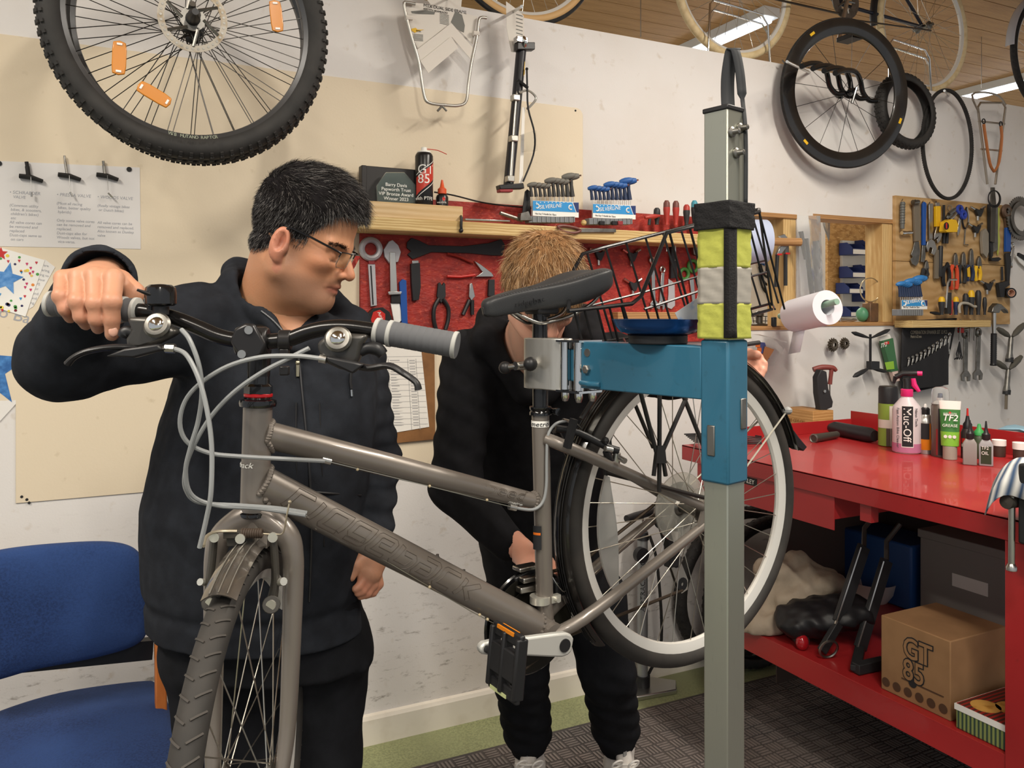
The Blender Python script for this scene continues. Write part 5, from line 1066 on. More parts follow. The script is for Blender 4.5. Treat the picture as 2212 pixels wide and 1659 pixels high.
for k,(x,y,d,R) in enumerate(((413,50,.58,.343),(420,72,.50,.340))):
    c = V3(wl(x,y,d)); n = ['front','rear'][k]
    t = thing('wheelset',['knobbly mountain bike wheel with disc rotor and amber reflectors hung on the wall','second mountain bike wheel mostly hidden behind the one with amber reflectors'][k],'wheel',tuple(c-UP*R),'mountain bike wheels on the wall hook')
    ax = np.array((0,1.,.06)); wheel(t,c,ax,R,.029,32,.012,tyre_mat='mtb_tyre',rim_mat='dark_rim',spoke_mat='dark_spoke',hub_mat='black_plastic',spoke_r=.0012)
    g = G(); knobs(g,c,ax,R,.029,84); mk('tread_knobs',g,'mtb_tyre',t,smooth=False,kind='stuff')
    if k == 0:
        x_,y_,z_ = basis(ax); g = G(); cr = c-z_*.045
        g.lathe([(.066,0),(.082,0),(.082,.002),(.066,.002)],cr,z_,48,cap=False); rot = mk('disc_rotor',g,M('rotor','#8a847a',.42,.8,var=(40,'#74654f',.5,.7)),t)
        g = G()
        for i in range(6): a = i*math.pi/3; g.tube([cr+.025*(math.cos(a)*x_+math.sin(a)*y_),cr+.068*(math.cos(a+.5)*x_+math.sin(a+.5)*y_)],.004,6)
        g.lathe([(.012,0),(.03,0),(.03,.003),(.012,.003)],cr,z_,24,cap=False)
        for i in range(36): a = 2*math.pi*i/36; g.cyl(cr-z_*.0008+.074*(math.cos(a)*x_+math.sin(a)*y_),cr-z_*.0002+.074*(math.cos(a)*x_+math.sin(a)*y_),.0034,n=6)
        mk('rotor_arm',g,'dull_steel',rot,kind='stuff')
        g = G(); g.lathe([(.0,-.11),(.008,-.11),(.010,-.1),(.015,-.085),(.016,-.05),(.02,-.04),(.012,.04)],c,z_,18); mk('axle',g,'black_plastic',t)
        for (rx,ry,an) in ((257,126,92),(333,205,28),(596,36,84)):
            p = V3(wl(rx,ry,d+.012)); u = np.array((math.cos(math.radians(an)),0,-math.sin(math.radians(an)))); v = np.cross(u,YR); g = G()
            ol = [(-.042,0),(-.038,.014),(-.02,.0165),(.02,.0165),(.038,.014),(.042,0),(.038,-.014),(.02,-.0155),(-.02,-.0155),(-.038,-.014)]
            g.prism([p+u*a+v*b for a,b in ol],(0,-.006,0)); o = mk('reflector',g,'amber',t,bev=.002); g = G()
            for s in (-1,1): g.box(p+u*.033*s-YR*.006,(.005,.004,.012),np.stack([u,YR,v],1))
            mk('reflector_clip',g,'white',o,kind='stuff')
        g = G(); text = G()
        for i,(ch) in enumerate('WTB MUTANO RAPTOR'):
            a = math.radians(-101+1.35*i); rad = np.array((math.cos(a),0,math.sin(a))); tan = np.array((-math.sin(a),0,math.cos(a))); g.text(ch,c+rad*(R-.046)-YR*.0285,tan,-rad,.011,.0004)
        mk('lettering',g,M('faded_print','#9aa08a',.6),t)
g = G(); p = wl(416,20,0); g.tube([p,wl(416,20,.62),V3(wl(416,8,.64))],.008,10); tag(mk('wall_hook',g,'dull_steel',None),'steel peg carrying the two mountain bike wheels','hook')
# ---- sheet with three valves
M('paper_grey','#dcdad8',.8); M('handwriting','#a3a5ac',.9)
sheet = [(-60,345),(302,362),(304,538),(-52,531)]
vs = thing('valve_sheet','white paper sheet with three tyre valves tied on above handwritten notes','paper sheet',tuple(wl(150,535)))
g = G(); g.plate(sheet,.0045,.0008); mk('sheet',g,'paper_grey',vs)
for (x,y) in ((-2,353),(279,366)): g = G(); g.disc(wl(x,y,.005),(0,-1,0),.0075,.003,14); mk('pin',g,'ink_dark',vs)
cols = [(20,418,['\u2022 SCHRAEDER','   VALVE','','(Common utility',' bikes, & scooters,',' children\'s bikes)',' etc','All valve cores can','be removed and','replaced','Dust-caps same as',' on cars']),
        (122,423,['\u2022 PRESTA VALVE','','(Most all racing',' bikes, better quality',' hybrids)','','Only some valve cores','can be removed and','replaced.','Dust-caps also for','Woods valves, but not',' vice-versa.']),
        (210,428,['\u2022 WOODS VALVE','','(Really vintage bikes',' or Dutch bikes)','','','All valve cores can be','removed and replaced.','Also known as Dunlop','valve'])]
g = G()
for (x,y,lines) in cols:
    for i,l in enumerate(lines):
        if l: g.text(l,wl(x,y+i*9.2,.0056),XR,UP,.0115 if i else .0135,.0002,shear=.15,sx=.95)
mk('handwriting',g,'handwriting',vs)
for k,(x,y) in enumerate(((67,383),(150,380),(232,380))):
    L = ['short black valve at the left end of the notes sheet','slim silver valve in the middle of the notes sheet','knurled valve at the right end of the notes sheet'][k]; c = V3(wl(x,y,.014)); t = thing('tyre_valve',L,'valve',tuple(c),'valves on the sheet')
    dx = XR*.030; tilt = UP*(-.006)
    g = G(); g.tube([c-dx+UP*.002,c,c+dx+tilt*1.6],[.0095,.0105,.008],10,flat=.7); mk('rubber_base',g,'rubber',t)
    g = G(); s = [.006,.0035,.0045][k]; h = [.045,.06,.045][k]; g.lathe([(s*1.4,0),(s,.01),(s,h*.7),(s*.8,h*.72),(s*.85,h),(s*.4,h)],c-XR*.006,UP*.98-XR*(.12),12); mk('stem',g,['rubber','dull_steel','dull_steel'][k],t)
    g = G(); g.tube([c-YR*.01,c-YR*.01-UP*.045+XR*.002],.0008,5); g.cyl(c-YR*.008-UP*(.045+.004*k)+XR*.002,c-YR*.008-UP*(.058+.004*k)+XR*(.002+.006*k),.0028,n=8); mk('tied_core',g,'steel',t)
# ---- letters and star pictures at far left
M('note_paper','#e4e2de',.8); M('star_blue','#2a5f9e',.6,var=(60,'#4a86c6',.4,.65)); M('star_light','#3f7fc4',.6,var=(60,'#6aa0da',.4,.65))
def star(cx,cy,R,rot,r=.42): return [(cx+(R if i % 2 == 0 else R*r)*math.sin(math.radians(rot+36*i)),cy-(R if i % 2 == 0 else R*r)*math.cos(math.radians(rot+36*i))) for i in range(10)]
lt = thing('letter','white handwritten thank-you letter with a large blue star, on the left wall edge','letter',tuple(wl(10,880))); g = G(); g.plate([(-120,600),(112,590),(100,690),(63,841),(0,910),(-120,960)],.003,.0008); mk('page',g,'note_paper',lt)
g = G(); g.plate(star(-22,795,88,75,.40),.0042,.0006); mk('star',g,'star_blue',lt)
g = G(); g.text('to Barry',wl(-18,680,.0045),XR-UP*.28,UP+XR*.28,.045,.0003); mk('handwriting',g,'handwriting',lt)
ss_ = thing('sticker_sheet','sheet of small bright heart, star and dot stickers on the left wall edge','sticker sheet',tuple(wl(30,690))); g = G(); g.plate([(-80,512),(97,562),(55,684),(-90,640)],.006,.0008); mk('sheet',g,'white',ss_)
g = G(); g.plate([(97,560),(119,577),(72,662),(62,668)],.005,.0006); l2 = tag(mk('note_slip',g,'note_paper',None),'slip with pencil writing tucked behind the sticker sheet','note')
g = G()
for i,l in enumerate(('are','aring','ing to','your','VE','for','land','kind','sing')): g.text(l,wl(94-4.2*i,575+10*i,.0060),XR-UP*.2,UP,.0105,.0002)
mk('handwriting',g,'handwriting',l2)
g = G(); g.plate(star(15,602,36,12,.45),.0072,.0006); mk('star',g,'star_light',ss_)
g = G(); g.plate(star(2,548,15,0,.45),.0072,.0006); mk('star',g,'red',ss_)
sc_ = ['#c03040','#2d2a5a','#4f9a48','#c33066','#e08a3c','#e6d24a','#3d8fc8','#7a1f2a','#e4c36a']
gg = {}
r = random.Random(4)
for i in range(78):
    x,y = r.uniform(-4,88),r.uniform(552,672)
    if (x-15)**2+(y-602)**2 < 34**2 or y > 684-(x+90)*0+0 or x > 97-(y-562)*.34-5 or y < 540+(x)*.27+2: continue
    h = sc_[i % len(sc_)]; gg.setdefault(h,G());
    if i % 3 == 0: gg[h].plate([(x-3,y-1),(x-1.5,y-3),(x,y-1.6),(x+1.5,y-3),(x+3,y-1),(x,y+4)],.0070,.0005)
    else: gg[h].disc(wl(x,y,.007),(0,-1,0),r.uniform(2.4,3.6)*mpp(x),.0005,10)
for i,(h,g) in enumerate(gg.items()): mk('sticker',g,M('sticker_'+h[1:],h,.35),ss_,kind='stuff')
wt('paper_star','small blue paper star behind the man\'s raised sleeve','star',[('star','poly',star(172,560,17,0),.004,.0008,'star_blue')])
# ---- silver side frame on its card
M('card_white','#d9d3ca',.75); M('silver_tube','#b9b7b0',.35,.75)
sf = thing('side_frame','silver U-shaped rack side frame with printed cards hung high on the wall','rack frame',tuple(wl(950,238,.1)))
g = G(); g.tube([wl(x,y,.10) for x,y in ((897,9),(880,6),(873,12),(889,80),(905,135),(916,205),(927,222),(960,227),(990,228),(1007,218),(1012,180),(1019,133),(1030,80),(1034,45),(1040,38),(1051,39))],.0055,10,sm=4); mk('frame_tube',g,'silver_tube',sf)
g = G(); g.plate([(869,4),(925,9),(1031,36),(1021,96),(975,48),(903,106),(889,78)],.086,.0012); cd = mk('printed_card',g,'card_white',sf)
g = G(); g.plate([(975,50),(1022,104),(1020,132),(976,80),(908,132),(900,108)],.098,.0012); mk('folded_card',g,'card_white',sf)
g = G(); g.plate([(908,132),(974,79),(990,103),(925,158)],.104,.0012); mk('folded_card',g,'card_white',sf)
g = G(); g.plate([(900,-30),(1000,-30),(995,25),(930,10)],.084,.0012); mk('hang_tab',g,'card_white',sf)
g = G(); g.plate([(889,62),(898,60),(902,64),(916,64),(902,68),(896,71),(889,66)],.0885,.0004); mk('logo_oval',g,'yellow',cd)
g = G(); g.text('MTX DUAL SIDE FRAME',wl(915,14,.0885),XR-UP*.0,UP,.0155,.0003); g.text('FITS MTX BEAMRACKS',wl(915,21,.0885),XR,UP,.009,.0003); g.text('MTX',wl(899,68,.0895),XR,UP,.0085,.0004)
mk('lettering',g,'ink_dark',cd,split=1)
g = G(); g.plate([(984,24),(998,32),(1004,55),(1002,70),(984,62),(974,48)],.0885,.0004); g.plate([(888,24),(918,22),(940,26),(938,31),(905,30),(890,28)],.0885,.0004); mk('printed_picture',g,M('print_grey','#74746f',.7),cd,split=1)
g = G()
for i in range(6): g.plate([(893,73+2.6*i),(914,75+2.6*i),(914,76+2.6*i),(893,74+2.6*i)],.0885,.0003)
for i in range(8): g.plate([(950,28+3*i),(970,33+3*i),(970,34+3*i),(950,29+3*i)],.0885,.0003)
mk('small_print',g,'print_grey',cd,kind='stuff')
for pts in (((880,38),(886,48)),((1026,72),(1030,80))): g = G(); g.tube([wl(pts[0][0]-4,pts[0][1],.1),wl(pts[1][0]+4,pts[0][1]+1,.1)],.0095,8); mk('plastic_clip',g,'card_white',sf)
for sx in (-1,1): g = G(); g.tube([wl(955,229,.1),wl(955+sx*10,240,.1)],.004,8); mk('foot_tab',g,'dull_steel',sf)
g = G(); g.tube([wl(960,2,0),wl(975,-8,.2)],.004,8); tag(mk('wall_peg',g,'dull_steel',None),'steel peg holding the silver side frame','hook')
# ---- black beam rack hanging with its card
br_ = thing('beam_rack','black beam carrier rack with silver clamp hanging from a peg above the shelf','rack',tuple(wl(1100,420,.1)))
g = G(); g.tube([wl(1127,96,.1),wl(1113,250,.1),wl(1098,404,.1)],.0225,12,flat=.8); mk('beam',g,M('satin_beam','#24242a',.4),br_)
g = G(); g.plate([(1093,3),(1113,18),(1131,34),(1133,100),(1128,115),(1104,112),(1094,60)],.085,.0012); k_ = mk('printed_card',g,'card_white',br_)
g = G();
for i in range(7): g.plate([(1115,30+8*i),(1129,34+8*i),(1129,36+8*i),(1115,32+8*i)],.0865,.0003)
mk('small_print',g,'print_grey',k_,kind='stuff')
g = G(); g.ring(wl(1130,92,.12),(1,0,.2),.018,.007,18,8); g.box(wl(1124,88,.115),(.045,.035,.022)); mk('clamp',g,'chrome',br_,bev=.003)
g = G(); g.plate(rect(1110,96,1148,112),.10,.03); g.plate([(1070,402),(1122,398),(1124,410),(1072,412)],.10,.035); mk('clamp_block',g,'black_plastic',br_,bev=.003,split=1)
g = G(); g.plate([(1072,411),(1101,411),(1100,417),(1073,417)],.105,.03); mk('red_block',g,M('dark_red','#8f2f33',.4),br_,bev=.002)
g = G(); g.tube([wl(x,y,.125) for x,y in ((1102,392),(1115,215),(1124,200),(1142,196),(1158,212),(1145,230),(1138,235))],.0045,8,sm=4); g.tube([wl(1104,396,.12),wl(1113,240,.12)],.0045,8); mk('wire_frame',g,'silver_tube',br_)
g = G(); g.tube([wl(x,y,.13) for x,y in ((1138,150),(1139,190),(1141,235),(1155,290),(1152,335),(1130,392))],.0035,8,sm=4); g.tube([wl(1122,132,.13),wl(1119,200,.13),wl(1120,200,.13)],.0035,8); g.ball(wl(1138,149,.13),.006,8); g.tube([wl(1118,172,.13),wl(1140,190,.13)],.006,6); mk('spring_arm',g,'black',br_)
for i,(x,y) in enumerate(((1113,212),(1109,300),(1101,387))): g = G(); g.box(wl(x,y,.122),(.028,.03,.022)); mk('bracket',g,'silver_tube',br_,bev=.003)
g = G(); g.plate([(1124,330),(1128,232),(1134,232),(1129,395),(1121,395)],.119,.001); mk('instruction_strip',g,'paper',br_)
g = G(); g.plate([(1122,292),(1152,285),(1154,328),(1124,330)],.112,.03); mk('parts_bag',g,'clear_film',br_,bev=.004)
g = G(); g.plate([(1126,133),(1134,133),(1133,160),(1130,166),(1126,155)],.118,.001); mk('yellow_label',g,'yellow',br_)
g = G(); g.tube([wl(1100,30,0),wl(1127,14,.22)],.006,8); tag(mk('wall_peg',g,'alu',None),'bright peg end holding the black beam rack','hook')
# ---- shelf: timber rail with a ply box at its left end
wood('shelf_pine','#d9c08a','#b99a62',4,'Z',6,(1.1,8,8))
SHZ = wl(1000,478,.16).z; shx0,shx1 = wl(735,480,.16).x,wl(1590,490,.16).x
hgt = wl(1000,478,.16).z-wl(1000,505,.16).z
g = G(); g.box2((shx0,WY-.16,SHZ-hgt),(shx1,WY-.018,SHZ)); shelf = tag(mk('shelf_rail',g,'shelf_pine',None,bev=.003),'long pale timber shelf rail over the red tool board','shelf')
bx1 = wl(1000,455,.15).x; bz = wl(900,440,.15).z
g = G(); g.box2((shx0,WY-.15,SHZ),(bx1,WY-.01,bz)); tag(mk('ply_box',g,wood('ply','#d8bd92','#c7a878',3,'Z',3,(1,5,5)),None,bev=.002),'plain plywood riser box at the left end of the shelf','box')
M('red_osb','#a02c24',.55,var=[(14,'#7f211d',.42,.68),(70,'#b8432f',.55,.72)],bump=(55,.35),stretch=(1,1,1.6))
g = G(); a,b = wl(775,456),wl(1600,742); g.box2((a.x,WY-.018,wl(1100,745).z),(b.x,WY-.0045,wl(1200,450).z)); tag(mk('tool_board',g,'red_osb',None,bev=.002),'red painted chipboard tool board under the shelf','tool board')
g = G(); a,b = wl(1335,674,.06),wl(1600,691,.06); g.box2((a.x,WY-.06,b.z-.02),(b.x,WY-.018,a.z)); tag(mk('ledge',g,'sill_wood',None,bev=.002),'short brown timber ledge at the foot of the red board','ledge')
# on the ply box
aw = thing('presentation_box','black presentation box standing on the ply riser','box',(wl(845,438,.06).x,WY-.05,bz)); a,b = wl(784,357,.06),wl(904,438,.06); g = G(); g.box2((a.x,WY-.06,bz),(b.x,WY-.03,a.z)); mk('lid',g,M('black_card','#2a2828',.5),aw,bev=.003); g = G(); g.box2((a.x-.006,WY-.066,bz),(a.x+.012,WY-.028,a.z)); mk('spine',g,'black_card',aw,bev=.003)
pq = thing('glass_award','octagonal glass award plaque leaning before the black box','award',(wl(856,438,.085).x,WY-.085,bz)); ol = [(814,440),(812,402),(832,373),(872,373),(896,400),(896,440)]
g = G(); g.plate(ol,.082,.010); mk('glass',g,M('award_glass','#cfe0da',.03,trans=.92,ior=1.3),pq,bev=.002)
g = G()
for i,l in enumerate(('Barry Davis','Papworth Trust','VIP Bronze Award','Winner 2023')): g.text(l,wl(856,403+10*i,.0935),XR,UP,.0165,.0003,'CENTER')
mk('lettering',g,'white',pq)
def can(name,label,cat,base,r,h,body,parts,group=None):
    root = thing(name,label,cat,tuple(base),group); g = G(); g.lathe([(r*.92,0),(r,.004),(r,h*.9),(r*.9,h*.94),(r*.75,h*.97)],base,UP,28); bo = mk('body',g,body,root,angle=50); return root,bo
base = V3((wl(916,440,.09).x,WY-.09,bz)); r_ = 19.5*mpp(916,.09); h_ = (442-322)*mpp(916,.09)
t,bo = can('spray_can','black and red aerosol spray can with red straw on the ply riser','spray can',base,r_,h_,M('can_black','#1c1b1c',.3),[])
g = G(); g.lathe([(r_*.8,h_*.95),(r_*.75,h_*.985),(r_*.45,h_),(r_*.4,h_)],base,UP,24); g.lathe([(r_*.33,h_),(r_*.33,h_*1.06),(r_*.28,h_*1.065)],base,UP,16); mk('nozzle',g,'white',t)
g = G(); p = base+UP*h_*1.04; g.tube([p+XR*.01,p+XR*.05-UP*.001,p+XR*.085-UP*.012],.0014,6,sm=4); mk('straw',g,'red',t)
def wrap_band(base,r,prof,mat,name,par,n=40,a0=-2.9,a1=.2):   # label band: prof gives lower/upper height at angle fraction
    g = G(); V = []; f = []
    for i in range(n+1):
        u = i/n; an = a0+(a1-a0)*u; lo,hi = prof(u)
        for h in (lo,hi): V.append(V3(base)+UP*h+(r+.0006)*np.array((math.cos(an),math.sin(an),0)))
    f = [(2*i,2*i+2,2*i+3,2*i+1) for i in range(n)]; g.add(V,f); return mk(name,g,mat,par,angle=180)
wrap_band(base,r_,lambda u: (h_*(.18+.42*u),h_*(.50+.38*u)),M('can_red','#c23a2a',.35),'red_label',bo)
wrap_band(base,r_,lambda u: (h_*(.54+.36*u),h_*(.555+.36*u)),'white','stripe',bo)
wrap_band(base,r_,lambda u: (h_*(.12+.42*u),h_*(.135+.42*u)),'white','stripe',bo)
VD = V3(ray(916,380)); VD[2] = 0; VD /= np.linalg.norm(VD)
def txt_cyl(g,body,base,r,size,z,view,a0,ext=.0003,sx=1.0): text_round(g,body,V3(base),r+.0006,size,z,-view,a0,0,sx)
g = G(); txt_cyl(g,'GT',base,r_,.046,h_*.57,VD,-.75); txt_cyl(g,'85',base,r_,.046,h_*.40,VD,-.72); txt_cyl(g,'with PTFE',base,r_,.017,h_*.1,VD,-1.1); mk('lettering',g,'white',bo)
base = V3((wl(955,441,.09).x,WY-.09,bz)); t = thing('oil_bottle','small black oil bottle with orange nozzle cap on the ply riser','bottle',tuple(base)); s = mpp(955,.09); g = G(); g.lathe([(12*s,0),(13.5*s,1*s),(13.5*s,22*s),(11*s,27*s),(6*s,29*s)],base,UP,24); b_ = mk('body',g,'can_black',t); g = G(); g.lathe([(8*s,29*s),(9.5*s,30*s),(9.5*s,40*s),(5*s,44*s),(2*s,60*s),(1.5*s,60*s)],base,UP,20); mk('cap',g,M('cap_orange','#d4562e',.4),t)
g = G(); txt_cyl(g,'\u2666',base,13.5*s,.016,14*s,VD,-.2); mk('label_mark',g,'red',b_); g = G(); txt_cyl(g,'WELDTITE',base,13.5*s,.0075,8*s,VD,-.9); mk('lettering',g,'white',b_)
# T-handle key sets
M('tgrey','#6f6d66',.6); M('tgrey_dk','#3c3b39',.6); M('tblue','#2a5c9e',.5); M('tblue_dk','#20304f',.55); M('card_blue','#2f8fce',.5); M('card_navy','#22356a',.5); M('holder_grey','#777a7e',.45); M('logo_ink','#5a5d60',.7)
def key_set(fn,x0,x1,ytop0,ytop1,ycard0,ycard1,ybase,sides,label,hm,hd_,group,n=10,kg='',step3=True,dep=0.0,text=True,srow=None):
    """fn(x,y)->room point in the front plane of the holder; x spans the keys; heads rise to the right."""
    P = lambda x,y: V3(fn(x,y)); s = np.linalg.norm(P(x0,ybase)-P(x0,ybase-10))/10
    root = thing('key_holder',label,'tool holder',tuple(P((sides[0]+sides[1])/2,ybase)),None)
    back = np.array((0,1.,0))
    g = G(); g.prism([P(sides[0]-8,ybase),P(sides[1]-10,ybase),P(sides[1]-10,ybase-14),P(sides[0]-8,ybase-14)],back*.035); ho = mk('base_rack',g,'holder_grey',root,bev=.002)
    for i in range(n): x = x0+(x1-x0)*i/(n-1); g = G(); g.prism([P(x-1.2,ybase-1),P(x+1.2,ybase-1),P(x+1.2,ybase-13),P(x-1.2,ybase-13)],-back*.003); mk('slot_rib',g,'steel',ho)
    g = G(); g.prism([P(sides[0],ycard1),P(sides[1],ycard1+(4 if step3 else 0)),P(sides[1],ycard0+(4 if step3 else 0)),P(sides[0],ycard0)],back*.002); c_ = mk('card',g,'white',root)
    yb = ycard0+(ycard1-ycard0)*.66; w_ = sides[1]-sides[0]; q = 4 if step3 else 0
    g = G(); g.prism([P(sides[0],yb),P(sides[0]+w_*.94,yb+q),P(sides[0]+w_*.86,ycard0+q+.5),P(sides[0],ycard0+.5)],-back*.0008); mk('blue_panel',g,'card_blue',c_)
    g = G(); g.prism([P(sides[0]+w_*.955,yb+q),P(sides[1],yb+q),P(sides[1],ycard0+q+.5),P(sides[0]+w_*.88,ycard0+q+.5)],-back*.0008); mk('navy_panel',g,'card_navy',c_)
    if text:
        g = G(); o = P(sides[0]+w_*.14,yb-3.2)-back*.0016; g.text('SILVERLiNE',o,P(sides[1],0)-P(sides[0],-q),UP,12*s,.0003,shear=.15,sx=.95)
        for cx_,fl in ((.09,1),(.82,-1)): x = sides[0]+w_*cx_; y = (ycard0+yb)/2+1+q*cx_; g.ring(P(x,y)-back*.0014,(0,1,0),4.6*s,1.5*s,16,5,a0=.9 if fl > 0 else math.pi+.9,a1=(.9 if fl > 0 else math.pi+.9)+4.4)
        mk('lettering',g,'white',c_)
        g = G(); g.text('Hex Key T-Handle Set 10pce',P(sides[0]+w_*.05,ycard1-3)-back*.0006,XR,UP,5.5*s,.0003,sx=.8); mk('small_lettering',g,'logo_ink',c_)
        g = G()
        for i in range(9): x = sides[0]+w_*(.07+.085*i); g.prism([P(x,ycard0+5),P(x+2,ycard0+5),P(x+2,ycard0+3.4),P(x,ycard0+3.4)],-back*.0012)
        mk('size_mark',g,'white',c_,kind='stuff')
    for i in range(n):
        u = i/(n-1); x = x0+(x1-x0)*u; lev = 0 if i < 4 else (1 if i < 8 else 2)
        if srow: lev = srow[i]
        yh = ytop0+(ytop1-ytop0)*(lev/2)+1.2*(i % 4); sc = .78+.14*lev; c = P(x,yh)+back*.012
        order = 'leftmost grey %s second third fourth fifth sixth seventh eighth ninth rightmost'
        od = ['first','second','third','fourth','fifth','sixth','seventh','eighth','ninth','last'][i]
        k = thing('hex_key','%s T-handle hex key from the left in the %s' % (od,kg),'hex key',tuple(P(x,ybase-2)+back*.012),group)
        hl = 34*s*sc; dr = XR*.86+UP*.18-YR*.30; dr /= np.linalg.norm(dr)
        g = G(); r0 = 6.2*s*sc; g.tube([c-dr*hl*.38,c-dr*hl*.22,c,c+dr*hl*.25,c+dr*hl*.42],[r0*.6,r0*.95,r0*1.15,r0*1.05,r0*.75],12); gp_ = mk('grip',g,hm,k)
        g = G(); bot = P(x,ycard0-(8 if step3 else 6))+back*.012; neck = c-dr*hl*.12; g.tube([neck,neck*.6+bot*.4,bot+UP*.002],[r0*.8,r0*.62,r0*.85],10); mk('stem',g,hd_,k)
        g = G(); g.tube([bot,P(x,ybase-1.5)+back*.012],(.9+.12*i)*s*1.05,6); g.tube([c+dr*hl*.40,c+dr*hl*.56],(1.2+.1*i)*s,6); mk('steel_key',g,'steel',k,split=1)
    return root
fs = lambda x,y: wl(x,y,.135)
key_set(fs,1152,1240,398,380,433,466,481,(1151,1250),'grey holder rack with blue and white card on the shelf, left of the two','tgrey','tgrey_dk','grey T-handle keys on the shelf',kg='grey set on the shelf')
key_set(fs,1283,1364,405,390,440,470,485,(1281,1373),'grey holder rack with blue and white card on the shelf, right of the two','tblue','tblue_dk','blue T-handle keys on the shelf',kg='blue set on the shelf')
# screwdrivers and small things on the shelf
M('red_handle','#a8352c',.45); M('dark_handle','#2b2b2d',.5)
def driver(x,yb,yt,m1,m2,label,cat='screwdriver',group='screwdrivers on the shelf',w=7.5,d=.10,fn=None):
    f = fn or (lambda x,y: wl(x,y,d)); a = V3(f(x,yb)); b = V3(f(x,yt)); L = np.linalg.norm(b-a); s = L/abs(yb-yt); t = thing('screwdriver',label,cat,tuple(a),group)
    g = G(); g.lathe([(w*.62*s,0),(w*.55*s,L*.1),(w*.8*s,L*.35),(w*s,L*.62),(w*.97*s,L*.72)],a,b-a,14); mk('handle',g,m1,t); g = G(); g.lathe([(w*.97*s,L*.72),(w*.9*s,L*.9),(w*.5*s,L),(w*.1*s,L*1.005)],a,b-a,14); mk('handle_end',g,m2,t); return t
for (x,yb,yt,m1,m2,l) in ((1419,485,449,'dark_handle','dark_handle','short dark screwdriver standing leftmost in the shelf row'),(1440,486,433,'red_handle',M('brown_handle','#6d4038',.5),'brownish red screwdriver standing upright on the shelf'),(1460,486,434,'red_handle','brown_handle','bright red screwdriver beside the brownish one on the shelf'),(1483,487,442,'dark_handle','red_handle','black screwdriver with red end on the shelf'),(1500,487,433,'dark_handle',M('teal','#3f8ea0',.5),'black screwdriver with teal end on the shelf'),(1518,488,443,'dark_handle','dark_handle','dark screwdriver beside the stand post on the shelf')): driver(x,yb,yt,m1,m2,l)
wt('t_handle_driver','red and black T-grip driver lying on the shelf by the screwdrivers','driver',[('grip','lathe',((1393,470),(1425,466)),.12,[(0,3),(.2,4.5),(.6,5.5),(1,2.5)],'red_handle'),('stem','lathe',((1404,470),(1402,486)),.12,[(0,3.4),(1,3.4)],'dark_handle')])
wt('tyre_lever','black slotted lever standing against the wall at the grey key set','lever',[('blade','poly',[(1131,478),(1127,460),(1133,414),(1138,409),(1144,414),(1145,478)],.10,.006,'black_plastic')])
wt('chain_tool','grey metal chain tool lying on the shelf','chain tool',[('bar','tube',[(1080,460),(1128,476)],.12,.007,'dull_steel'),('body','poly',[(1116,478),(1118,462),(1134,458),(1142,478)],.11,.03,'dull_steel')])
g = G(); g.ball(wl(1261,481,.12),6.2*mpp(1261,.12),14); tag(mk('wooden_ball',g,'shelf_pine',None),'small wooden ball between the two key holders','ball')
wt('steel_rule','flat steel rule lying along the shelf','ruler',[('rule','poly',[(1001,473),(1097,477),(1097,480),(1001,477)],.13,.02,'steel')])
for k,(x,c) in enumerate(((1300,'black'),(1327,'black'),(1339,'dark_red'))): g = G(); g.box(wl(x,482,.15),(.022,.012,.016)); tag(mk('rubber_block',g,c,None,bev=.002),['small black block at the left foot of the blue key set','small black block at the right foot of the blue key set','small dark red block at the foot of the blue key set'][k],'block')
g = G(); g.tube([wl(x,y,.05) for x,y in ((938,415),(980,422),(1040,437),(1090,444),(1150,450))],.003,6,sm=4); tag(mk('cable',g,'black',None),'thin black cable drooping along the wall behind the shelf','cable')
wt('shelf_clip','black plastic clip hooked over the shelf rail edge','clip',[('clip','tube3',[(995,466,.14),(997,470,.166),(996,488,.17),(997,498,.166)],0,.005,'black_plastic'),('clip_end','ball',(996,498,5),.166,0,'black_plastic')])
wt('hacksaw','small hand saw with dark red handle lying against the shelf rail','saw',[('handle','curve',[(1204,490),(1218,488),(1242,492),(1254,498),(1240,503),(1218,500),(1204,490)],.168,.005,'brown_handle'),('blade','poly',[(1254,493),(1330,494),(1330,502),(1254,502)],.166,.003,'dull_steel')])
# tools on the red board
M('tool_white','#b9b8bc',.45,.4); M('tool_black','#2a2b2d',.5,.2)
S_ = lambda *a: wt(*a)
def ringpoly(x,y,R): return (x,y,R)
S_('ring_spanner','large round-headed silver ring spanner at the left of the red board','spanner',[('ring','ring',(801,538,20),.026,.011,'tool_white'),('collar','poly',rect(795,558,808,571),.02,.010,'dark_red'),('shaft','poly',[(794,571),(809,571),(813,660),(800,662)],.02,.008,'tool_white'),('shaft_line','tube',[(801,574),(806,658)],.029,.0022,'black')])
S_('multi_pliers','silver hook-jawed combination tool on the red board','pliers',[('jaw','poly',[(838,522),(846,519),(858,530),(864,545),(858,566),(840,570),(829,555),(827,540)],.02,.012,'tool_white'),('shaft','poly',[(841,545),(853,545),(857,632),(842,632)],.032,.008,'alu'),('guard','poly',[(836,630),(866,630),(864,636),(838,637)],.03,.012,'alu'),('grip','poly',rect(843,636,863,655),.02,.012,'black'),('blade','poly',[(843,655),(862,655),(869,690),(860,698),(850,696)],.02,.006,'white_gloss')])
S_('flat_wrench','blue handled flat wrench on the red board','wrench',[('handle','poly',[(861,610),(868,603),(876,606),(879,700),(866,700)],.02,.010,'blue'),('head','poly',[(868,700),(882,698),(888,712),(870,712)],.02,.010,'black')])
S_('chain_checker','short black ribbed tool with metal tip on the red board','tool',[('body','poly',[(885,570),(904,568),(906,620),(902,648),(889,650),(886,610)],.02,.016,'black_plastic'),('tip','poly',rect(888,563,902,571),.02,.012,'steel')])
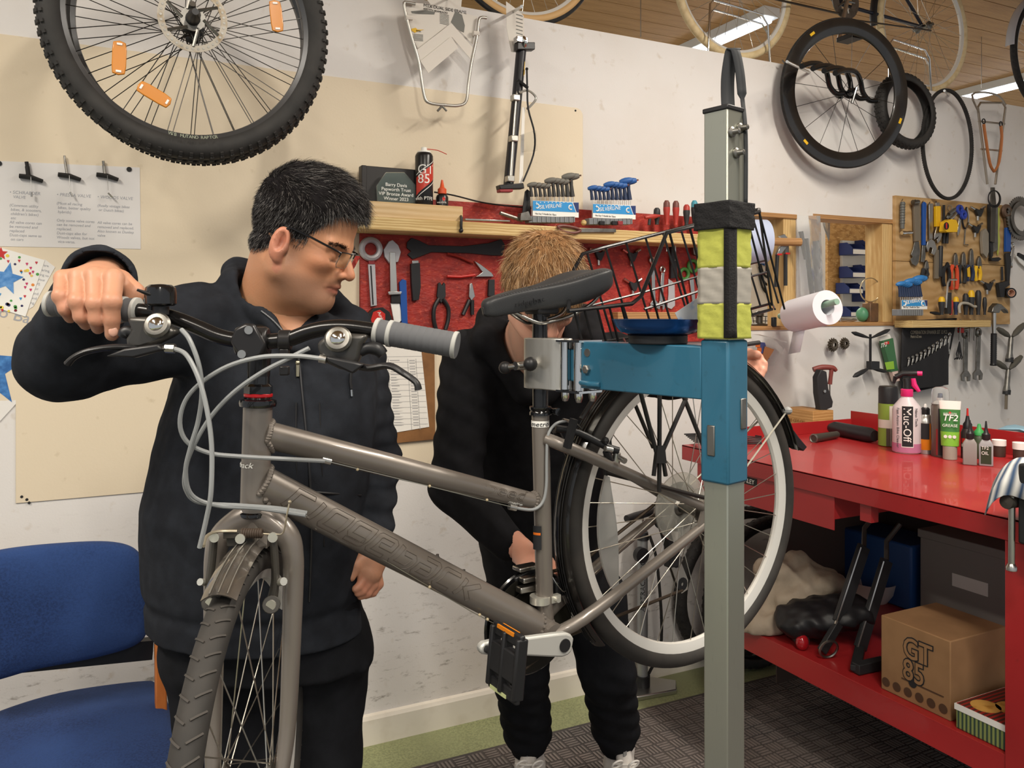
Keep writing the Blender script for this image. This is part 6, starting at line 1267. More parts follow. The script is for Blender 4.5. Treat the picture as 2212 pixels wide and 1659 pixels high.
S_('headset_spanner','long black headset spanner across the top of the red board','spanner',[('blade','poly',[(878,524),(888,514),(905,520),(925,530),(1000,532),(1055,525),(1082,517),(1090,530),(1084,552),(1062,552),(1010,547),(930,545),(905,555),(890,560),(879,550),(887,543),(878,536)],.02,.006,'tool_black')])
S_('lock_pliers','red handled locking pliers on the red board','pliers',[('jaw','poly',[(1022,564),(1035,571),(1060,590),(1064,598),(1026,598),(1040,588)],.02,.012,'steel'),('handle','curve',[(966,548),(990,554),(1022,568)],.03,.005,M('pliers_red','#8c2a22',.4)),('handle','tube',[(966,597),(995,598),(1026,594)],.03,.005,'red')])
S_('link_pliers','black master link pliers on the red board','pliers',[('jaw','poly',[(942,640),(945,612),(949,610),(953,618),(957,610),(960,614),(961,640),(951,655)],.02,.010,'tool_black'),('handle','curve',[(948,645),(938,665),(937,690),(942,712)],.026,.008,'black_plastic'),('handle','curve',[(956,645),(968,665),(968,690),(962,712)],.026,.008,'black_plastic')])
S_('point_pliers','needle nosed pliers partly behind the young person\'s shoulder','pliers',[('jaw','poly',[(1011,640),(1013,612),(1018,612),(1024,640),(1016,650)],.02,.010,'steel'),('handle','tube',[(1014,648),(1000,680)],.026,.008,'black_plastic'),('handle','tube',[(1020,648),(1020,680)],.026,.008,'black_plastic')])
S_('cutter','dark cutter handle beside the ginger hair on the red board','cutter',[('body','poly',[(1054,604),(1066,604),(1066,640),(1052,640)],.02,.012,'tool_black')])
tp = S_('tape_measure','black and red tape measure hanging low on the red board','tape measure',[('case','poly',[(786,700),(790,678),(803,666),(822,664),(836,674),(842,692),(838,712),(790,712)],.02,.03,'black_plastic'),('face','poly',[(801,690),(806,674),(820,669),(832,678),(832,690),(822,700),(804,702)],.05,.002,'red')])
g = G(); g.text('Amica',wl(815,675,.0525),XR*.45-UP*.9,XR*.9+UP*.45,.017,.0004); mk('lettering',g,'white',tp)
def ywrench(name,x,y,s,d,label,up=True,m='tool_black',tip='steel'):
    sg = 1 if up else -1
    return wt(name,label,'Y wrench',[('body','poly',[(x-11*s,y-7*s*sg),(x,y-2*s*sg),(x+11*s,y-7*s*sg),(x+9*s,y+2*s*sg),(x+3*s,y+16*s*sg),(x-3*s,y+16*s*sg),(x-9*s,y+2*s*sg)],d,.014,m)]+[(n,'tube',[(x+a*s,y+b*s*sg),(x+c*s,y+e*s*sg)],d+.007,3.2*s*mpp(x),tip) for n,a,b,c,e in (('socket',-9,-5,-20,-12),('socket',9,-5,20,-12),('socket',0,14,0,26))])
ywrench('y_wrench',1293,548,.95,.02,'black Y wrench at top left of the basket on the red board'); ywrench('y_wrench',1364,550,.95,.02,'black Y wrench at top right beside the other on the red board')
ywrench('y_wrench',1367,614,.95,.02,'lower black Y wrench with thin tips on the red board'); ywrench('y_wrench',1302,612,.9,.02,'black Y wrench half hidden behind the saddle tail')
def spanner(x0,y0,x1,y1,label,s=1.0,d=.02,m='steel',group=None,cat='spanner'):
    dx,dy = x1-x0,y1-y0; L = math.hypot(dx,dy); ux,uy = dx/L,dy/L; vx,vy = -uy,ux; w = 3.4*s
    P = lambda a,b: (x0+ux*a+vx*b,y0+uy*a+vy*b)
    return wt('spanner',label,cat,[('ring_end','ring',(x0,y0,5.6*s),d+.006,2.6*s*mpp(x0),m),('shaft','poly',[P(6*s,-w),P(6*s,w),P(L-10*s,w),P(L-10*s,-w)],d+.002,.006,m),('open_end','poly',[P(L-11*s,-w),P(L-4*s,-8*s),P(L+6*s,-7*s),P(L+7*s,-3*s),P(L-1*s,-2.6*s),P(L-1*s,2.6*s),P(L+7*s,3*s),P(L+6*s,7*s),P(L-4*s,8*s),P(L-11*s,w)],d,.009,m)],group)
spanner(1409,562,1411,660,'longer combination spanner behind the basket on the red board',1.05,group='spanners on the red board'); spanner(1431,582,1426,662,'shorter combination spanner behind the basket on the red board',1.0,group='spanners on the red board')
S_('trowel_knife','black handled knife with broad silver blade on the red board','knife',[('handle','poly',[(1446,527),(1454,524),(1460,600),(1445,602)],.02,.014,'black_plastic'),('blade','poly',[(1443,602),(1456,612),(1457,660),(1449,668),(1440,664),(1443,635)],.02,.005,'tool_white')])
S_('scissors','green handled scissors hanging on the red board','scissors',[('handle','ring',(1478,592,11),.026,.0075,'green'),('handle','ring',(1497,575,12),.026,.0075,'green'),('blade','poly',[(1488,602),(1497,602),(1500,646),(1494,654)],.022,.006,'steel')])
S_('derailleur_part','small metal bracket hanging under the shelf by the stand post','bracket',[('body','poly',[(1492,535),(1506,534),(1506,546),(1500,553),(1494,550)],.03,.016,'dull_steel'),('hook','tube',[(1497,518),(1497,536)],.03,.003,'steel')])
S_('paint_knife','white bladed tool at the right end of the red board','tool',[('blade','poly',[(1514,570),(1526,568),(1526,612),(1512,616)],.02,.006,'tool_white')])
for i,(x,l) in enumerate(((1400,12),(1420,8),(1440,30),(1459,50),(1478,14))): g = G(); g.tube([wl(x,512,.10),wl(x,513+l,.10)],.0028,6); tag(mk('driver_shank',g,'steel',None),['shortest steel shank below the shelf rail','tiny steel shank below the shelf rail','middle steel shank below the shelf rail','longest steel shank hanging below the shelf rail','steel shank nearest the stand post below the shelf'][i],'tool shank')
# printed list on a brown board
cbd = thing('clipboard','brown board with a printed checklist hung below the red board','notice board',tuple(wl(880,958))); g = G(); g.plate([(785,742),(936,738),(938,948),(800,962)],.004,.012); mk('board',g,M('brown_board','#8a6038',.6,var=(20,'#78522e',.4,.7)),cbd,bev=.001)
g = G(); g.plate([(792,738),(908,738),(927,922),(808,942)],.0175,.0008); pg = mk('checklist',g,'paper',cbd)
g = G()
for i in range(13): y = 770+i*12.2; g.plate([(800,y+1),(913+i*.9,y-1),(913+i*.9,y-.4),(800,y+1.6)],.0186,.0003)
for x in (838,880,898): g.plate([(x,775),(x+.8,775),(x+9.8,928),(x+9,928)],.0186,.0003)
rr = random.Random(2)
for i in range(24):
    y = 778+i*6.1; g.plate([(842+i*.4,y),(842+rr.randint(8,22)+i*.4,y-.3),(842+rr.randint(8,22)+i*.4,y+1.1),(842+i*.4,y+1.4)],.0186,.0003); g.plate([(884+i*.4,y),(896+i*.4,y-.3),(896+i*.4,y+1.1),(884+i*.4,y+1.4)],.0186,.0003)
mk('printed_table',g,M('table_ink','#9a9a9c',.8),pg,kind='stuff')
# ================================================================== right part of the wall: hung wheels, hatches, pegboard
M('carbon','#1c1a19',.2,coat=.5,var=(8,'#2c2925',.4,.7))
# dark deep-rimmed road wheel
WN_ = V3(cam2room(-math.sin(math.radians(16)),math.cos(math.radians(16)),.05)); wc = V3(px(1826,202,3.74))
t = thing('wheelset','dark deep-rimmed road bicycle wheel hung high on the white wall','wheel',tuple(wc-UP*.335))
x_,y_,z_ = basis(WN_)
g = G(); g.lathe([(.266,-.004),(.28,-.011),(.315,-.013),(.331,-.010),(.335,0),(.331,.010),(.315,.013),(.28,.011),(.266,.004),(.264,0),(.266,-.004)],wc,WN_,96,cap=False); mk('deep_rim',g,'carbon',t,angle=50)
g = G(); g.ring(wc,WN_,.327,.0105,96,8); mk('tyre',g,'rubber',t)
g = G()
for i in range(16): a = 2*math.pi*i/16+.1; s = 1 if i % 2 else -1; g.tube([wc+z_*s*.036+.014*(math.cos(a)*x_+math.sin(a)*y_),wc+.266*(math.cos(a)*x_+math.sin(a)*y_)],.0013,5)
mk('spokes',g,'dark_spoke',t,kind='stuff')
g = G(); g.lathe([(.006,-.06),(.014,-.058),(.014,-.045),(.017,-.04),(.017,-.033),(.009,-.028),(.008,.028),(.017,.033),(.017,.04),(.008,.06)],wc,WN_,18); g.tube([wc-z_*.055,wc-z_*.075+UP*.01,wc-z_*.07-UP*.06+x_*.02],.006,8); mk('hub',g,'black_gloss',t)
for an,rr in ((200,.311),(-48,.311),(52,.311)): a = math.radians(an); p = wc+rr*(math.cos(a)*x_+math.sin(a)*y_)-z_*.0132; tn = -math.sin(a)*x_+math.cos(a)*y_; rd = math.cos(a)*x_+math.sin(a)*y_; g = G(); g.box(p,(.026,.012,.001),np.stack([tn,rd,z_],1)); o = mk('yellow_label',g,'yellow',t)
g = G(); g.tube([wl(1755,160,-.05),wl(1700,133,.3)],.006,8); g.tube([wl(1712,160,-.0),wl(1690,130,.05)],.004,6); tag(mk('wall_peg',g,'alu',None),'silver peg on the wall top at the road wheel rim','hook')
# nested drop bars behind it
for k in range(4):
    o_ = 32*k; d = .10; g = G(); g.tube([wl(x+o_*.75,y+k*5,dd) for x,y,dd in ((1732,143,.30),(1752,137,.26),(1775,140,.2),(1786,158,.16),(1792,185,.14),(1806,202,.14),(1822,202,.15))],.0115,10,sm=4)
    tag(mk('drop_bar',g,'bar_black',None),['nearest black curved handlebar of the four nested behind the road wheel','second black curved handlebar nested behind the road wheel','third black curved handlebar nested behind the road wheel','furthest black curved handlebar of the four nested behind the road wheel'][k],'handlebar','handlebars stacked on the wall')
# small tyre, thin belt-like tyre, wire rack with straps
def oval(c,ax,xa,a,b,n=72):
    x,y,z = basis(ax); x = V3(xa); x = x-z*np.dot(x,z); x /= np.linalg.norm(x); y = np.cross(z,x); return [V3(c)+a*math.cos(t)*x+b*math.sin(t)*y for t in np.linspace(0,2*math.pi,n,endpoint=False)]
ta = np.array((.06,1.,-.08)); tc = V3(wl(1956,240,.08)); RT = 82*mpp(1956,.08)
t = thing('loose_tyre','small black knobbly tyre hung behind the road wheel','tyre',tuple(tc-UP*RT)); g = G(); g.lathe([(RT-.024+.026*math.cos(a),.03*math.sin(a)) for a in np.radians(np.linspace(-130,130,16))],tc,ta,56,cap=False); o = mk('carcass',g,'mtb_tyre',t,angle=60); sm = o.modifiers.new('s','SOLIDIFY'); sm.thickness = .003
g = G(); knobs(g,tc,ta,RT+.002,.027,46,size=(.010,.010,.006)); mk('tread_knobs',g,'mtb_tyre',t,smooth=False,kind='stuff')
bc_ = V3(wl(2047,312,.07)); hb_ = 117*mpp(2047,.07); P = oval(bc_,np.array((0,1.,0)),UP,hb_,hb_*.68)
t = thing('toothed_loop','thin black toothed tyre hanging in an oval loop left of the silver rack','tyre',tuple(bc_-UP*hb_)); g = G(); g.tube(P,.009,8,closed=True); mk('band',g,'rubber',t); g = G()
for i in range(0,144): p = oval(bc_,np.array((0,1.,0)),UP,hb_+.002,hb_*.68+.002,144)[i]; g.box(p,(.009,.016,.009))
mk('teeth',g,'mtb_tyre',t,smooth=False,kind='stuff')
g = G(); g.tube([wl(2050,205,0),wl(2040,196,.12)],.006,8); tag(mk('wall_peg',g,'alu',None),'peg over the thin oval tyre','hook')
t = thing('carrier_rack','tapered silver wire carrier rack with brown leather straps on the right wall','rack',tuple(wl(2148,402,.08)))
M('old_chrome','#a49a8c',.35,.85); M('leather','#a8683a',.55)
g = G(); g.tube([wl(x,y,.08) for x,y in ((2133,398),(2112,232),(2118,222),(2166,222),(2172,232),(2150,398))],.006,8); g.tube([wl(2114,262,.08),wl(2170,268,.08)],.005,8); g.tube([wl(2119,322,.08),wl(2164,326,.08)],.005,8); g.tube([wl(2113,240,.09),wl(2100,205,.2),wl(2130,200,.24),wl(2158,208,.22),wl(2172,226,.1)],.005,8,sm=3); mk('wire_frame',g,'old_chrome',t)
for xs in (((2125,268),(2128,290),(2138,352),(2148,372)),((2162,272),(2164,300),(2158,350),(2148,370))): g = G(); g.tube([wl(x,y,.1) for x,y in xs],.0085,8,sm=4,flat=.35); mk('strap',g,'leather',t)
for x,y in ((2125,262),(2162,268)): g = G(); g.ring(wl(x,y,.098),(0,1,0),.012,.003,14,6); mk('hook',g,'black',t)
# far right: chain ring and coiled cable
g = G(); c = V3(wl(2204,472,.05)); g.lathe([(.085,-.003),(.112,-.003),(.112,.003),(.085,.003)],c,(0,1,0),48,cap=False)
for i in range(44): a = 2*math.pi*i/44; g.box(c+.114*np.array((math.cos(a),0,math.sin(a))),(.006,.005,.009),np.stack([np.array((-math.sin(a),0,math.cos(a))),YR,np.array((math.cos(a),0,math.sin(a)))],1))
for i in range(5): a = 2*math.pi*i/5+.3; g.tube([c+.09*np.array((math.cos(a),0,math.sin(a))),c+.07*np.array((math.cos(a),0,math.sin(a)))],.008,6)
g.lathe([(.068,-.002),(.092,-.002),(.092,.002),(.068,.002)],c-YR*.008,(0,1,0),40,cap=False); tag(mk('chainring',g,'dull_steel',None),'toothed steel chainring hung at the right end of the pegboard','chainring')
g = G();
for k in range(3): g.ring(wl(2147+k*.6,428+k,.09+.006*k),(.1,1,0),16*mpp(2147)+.002*k,.0028,36,6)
tag(mk('coiled_cable',g,'black',None),'ring of coiled black cable over the pegboard','cable')
# ---- pegboard
wood('peg_ply','#c3a275','#ad8a5a',2.4,'Z',9,(1.5,5,3))
a,b = wl(1935,424,.02),wl(2182,700,.02); pbx0,pbx1,pbz0,pbz1 = a.x,b.x,wl(1990,702,.02).z,wl(1990,427,.02).z; zj = wl(1990,566,.02).z
pb = thing('pegboard','plywood tool board crowded with hanging tools beside the hatches','tool board',((pbx0+pbx1)/2,WY,pbz0))
g = G(); g.box2((pbx0,WY-.02,zj+.001),(pbx1,WY-.001,pbz1)); mk('ply_sheet',g,'peg_ply',pb,bev=.001); g = G(); g.box2((pbx0,WY-.02,pbz0),(pbx1,WY-.001,zj-.001)); mk('ply_sheet',g,'peg_ply',pb,bev=.001)
LZ = wl(2040,692,.12).z; g = G(); g.box2((pbx0-.01,WY-.12,LZ-.035),(wl(2141,690,.12).x,WY-.02,LZ)); ledge = tag(mk('ledge',g,'shelf_pine',None,bev=.002),'narrow pine ledge along the foot of the pegboard','ledge')
D_ = .03
def hk(x,y): return ('hook','tube3',[(x,y,.015),(x+1,y+1,.06),(x+2,y-2,.065)],0,.0018,'dull_steel')
def T_(name,label,cat,parts,group='tools on the pegboard'): return wt(name,label,cat,parts,group)
T_('socket_handle','grey ribbed handle with chrome swivel end, leftmost on the pegboard','tool',[hk(1948,432),('handle','lathe',((1950,436),(1949,494)),D_+.012,[(0,4),(.05,5.5)]+[(k/10+.02*(j % 2),5.6-(j % 2)) for k in range(1,9) for j in (0,1)]+[(1,4.5)],M('ribbed_grey','#5d5f5c',.5)),('swivel','lathe',((1948,503),(1970,502)),D_+.014,[(0,4),(.2,4.5),(.5,3),(.7,4),(1,3)],'chrome')])
T_('cone_wrench','long brown handled pedal wrench with hooked steel end','wrench',[hk(1975,433),('socket','lathe',((1972,437),(1984,436)),D_+.02,[(0,5.5),(1,4.5)],'dull_steel'),('handle','poly',[(1970,436),(1983,436),(1984,520),(1973,522)],D_,.012,M('worn_brown','#71685a',.6)),('steel_end','poly',[(1974,522),(1983,522),(1986,545),(1982,568),(1976,575),(1968,570),(1965,560),(1970,555),(1966,550),(1970,540)],D_,.006,'dull_steel')])
T_('pedal_spanner','slim blue pedal spanner on the pegboard','spanner',[hk(1992,436),('handle','poly',[(1990,440),(1994,436),(1998,440),(1996,530),(1990,530)],D_,.010,'blue'),('steel_end','poly',[(1990,530),(1996,530),(1997,556),(1994,567),(1987,566),(1989,550)],D_,.007,'dull_steel')])
T_('adjustable_wrench','bare steel adjustable wrench on the pegboard','wrench',[hk(2007,438),('shaft','poly',[(2003,440),(2012,440),(2011,516),(2004,518)],D_,.010,'steel'),('jaw','poly',[(1998,522),(2006,516),(2013,522),(2018,538),(2012,552),(2006,548),(2009,536),(2003,534),(1999,545),(1996,532)],D_,.016,'steel')])
T_('adjustable_wrench','yellow handled adjustable wrench on the pegboard','wrench',[hk(2021,436),('handle','poly',[(2017,446),(2027,446),(2026,490),(2017,490)],D_,.014,'yellow'),('eye','poly',rect(2018,438,2026,446),D_,.010,'steel'),('jaw','poly',[(2018,490),(2025,490),(2030,508),(2026,520),(2020,526),(2019,518),(2023,510),(2013,518),(2014,506)],D_,.014,'steel')])
T_('file_pair','pair of black handles under the yellow tape measure','files',[('handle','lathe',((2039,504),(2039,526)),D_+.01,[(0,3.4),(1,3.4)],'black'),('handle','lathe',((2046,502),(2045,526)),D_+.01,[(0,3.4),(1,3.4)],'black'),('shank','tube',[(2039,443),(2039,504)],D_+.01,.006,'black')])
T_('tape_measure','yellow tape measure on the pegboard','tape measure',[('case','poly',[(2028,500),(2031,480),(2040,475),(2050,477),(2055,488),(2052,503),(2030,503)],D_+.02,.04,'yellow'),('window','disc',(2044,488,8),D_+.06,.002,'black'),('mark','poly',[(2043,482),(2046,482),(2046,494),(2043,494)],D_+.062,.001,'red')])
T_('bit_cluster','bunch of steel cone tools hung beside the yellow tape','tools',[('wire','ring',(2052,450,7),D_,.0015,'steel'),('bit','lathe',((2044,472),(2058,456)),D_+.015,[(0,3),(.5,6),(1,4)],'dull_steel'),('bit','lathe',((2052,474),(2064,460)),D_+.02,[(0,3),(.5,5),(1,4)],'steel'),('bit','lathe',((2050,462),(2062,452)),D_+.03,[(0,3),(.5,4.5),(1,4)],'dull_steel')])
T_('scissors','blue handled scissors on the pegboard','scissors',[hk(2073,446),('handle','ring',(2073,453,7.5),D_+.006,.009,M('royal_blue','#2a3f9c',.4)),('handle','ring',(2081,464,7),D_+.010,.009,'royal_blue'),('blade','poly',[(2070,470),(2075,470),(2072,500),(2067,510),(2067,495)],D_,.006,'steel')])
T_('ring_pliers','thin black wire pliers hanging right of the blue scissors','pliers',[('handle','curve',[(2088,448),(2079,470),(2081,488),(2085,494)],D_,.0045,'black'),('handle','curve',[(2088,448),(2092,470),(2090,486),(2085,494)],D_,.0045,'steel'),('stem','tube',[(2085,494),(2083,528),(2091,529)],D_,.0032,'dull_steel')])
ywrench('y_wrench',2112,456,.78,D_,'upper black Y wrench on the pegboard'); ywrench('y_wrench',2106,492,.78,D_,'middle black Y wrench below it on the pegboard')
T_('utility_knife','grey utility knife hanging on the pegboard','knife',[('body','poly',[(2117,500),(2124,494),(2130,505),(2130,545),(2126,558),(2118,548),(2116,520)],D_,.016,M('knife_grey','#8b8478',.5))])
T_('folding_saw','dark folding saw with yellow toothed edge on the pegboard','saw',[('body','poly',[(2132,442),(2140,440),(2140,552),(2136,560),(2133,520)],D_,.014,'tool_black'),('blade','poly',[(2141,445),(2152,447),(2152,540),(2141,545)],D_+.004,.010,'dull_steel'),('edge','poly',[(2153,448),(2158,450),(2156,465),(2159,480),(2156,500),(2159,520),(2154,552),(2152,540)],D_,.006,M('lime_edge','#b3b856',.5)),('foot','poly',[(2134,558),(2152,556),(2158,560),(2150,565),(2136,564)],D_,.016,'black')])
T_('chain_whip','long dark tool with ring hanging across the top of the pegboard','tool',[('arm','poly',[(2139,405),(2146,405),(2149,440),(2146,525),(2138,522)],.05,.008,M('gun_grey','#56524c',.45,.6))])
T_('ring_wrench','brown ring wrench with blue handle at the right of the pegboard','wrench',[('ring','ring',(2174,456,10),D_+.012,.013,M('rust_brown','#6a5546',.5,.4)),('neck','poly',[(2167,466),(2182,466),(2180,494),(2170,494)],D_,.012,'rust_brown'),('handle','poly',[(2169,492),(2179,492),(2178,544),(2168,544)],D_,.014,'blue')])
T_('round_file','dark upright file handle in the middle of the pegboard','file',[('handle','lathe',((2032,531),(2030,598)),D_+.01,[(0,4),(.03,5),(.97,5),(1,4)],'tool_black')])
T_('drift','bare wooden handle beside the dark file on the pegboard','handle',[('shaft','poly',[(2017,540),(2024,540),(2024,602),(2016,602)],D_,.012,'worn_brown')])
def pliers(x,y0,ym,y1,m,label,j='dull_steel',sp=6.5): return T_('pliers',label,'pliers',[('jaw','poly',[(x-5,ym),(x-3,y0+6),(x,y0),(x+3,y0+6),(x+5,ym),(x,ym+6)],D_,.012,j),('handle','curve',[(x-3,ym),(x-sp,ym+14),(x-sp,y1-10),(x-sp+2,y1)],D_+.006,.0095,m),('handle','curve',[(x+3,ym),(x+sp,ym+14),(x+sp,y1-10),(x+sp-2,y1)],D_+.006,.0095,m)],'pliers on the pegboard')
M('pliers_orange','#cc4a2a',.4); M('navy','#24304f',.45)
pliers(2061,546,573,625,'pliers_orange','orange handled wire strippers on the pegboard'); pliers(2078,544,573,612,'tool_black','black handled pliers right of the orange strippers'); nv = pliers(2095,537,573,607,'navy','navy and yellow long nose pliers on the pegboard'); pliers(2112,553,575,606,'yellow','yellow handled small pliers on the pegboard',sp=5.5)
pliers(1998,562,580,600,'tool_black','small black pliers above the blue key set on the pegboard',sp=5); pliers(2044,566,576,618,'black','black cutters left of the orange strippers on the pegboard','black')
g = G(); g.plate([(2089,580),(2094,576),(2095,598),(2090,598)],D_+.017,.003)
mk('grip_inlay',g,'yellow',nv)
ywrench('y_wrench',2132,615,.8,D_,'Y-shaped socket wrench low on the pegboard')
T_('chain_tool','black chain rivet tool by the tape roll','chain tool',[('body','poly',[(2150,612),(2172,606),(2174,616),(2164,622),(2162,642),(2154,642)],D_,.02,'tool_black'),('bar','tube',[(2164,576),(2165,606)],D_+.01,.006,'tool_black')])
T_('chain_breaker','black linked wrench hanging at the right edge of the pegboard','wrench',[('link','poly',[(2168,548),(2178,546),(2180,565),(2176,612),(2171,612),(2170,570)],D_,.012,'tool_black'),('ring_end','ring',(2186,530,5),D_,.007,'steel'),('shaft','poly',[(2183,536),(2189,536),(2184,566),(2178,566)],D_,.008,'steel'),('open_end','ring',(2181,573,6),D_,.007,'steel')])
t = thing('tape_roll','roll of black tape hanging at the corner of the pegboard','tape roll',tuple(wl(2180,645,.05))); c = V3(wl(2180,633,.05)); g = G(); g.lathe([(.019,-.02),(.027,-.02),(.027,.02),(.019,.02),(.019,-.02)],c,(.45,.9,0),32,cap=False); mk('tape',g,'black',t); g = G(); g.lathe([(.0165,-.0205),(.019,-.0205),(.019,.0205),(.0165,.0205),(.0165,-.0205)],c,(.45,.9,0),32,cap=False); mk('core',g,M('pink_core','#c79a84',.8),t)
key_set(lambda x,y: wl(x,y,.115),1950,1992,613,602,648,668,682,(1948,2003),'clear holder rack with blue and white card on the pegboard ledge',M('key_blue','#2f74b4',.45),'tblue_dk','blue T-handle keys on the pegboard ledge',kg='set on the pegboard ledge',step3=False)
for i,(x,yt,m1,m2,l,w) in enumerate(((2034,641,'dark_handle','yellow','black and yellow stubby screwdriver leftmost on the ledge',7),(2054,648,'red_handle','red_handle','red flat handle standing among the ledge screwdrivers',5),(2065,641,'navy','yellow','navy screwdriver with yellow end on the ledge',6),(2086,634,'dark_handle','dark_handle','black screwdriver behind the curved handle on the ledge',6.5),(2098,627,'dark_handle','yellow','tall black screwdriver with yellow cap on the ledge',7),(2113,627,'dark_handle','dark_handle','tall black screwdriver with dark cap on the ledge',6.5),(2127,642,'dark_handle','dark_handle','slim black handle at the right end of the ledge',4.5))): driver(x,680,yt,m1,m2,l,group='screwdrivers on the pegboard ledge',w=w,d=.08)
wt('torque_arm','bent steel hex key standing in a dark socket on the ledge','key',[('arm','tube',[(2043,665),(2047,612),(2051,604),(2066,604)],.08,.0055,'alu'),('socket','poly',[(2039,678),(2042,632),(2048,632),(2048,678)],.07,.02,'tool_black')])
wt('curved_scraper','grey curved scraper handle lying on the ledge','scraper',[('handle','curve',[(2073,676),(2072,662),(2078,655),(2092,656),(2103,662),(2108,662)],.10,.007,M('pale_grey','#a9a498',.5))])
wt('small_driver','black short driver lying at the front of the ledge','driver',[('body','lathe',((2010,675),(2030,678)),.11,[(0,2),(.5,4),(1,3)],'black')])
hm = thing('claw_hammer','claw hammer with black ribbed grip hanging from the pegboard ledge','hammer',tuple(wl(2143,795,.12)))
g = G(); g.plate([(2135,664),(2143,655),(2152,657),(2166,670),(2168,677),(2158,668),(2152,668),(2148,676),(2140,676),(2132,674)],.10,.028); mk('head',g,'dull_steel',hm,bev=.003)
g = G(); g.tube([wl(2147,672,.115),wl(2147,722,.115)],[.011,.0095],10); mk('shaft',g,'steel',hm); g = G(); a_,b_ = V3(wl(2147,720,.115)),V3(wl(2146,790,.115)); L = np.linalg.norm(b_-a_); pr = [(.012,0)]
for i in range(14): pr += [(.0150,L*(i+.3)/15),(.0138,L*(i+.8)/15)]
pr += [(.017,L*.97),(.015,L)]; g.lathe(pr,a_,b_-a_,14); mk('grip',g,'black_plastic',hm)
# tool roll with spanners
M('roll_cloth','#1e1e21',.75,bump=(90,.15)); t = thing('tool_roll','black cloth tool roll of spanners hanging below the pegboard ledge','tool roll',tuple(wl(2000,850,.05)))
g = G(); V = []; n,m = 16,14
for i in range(n+1):
    for j in range(m+1):
        u,v = i/n,j/m; x = 1948+u*(118-30*v*u)+(-4*v)*(1-u); y = 693+v*(158-12*u)-6*u; V.append(V3(wl(x,y,.045+.010*math.sin(u*9+v*2)*v+.006*math.sin(v*7))))
g.add(V,[(i*(m+1)+j,(i+1)*(m+1)+j,(i+1)*(m+1)+j+1,i*(m+1)+j+1) for i in range(n) for j in range(m)]); o = mk('cloth',g,'roll_cloth',t,angle=180); sm = o.modifiers.new('s','SOLIDIFY'); sm.thickness = .004
g = G(); V = []
for i in range(n+1):
    for j in range(6):
        u,v = i/n,j/5; x = 1949+u*(100)+0; y0 = 795-55*u**1.3; y = y0+v*(843-12*u-y0); V.append(V3(wl(x,y,.0655+.004*math.sin(u*26))))
g.add(V,[(i*6+j,(i+1)*6+j,(i+1)*6+j+1,i*6+j+1) for i in range(n) for j in range(5)]); mk('pocket',g,'roll_cloth',t,angle=180)
g = G(); g.text('COMBINATION SPANNER SET 12 PCS',wl(1967,722,.066),XR,UP,.026,.0003,sx=.62); g.text('Metric 6-22 mm',wl(1967,730,.066),XR,UP,.02,.0003,sx=.6); mk('lettering',g,M('roll_print','#9b9484',.8),t)
for i in range(11):
    u = i/10; x = 1958+u*88; y = 788-48*u**1.3; o = spanner(x+5,y-14-4*u,x-1,y+20,('%s spanner from the left in the black tool roll' % ['first','second','third','fourth','fifth','sixth','seventh','eighth','ninth','tenth','last'][i]),.42+.22*u,.050,'steel','spanners in the tool roll')
spanner(2085,722,2084,815,'long open spanner hanging left of the pair under the ledge',1.25,.04,'dull_steel','spanners under the ledge'); spanner(2113,718,2110,812,'long open spanner hanging right of the pair under the ledge',1.25,.04,'dull_steel','spanners under the ledge')
for k,(x,y1) in enumerate(((2072,735),(2094,738),(2104,736))): g = G(); g.tube([wl(x+3,690,.09),wl(x,y1,.09)],.0035,6); tag(mk('driver_shank',g,'dull_steel',None),['left steel driver shank below the pine ledge','middle steel driver shank below the pine ledge','right steel driver shank below the pine ledge'][k],'tool shank')
t = thing('hex_key_bunch','folding bunch of black hex keys below the pegboard ledge','hex keys',tuple(wl(2072,778,.05)))
for k in range(4): g = G(); g.tube([wl(2073,738,.05),wl(2066+3.6*k,765+2*(k % 2),.05+.006*k),wl(2068+3.6*k,772,.05+.006*k),wl(2062+5*k,776,.05+.006*k)],.0032,6); mk('key',g,'black',t)
g = G(); g.tube([wl(2070,714,.06),wl(2120,704,.07)],.006,8); tag(mk('ratchet_bar',g,'steel',None),'steel ratchet bar hung crosswise behind the spanners','bar')
g = G(); g.plate(rect(2068,708,2077,719),.055,.015); tag(mk('red_clip',g,'red',None,bev=.002),'small red clip at the top of the tool roll','clip')
def tripod(x,y,label):
    return wt('bearing_puller',label,'tool',[('body','lathe',((x,y),(x-4,y+48)),.06,[(0,4),(.1,5),(.7,5.5),(.9,7.5),(1,7)],'dull_steel'),('grip','lathe',((x-3,y-1),(x-28,y-18)),.06,[(0,2.5),(.3,6),(.7,6.5),(1,4)],M('grip_olive','#55534c',.6)),('grip','lathe',((x+3,y-1),(x+28,y-28)),.07,[(0,2.5),(.3,6),(.7,6.5),(1,4)],'grip_olive'),('collar','lathe',((x-3,y+44),(x-4,y+54)),.06,[(0,8),(1,8)],'tool_black')])
tripod(2184,728,'upper bearing tool with two olive grips on the right wall'); t = tripod(2178,798,'lower bearing tool with two olive grips and a long bolt'); g = G(); g.tube([wl(2174,850,.06),wl(2173,884,.06)],.0075,8); mk('bolt',g,'worn_brown',t)
wt('dark_knife','dark handled blade at the far right edge of the wall','knife',[('blade','poly',[(2190,548),(2225,560),(2225,588),(2200,566)],.02,.006,'white_gloss'),('handle','poly',[(2197,546),(2225,560),(2225,572),(2196,552)],.026,.012,'black')])
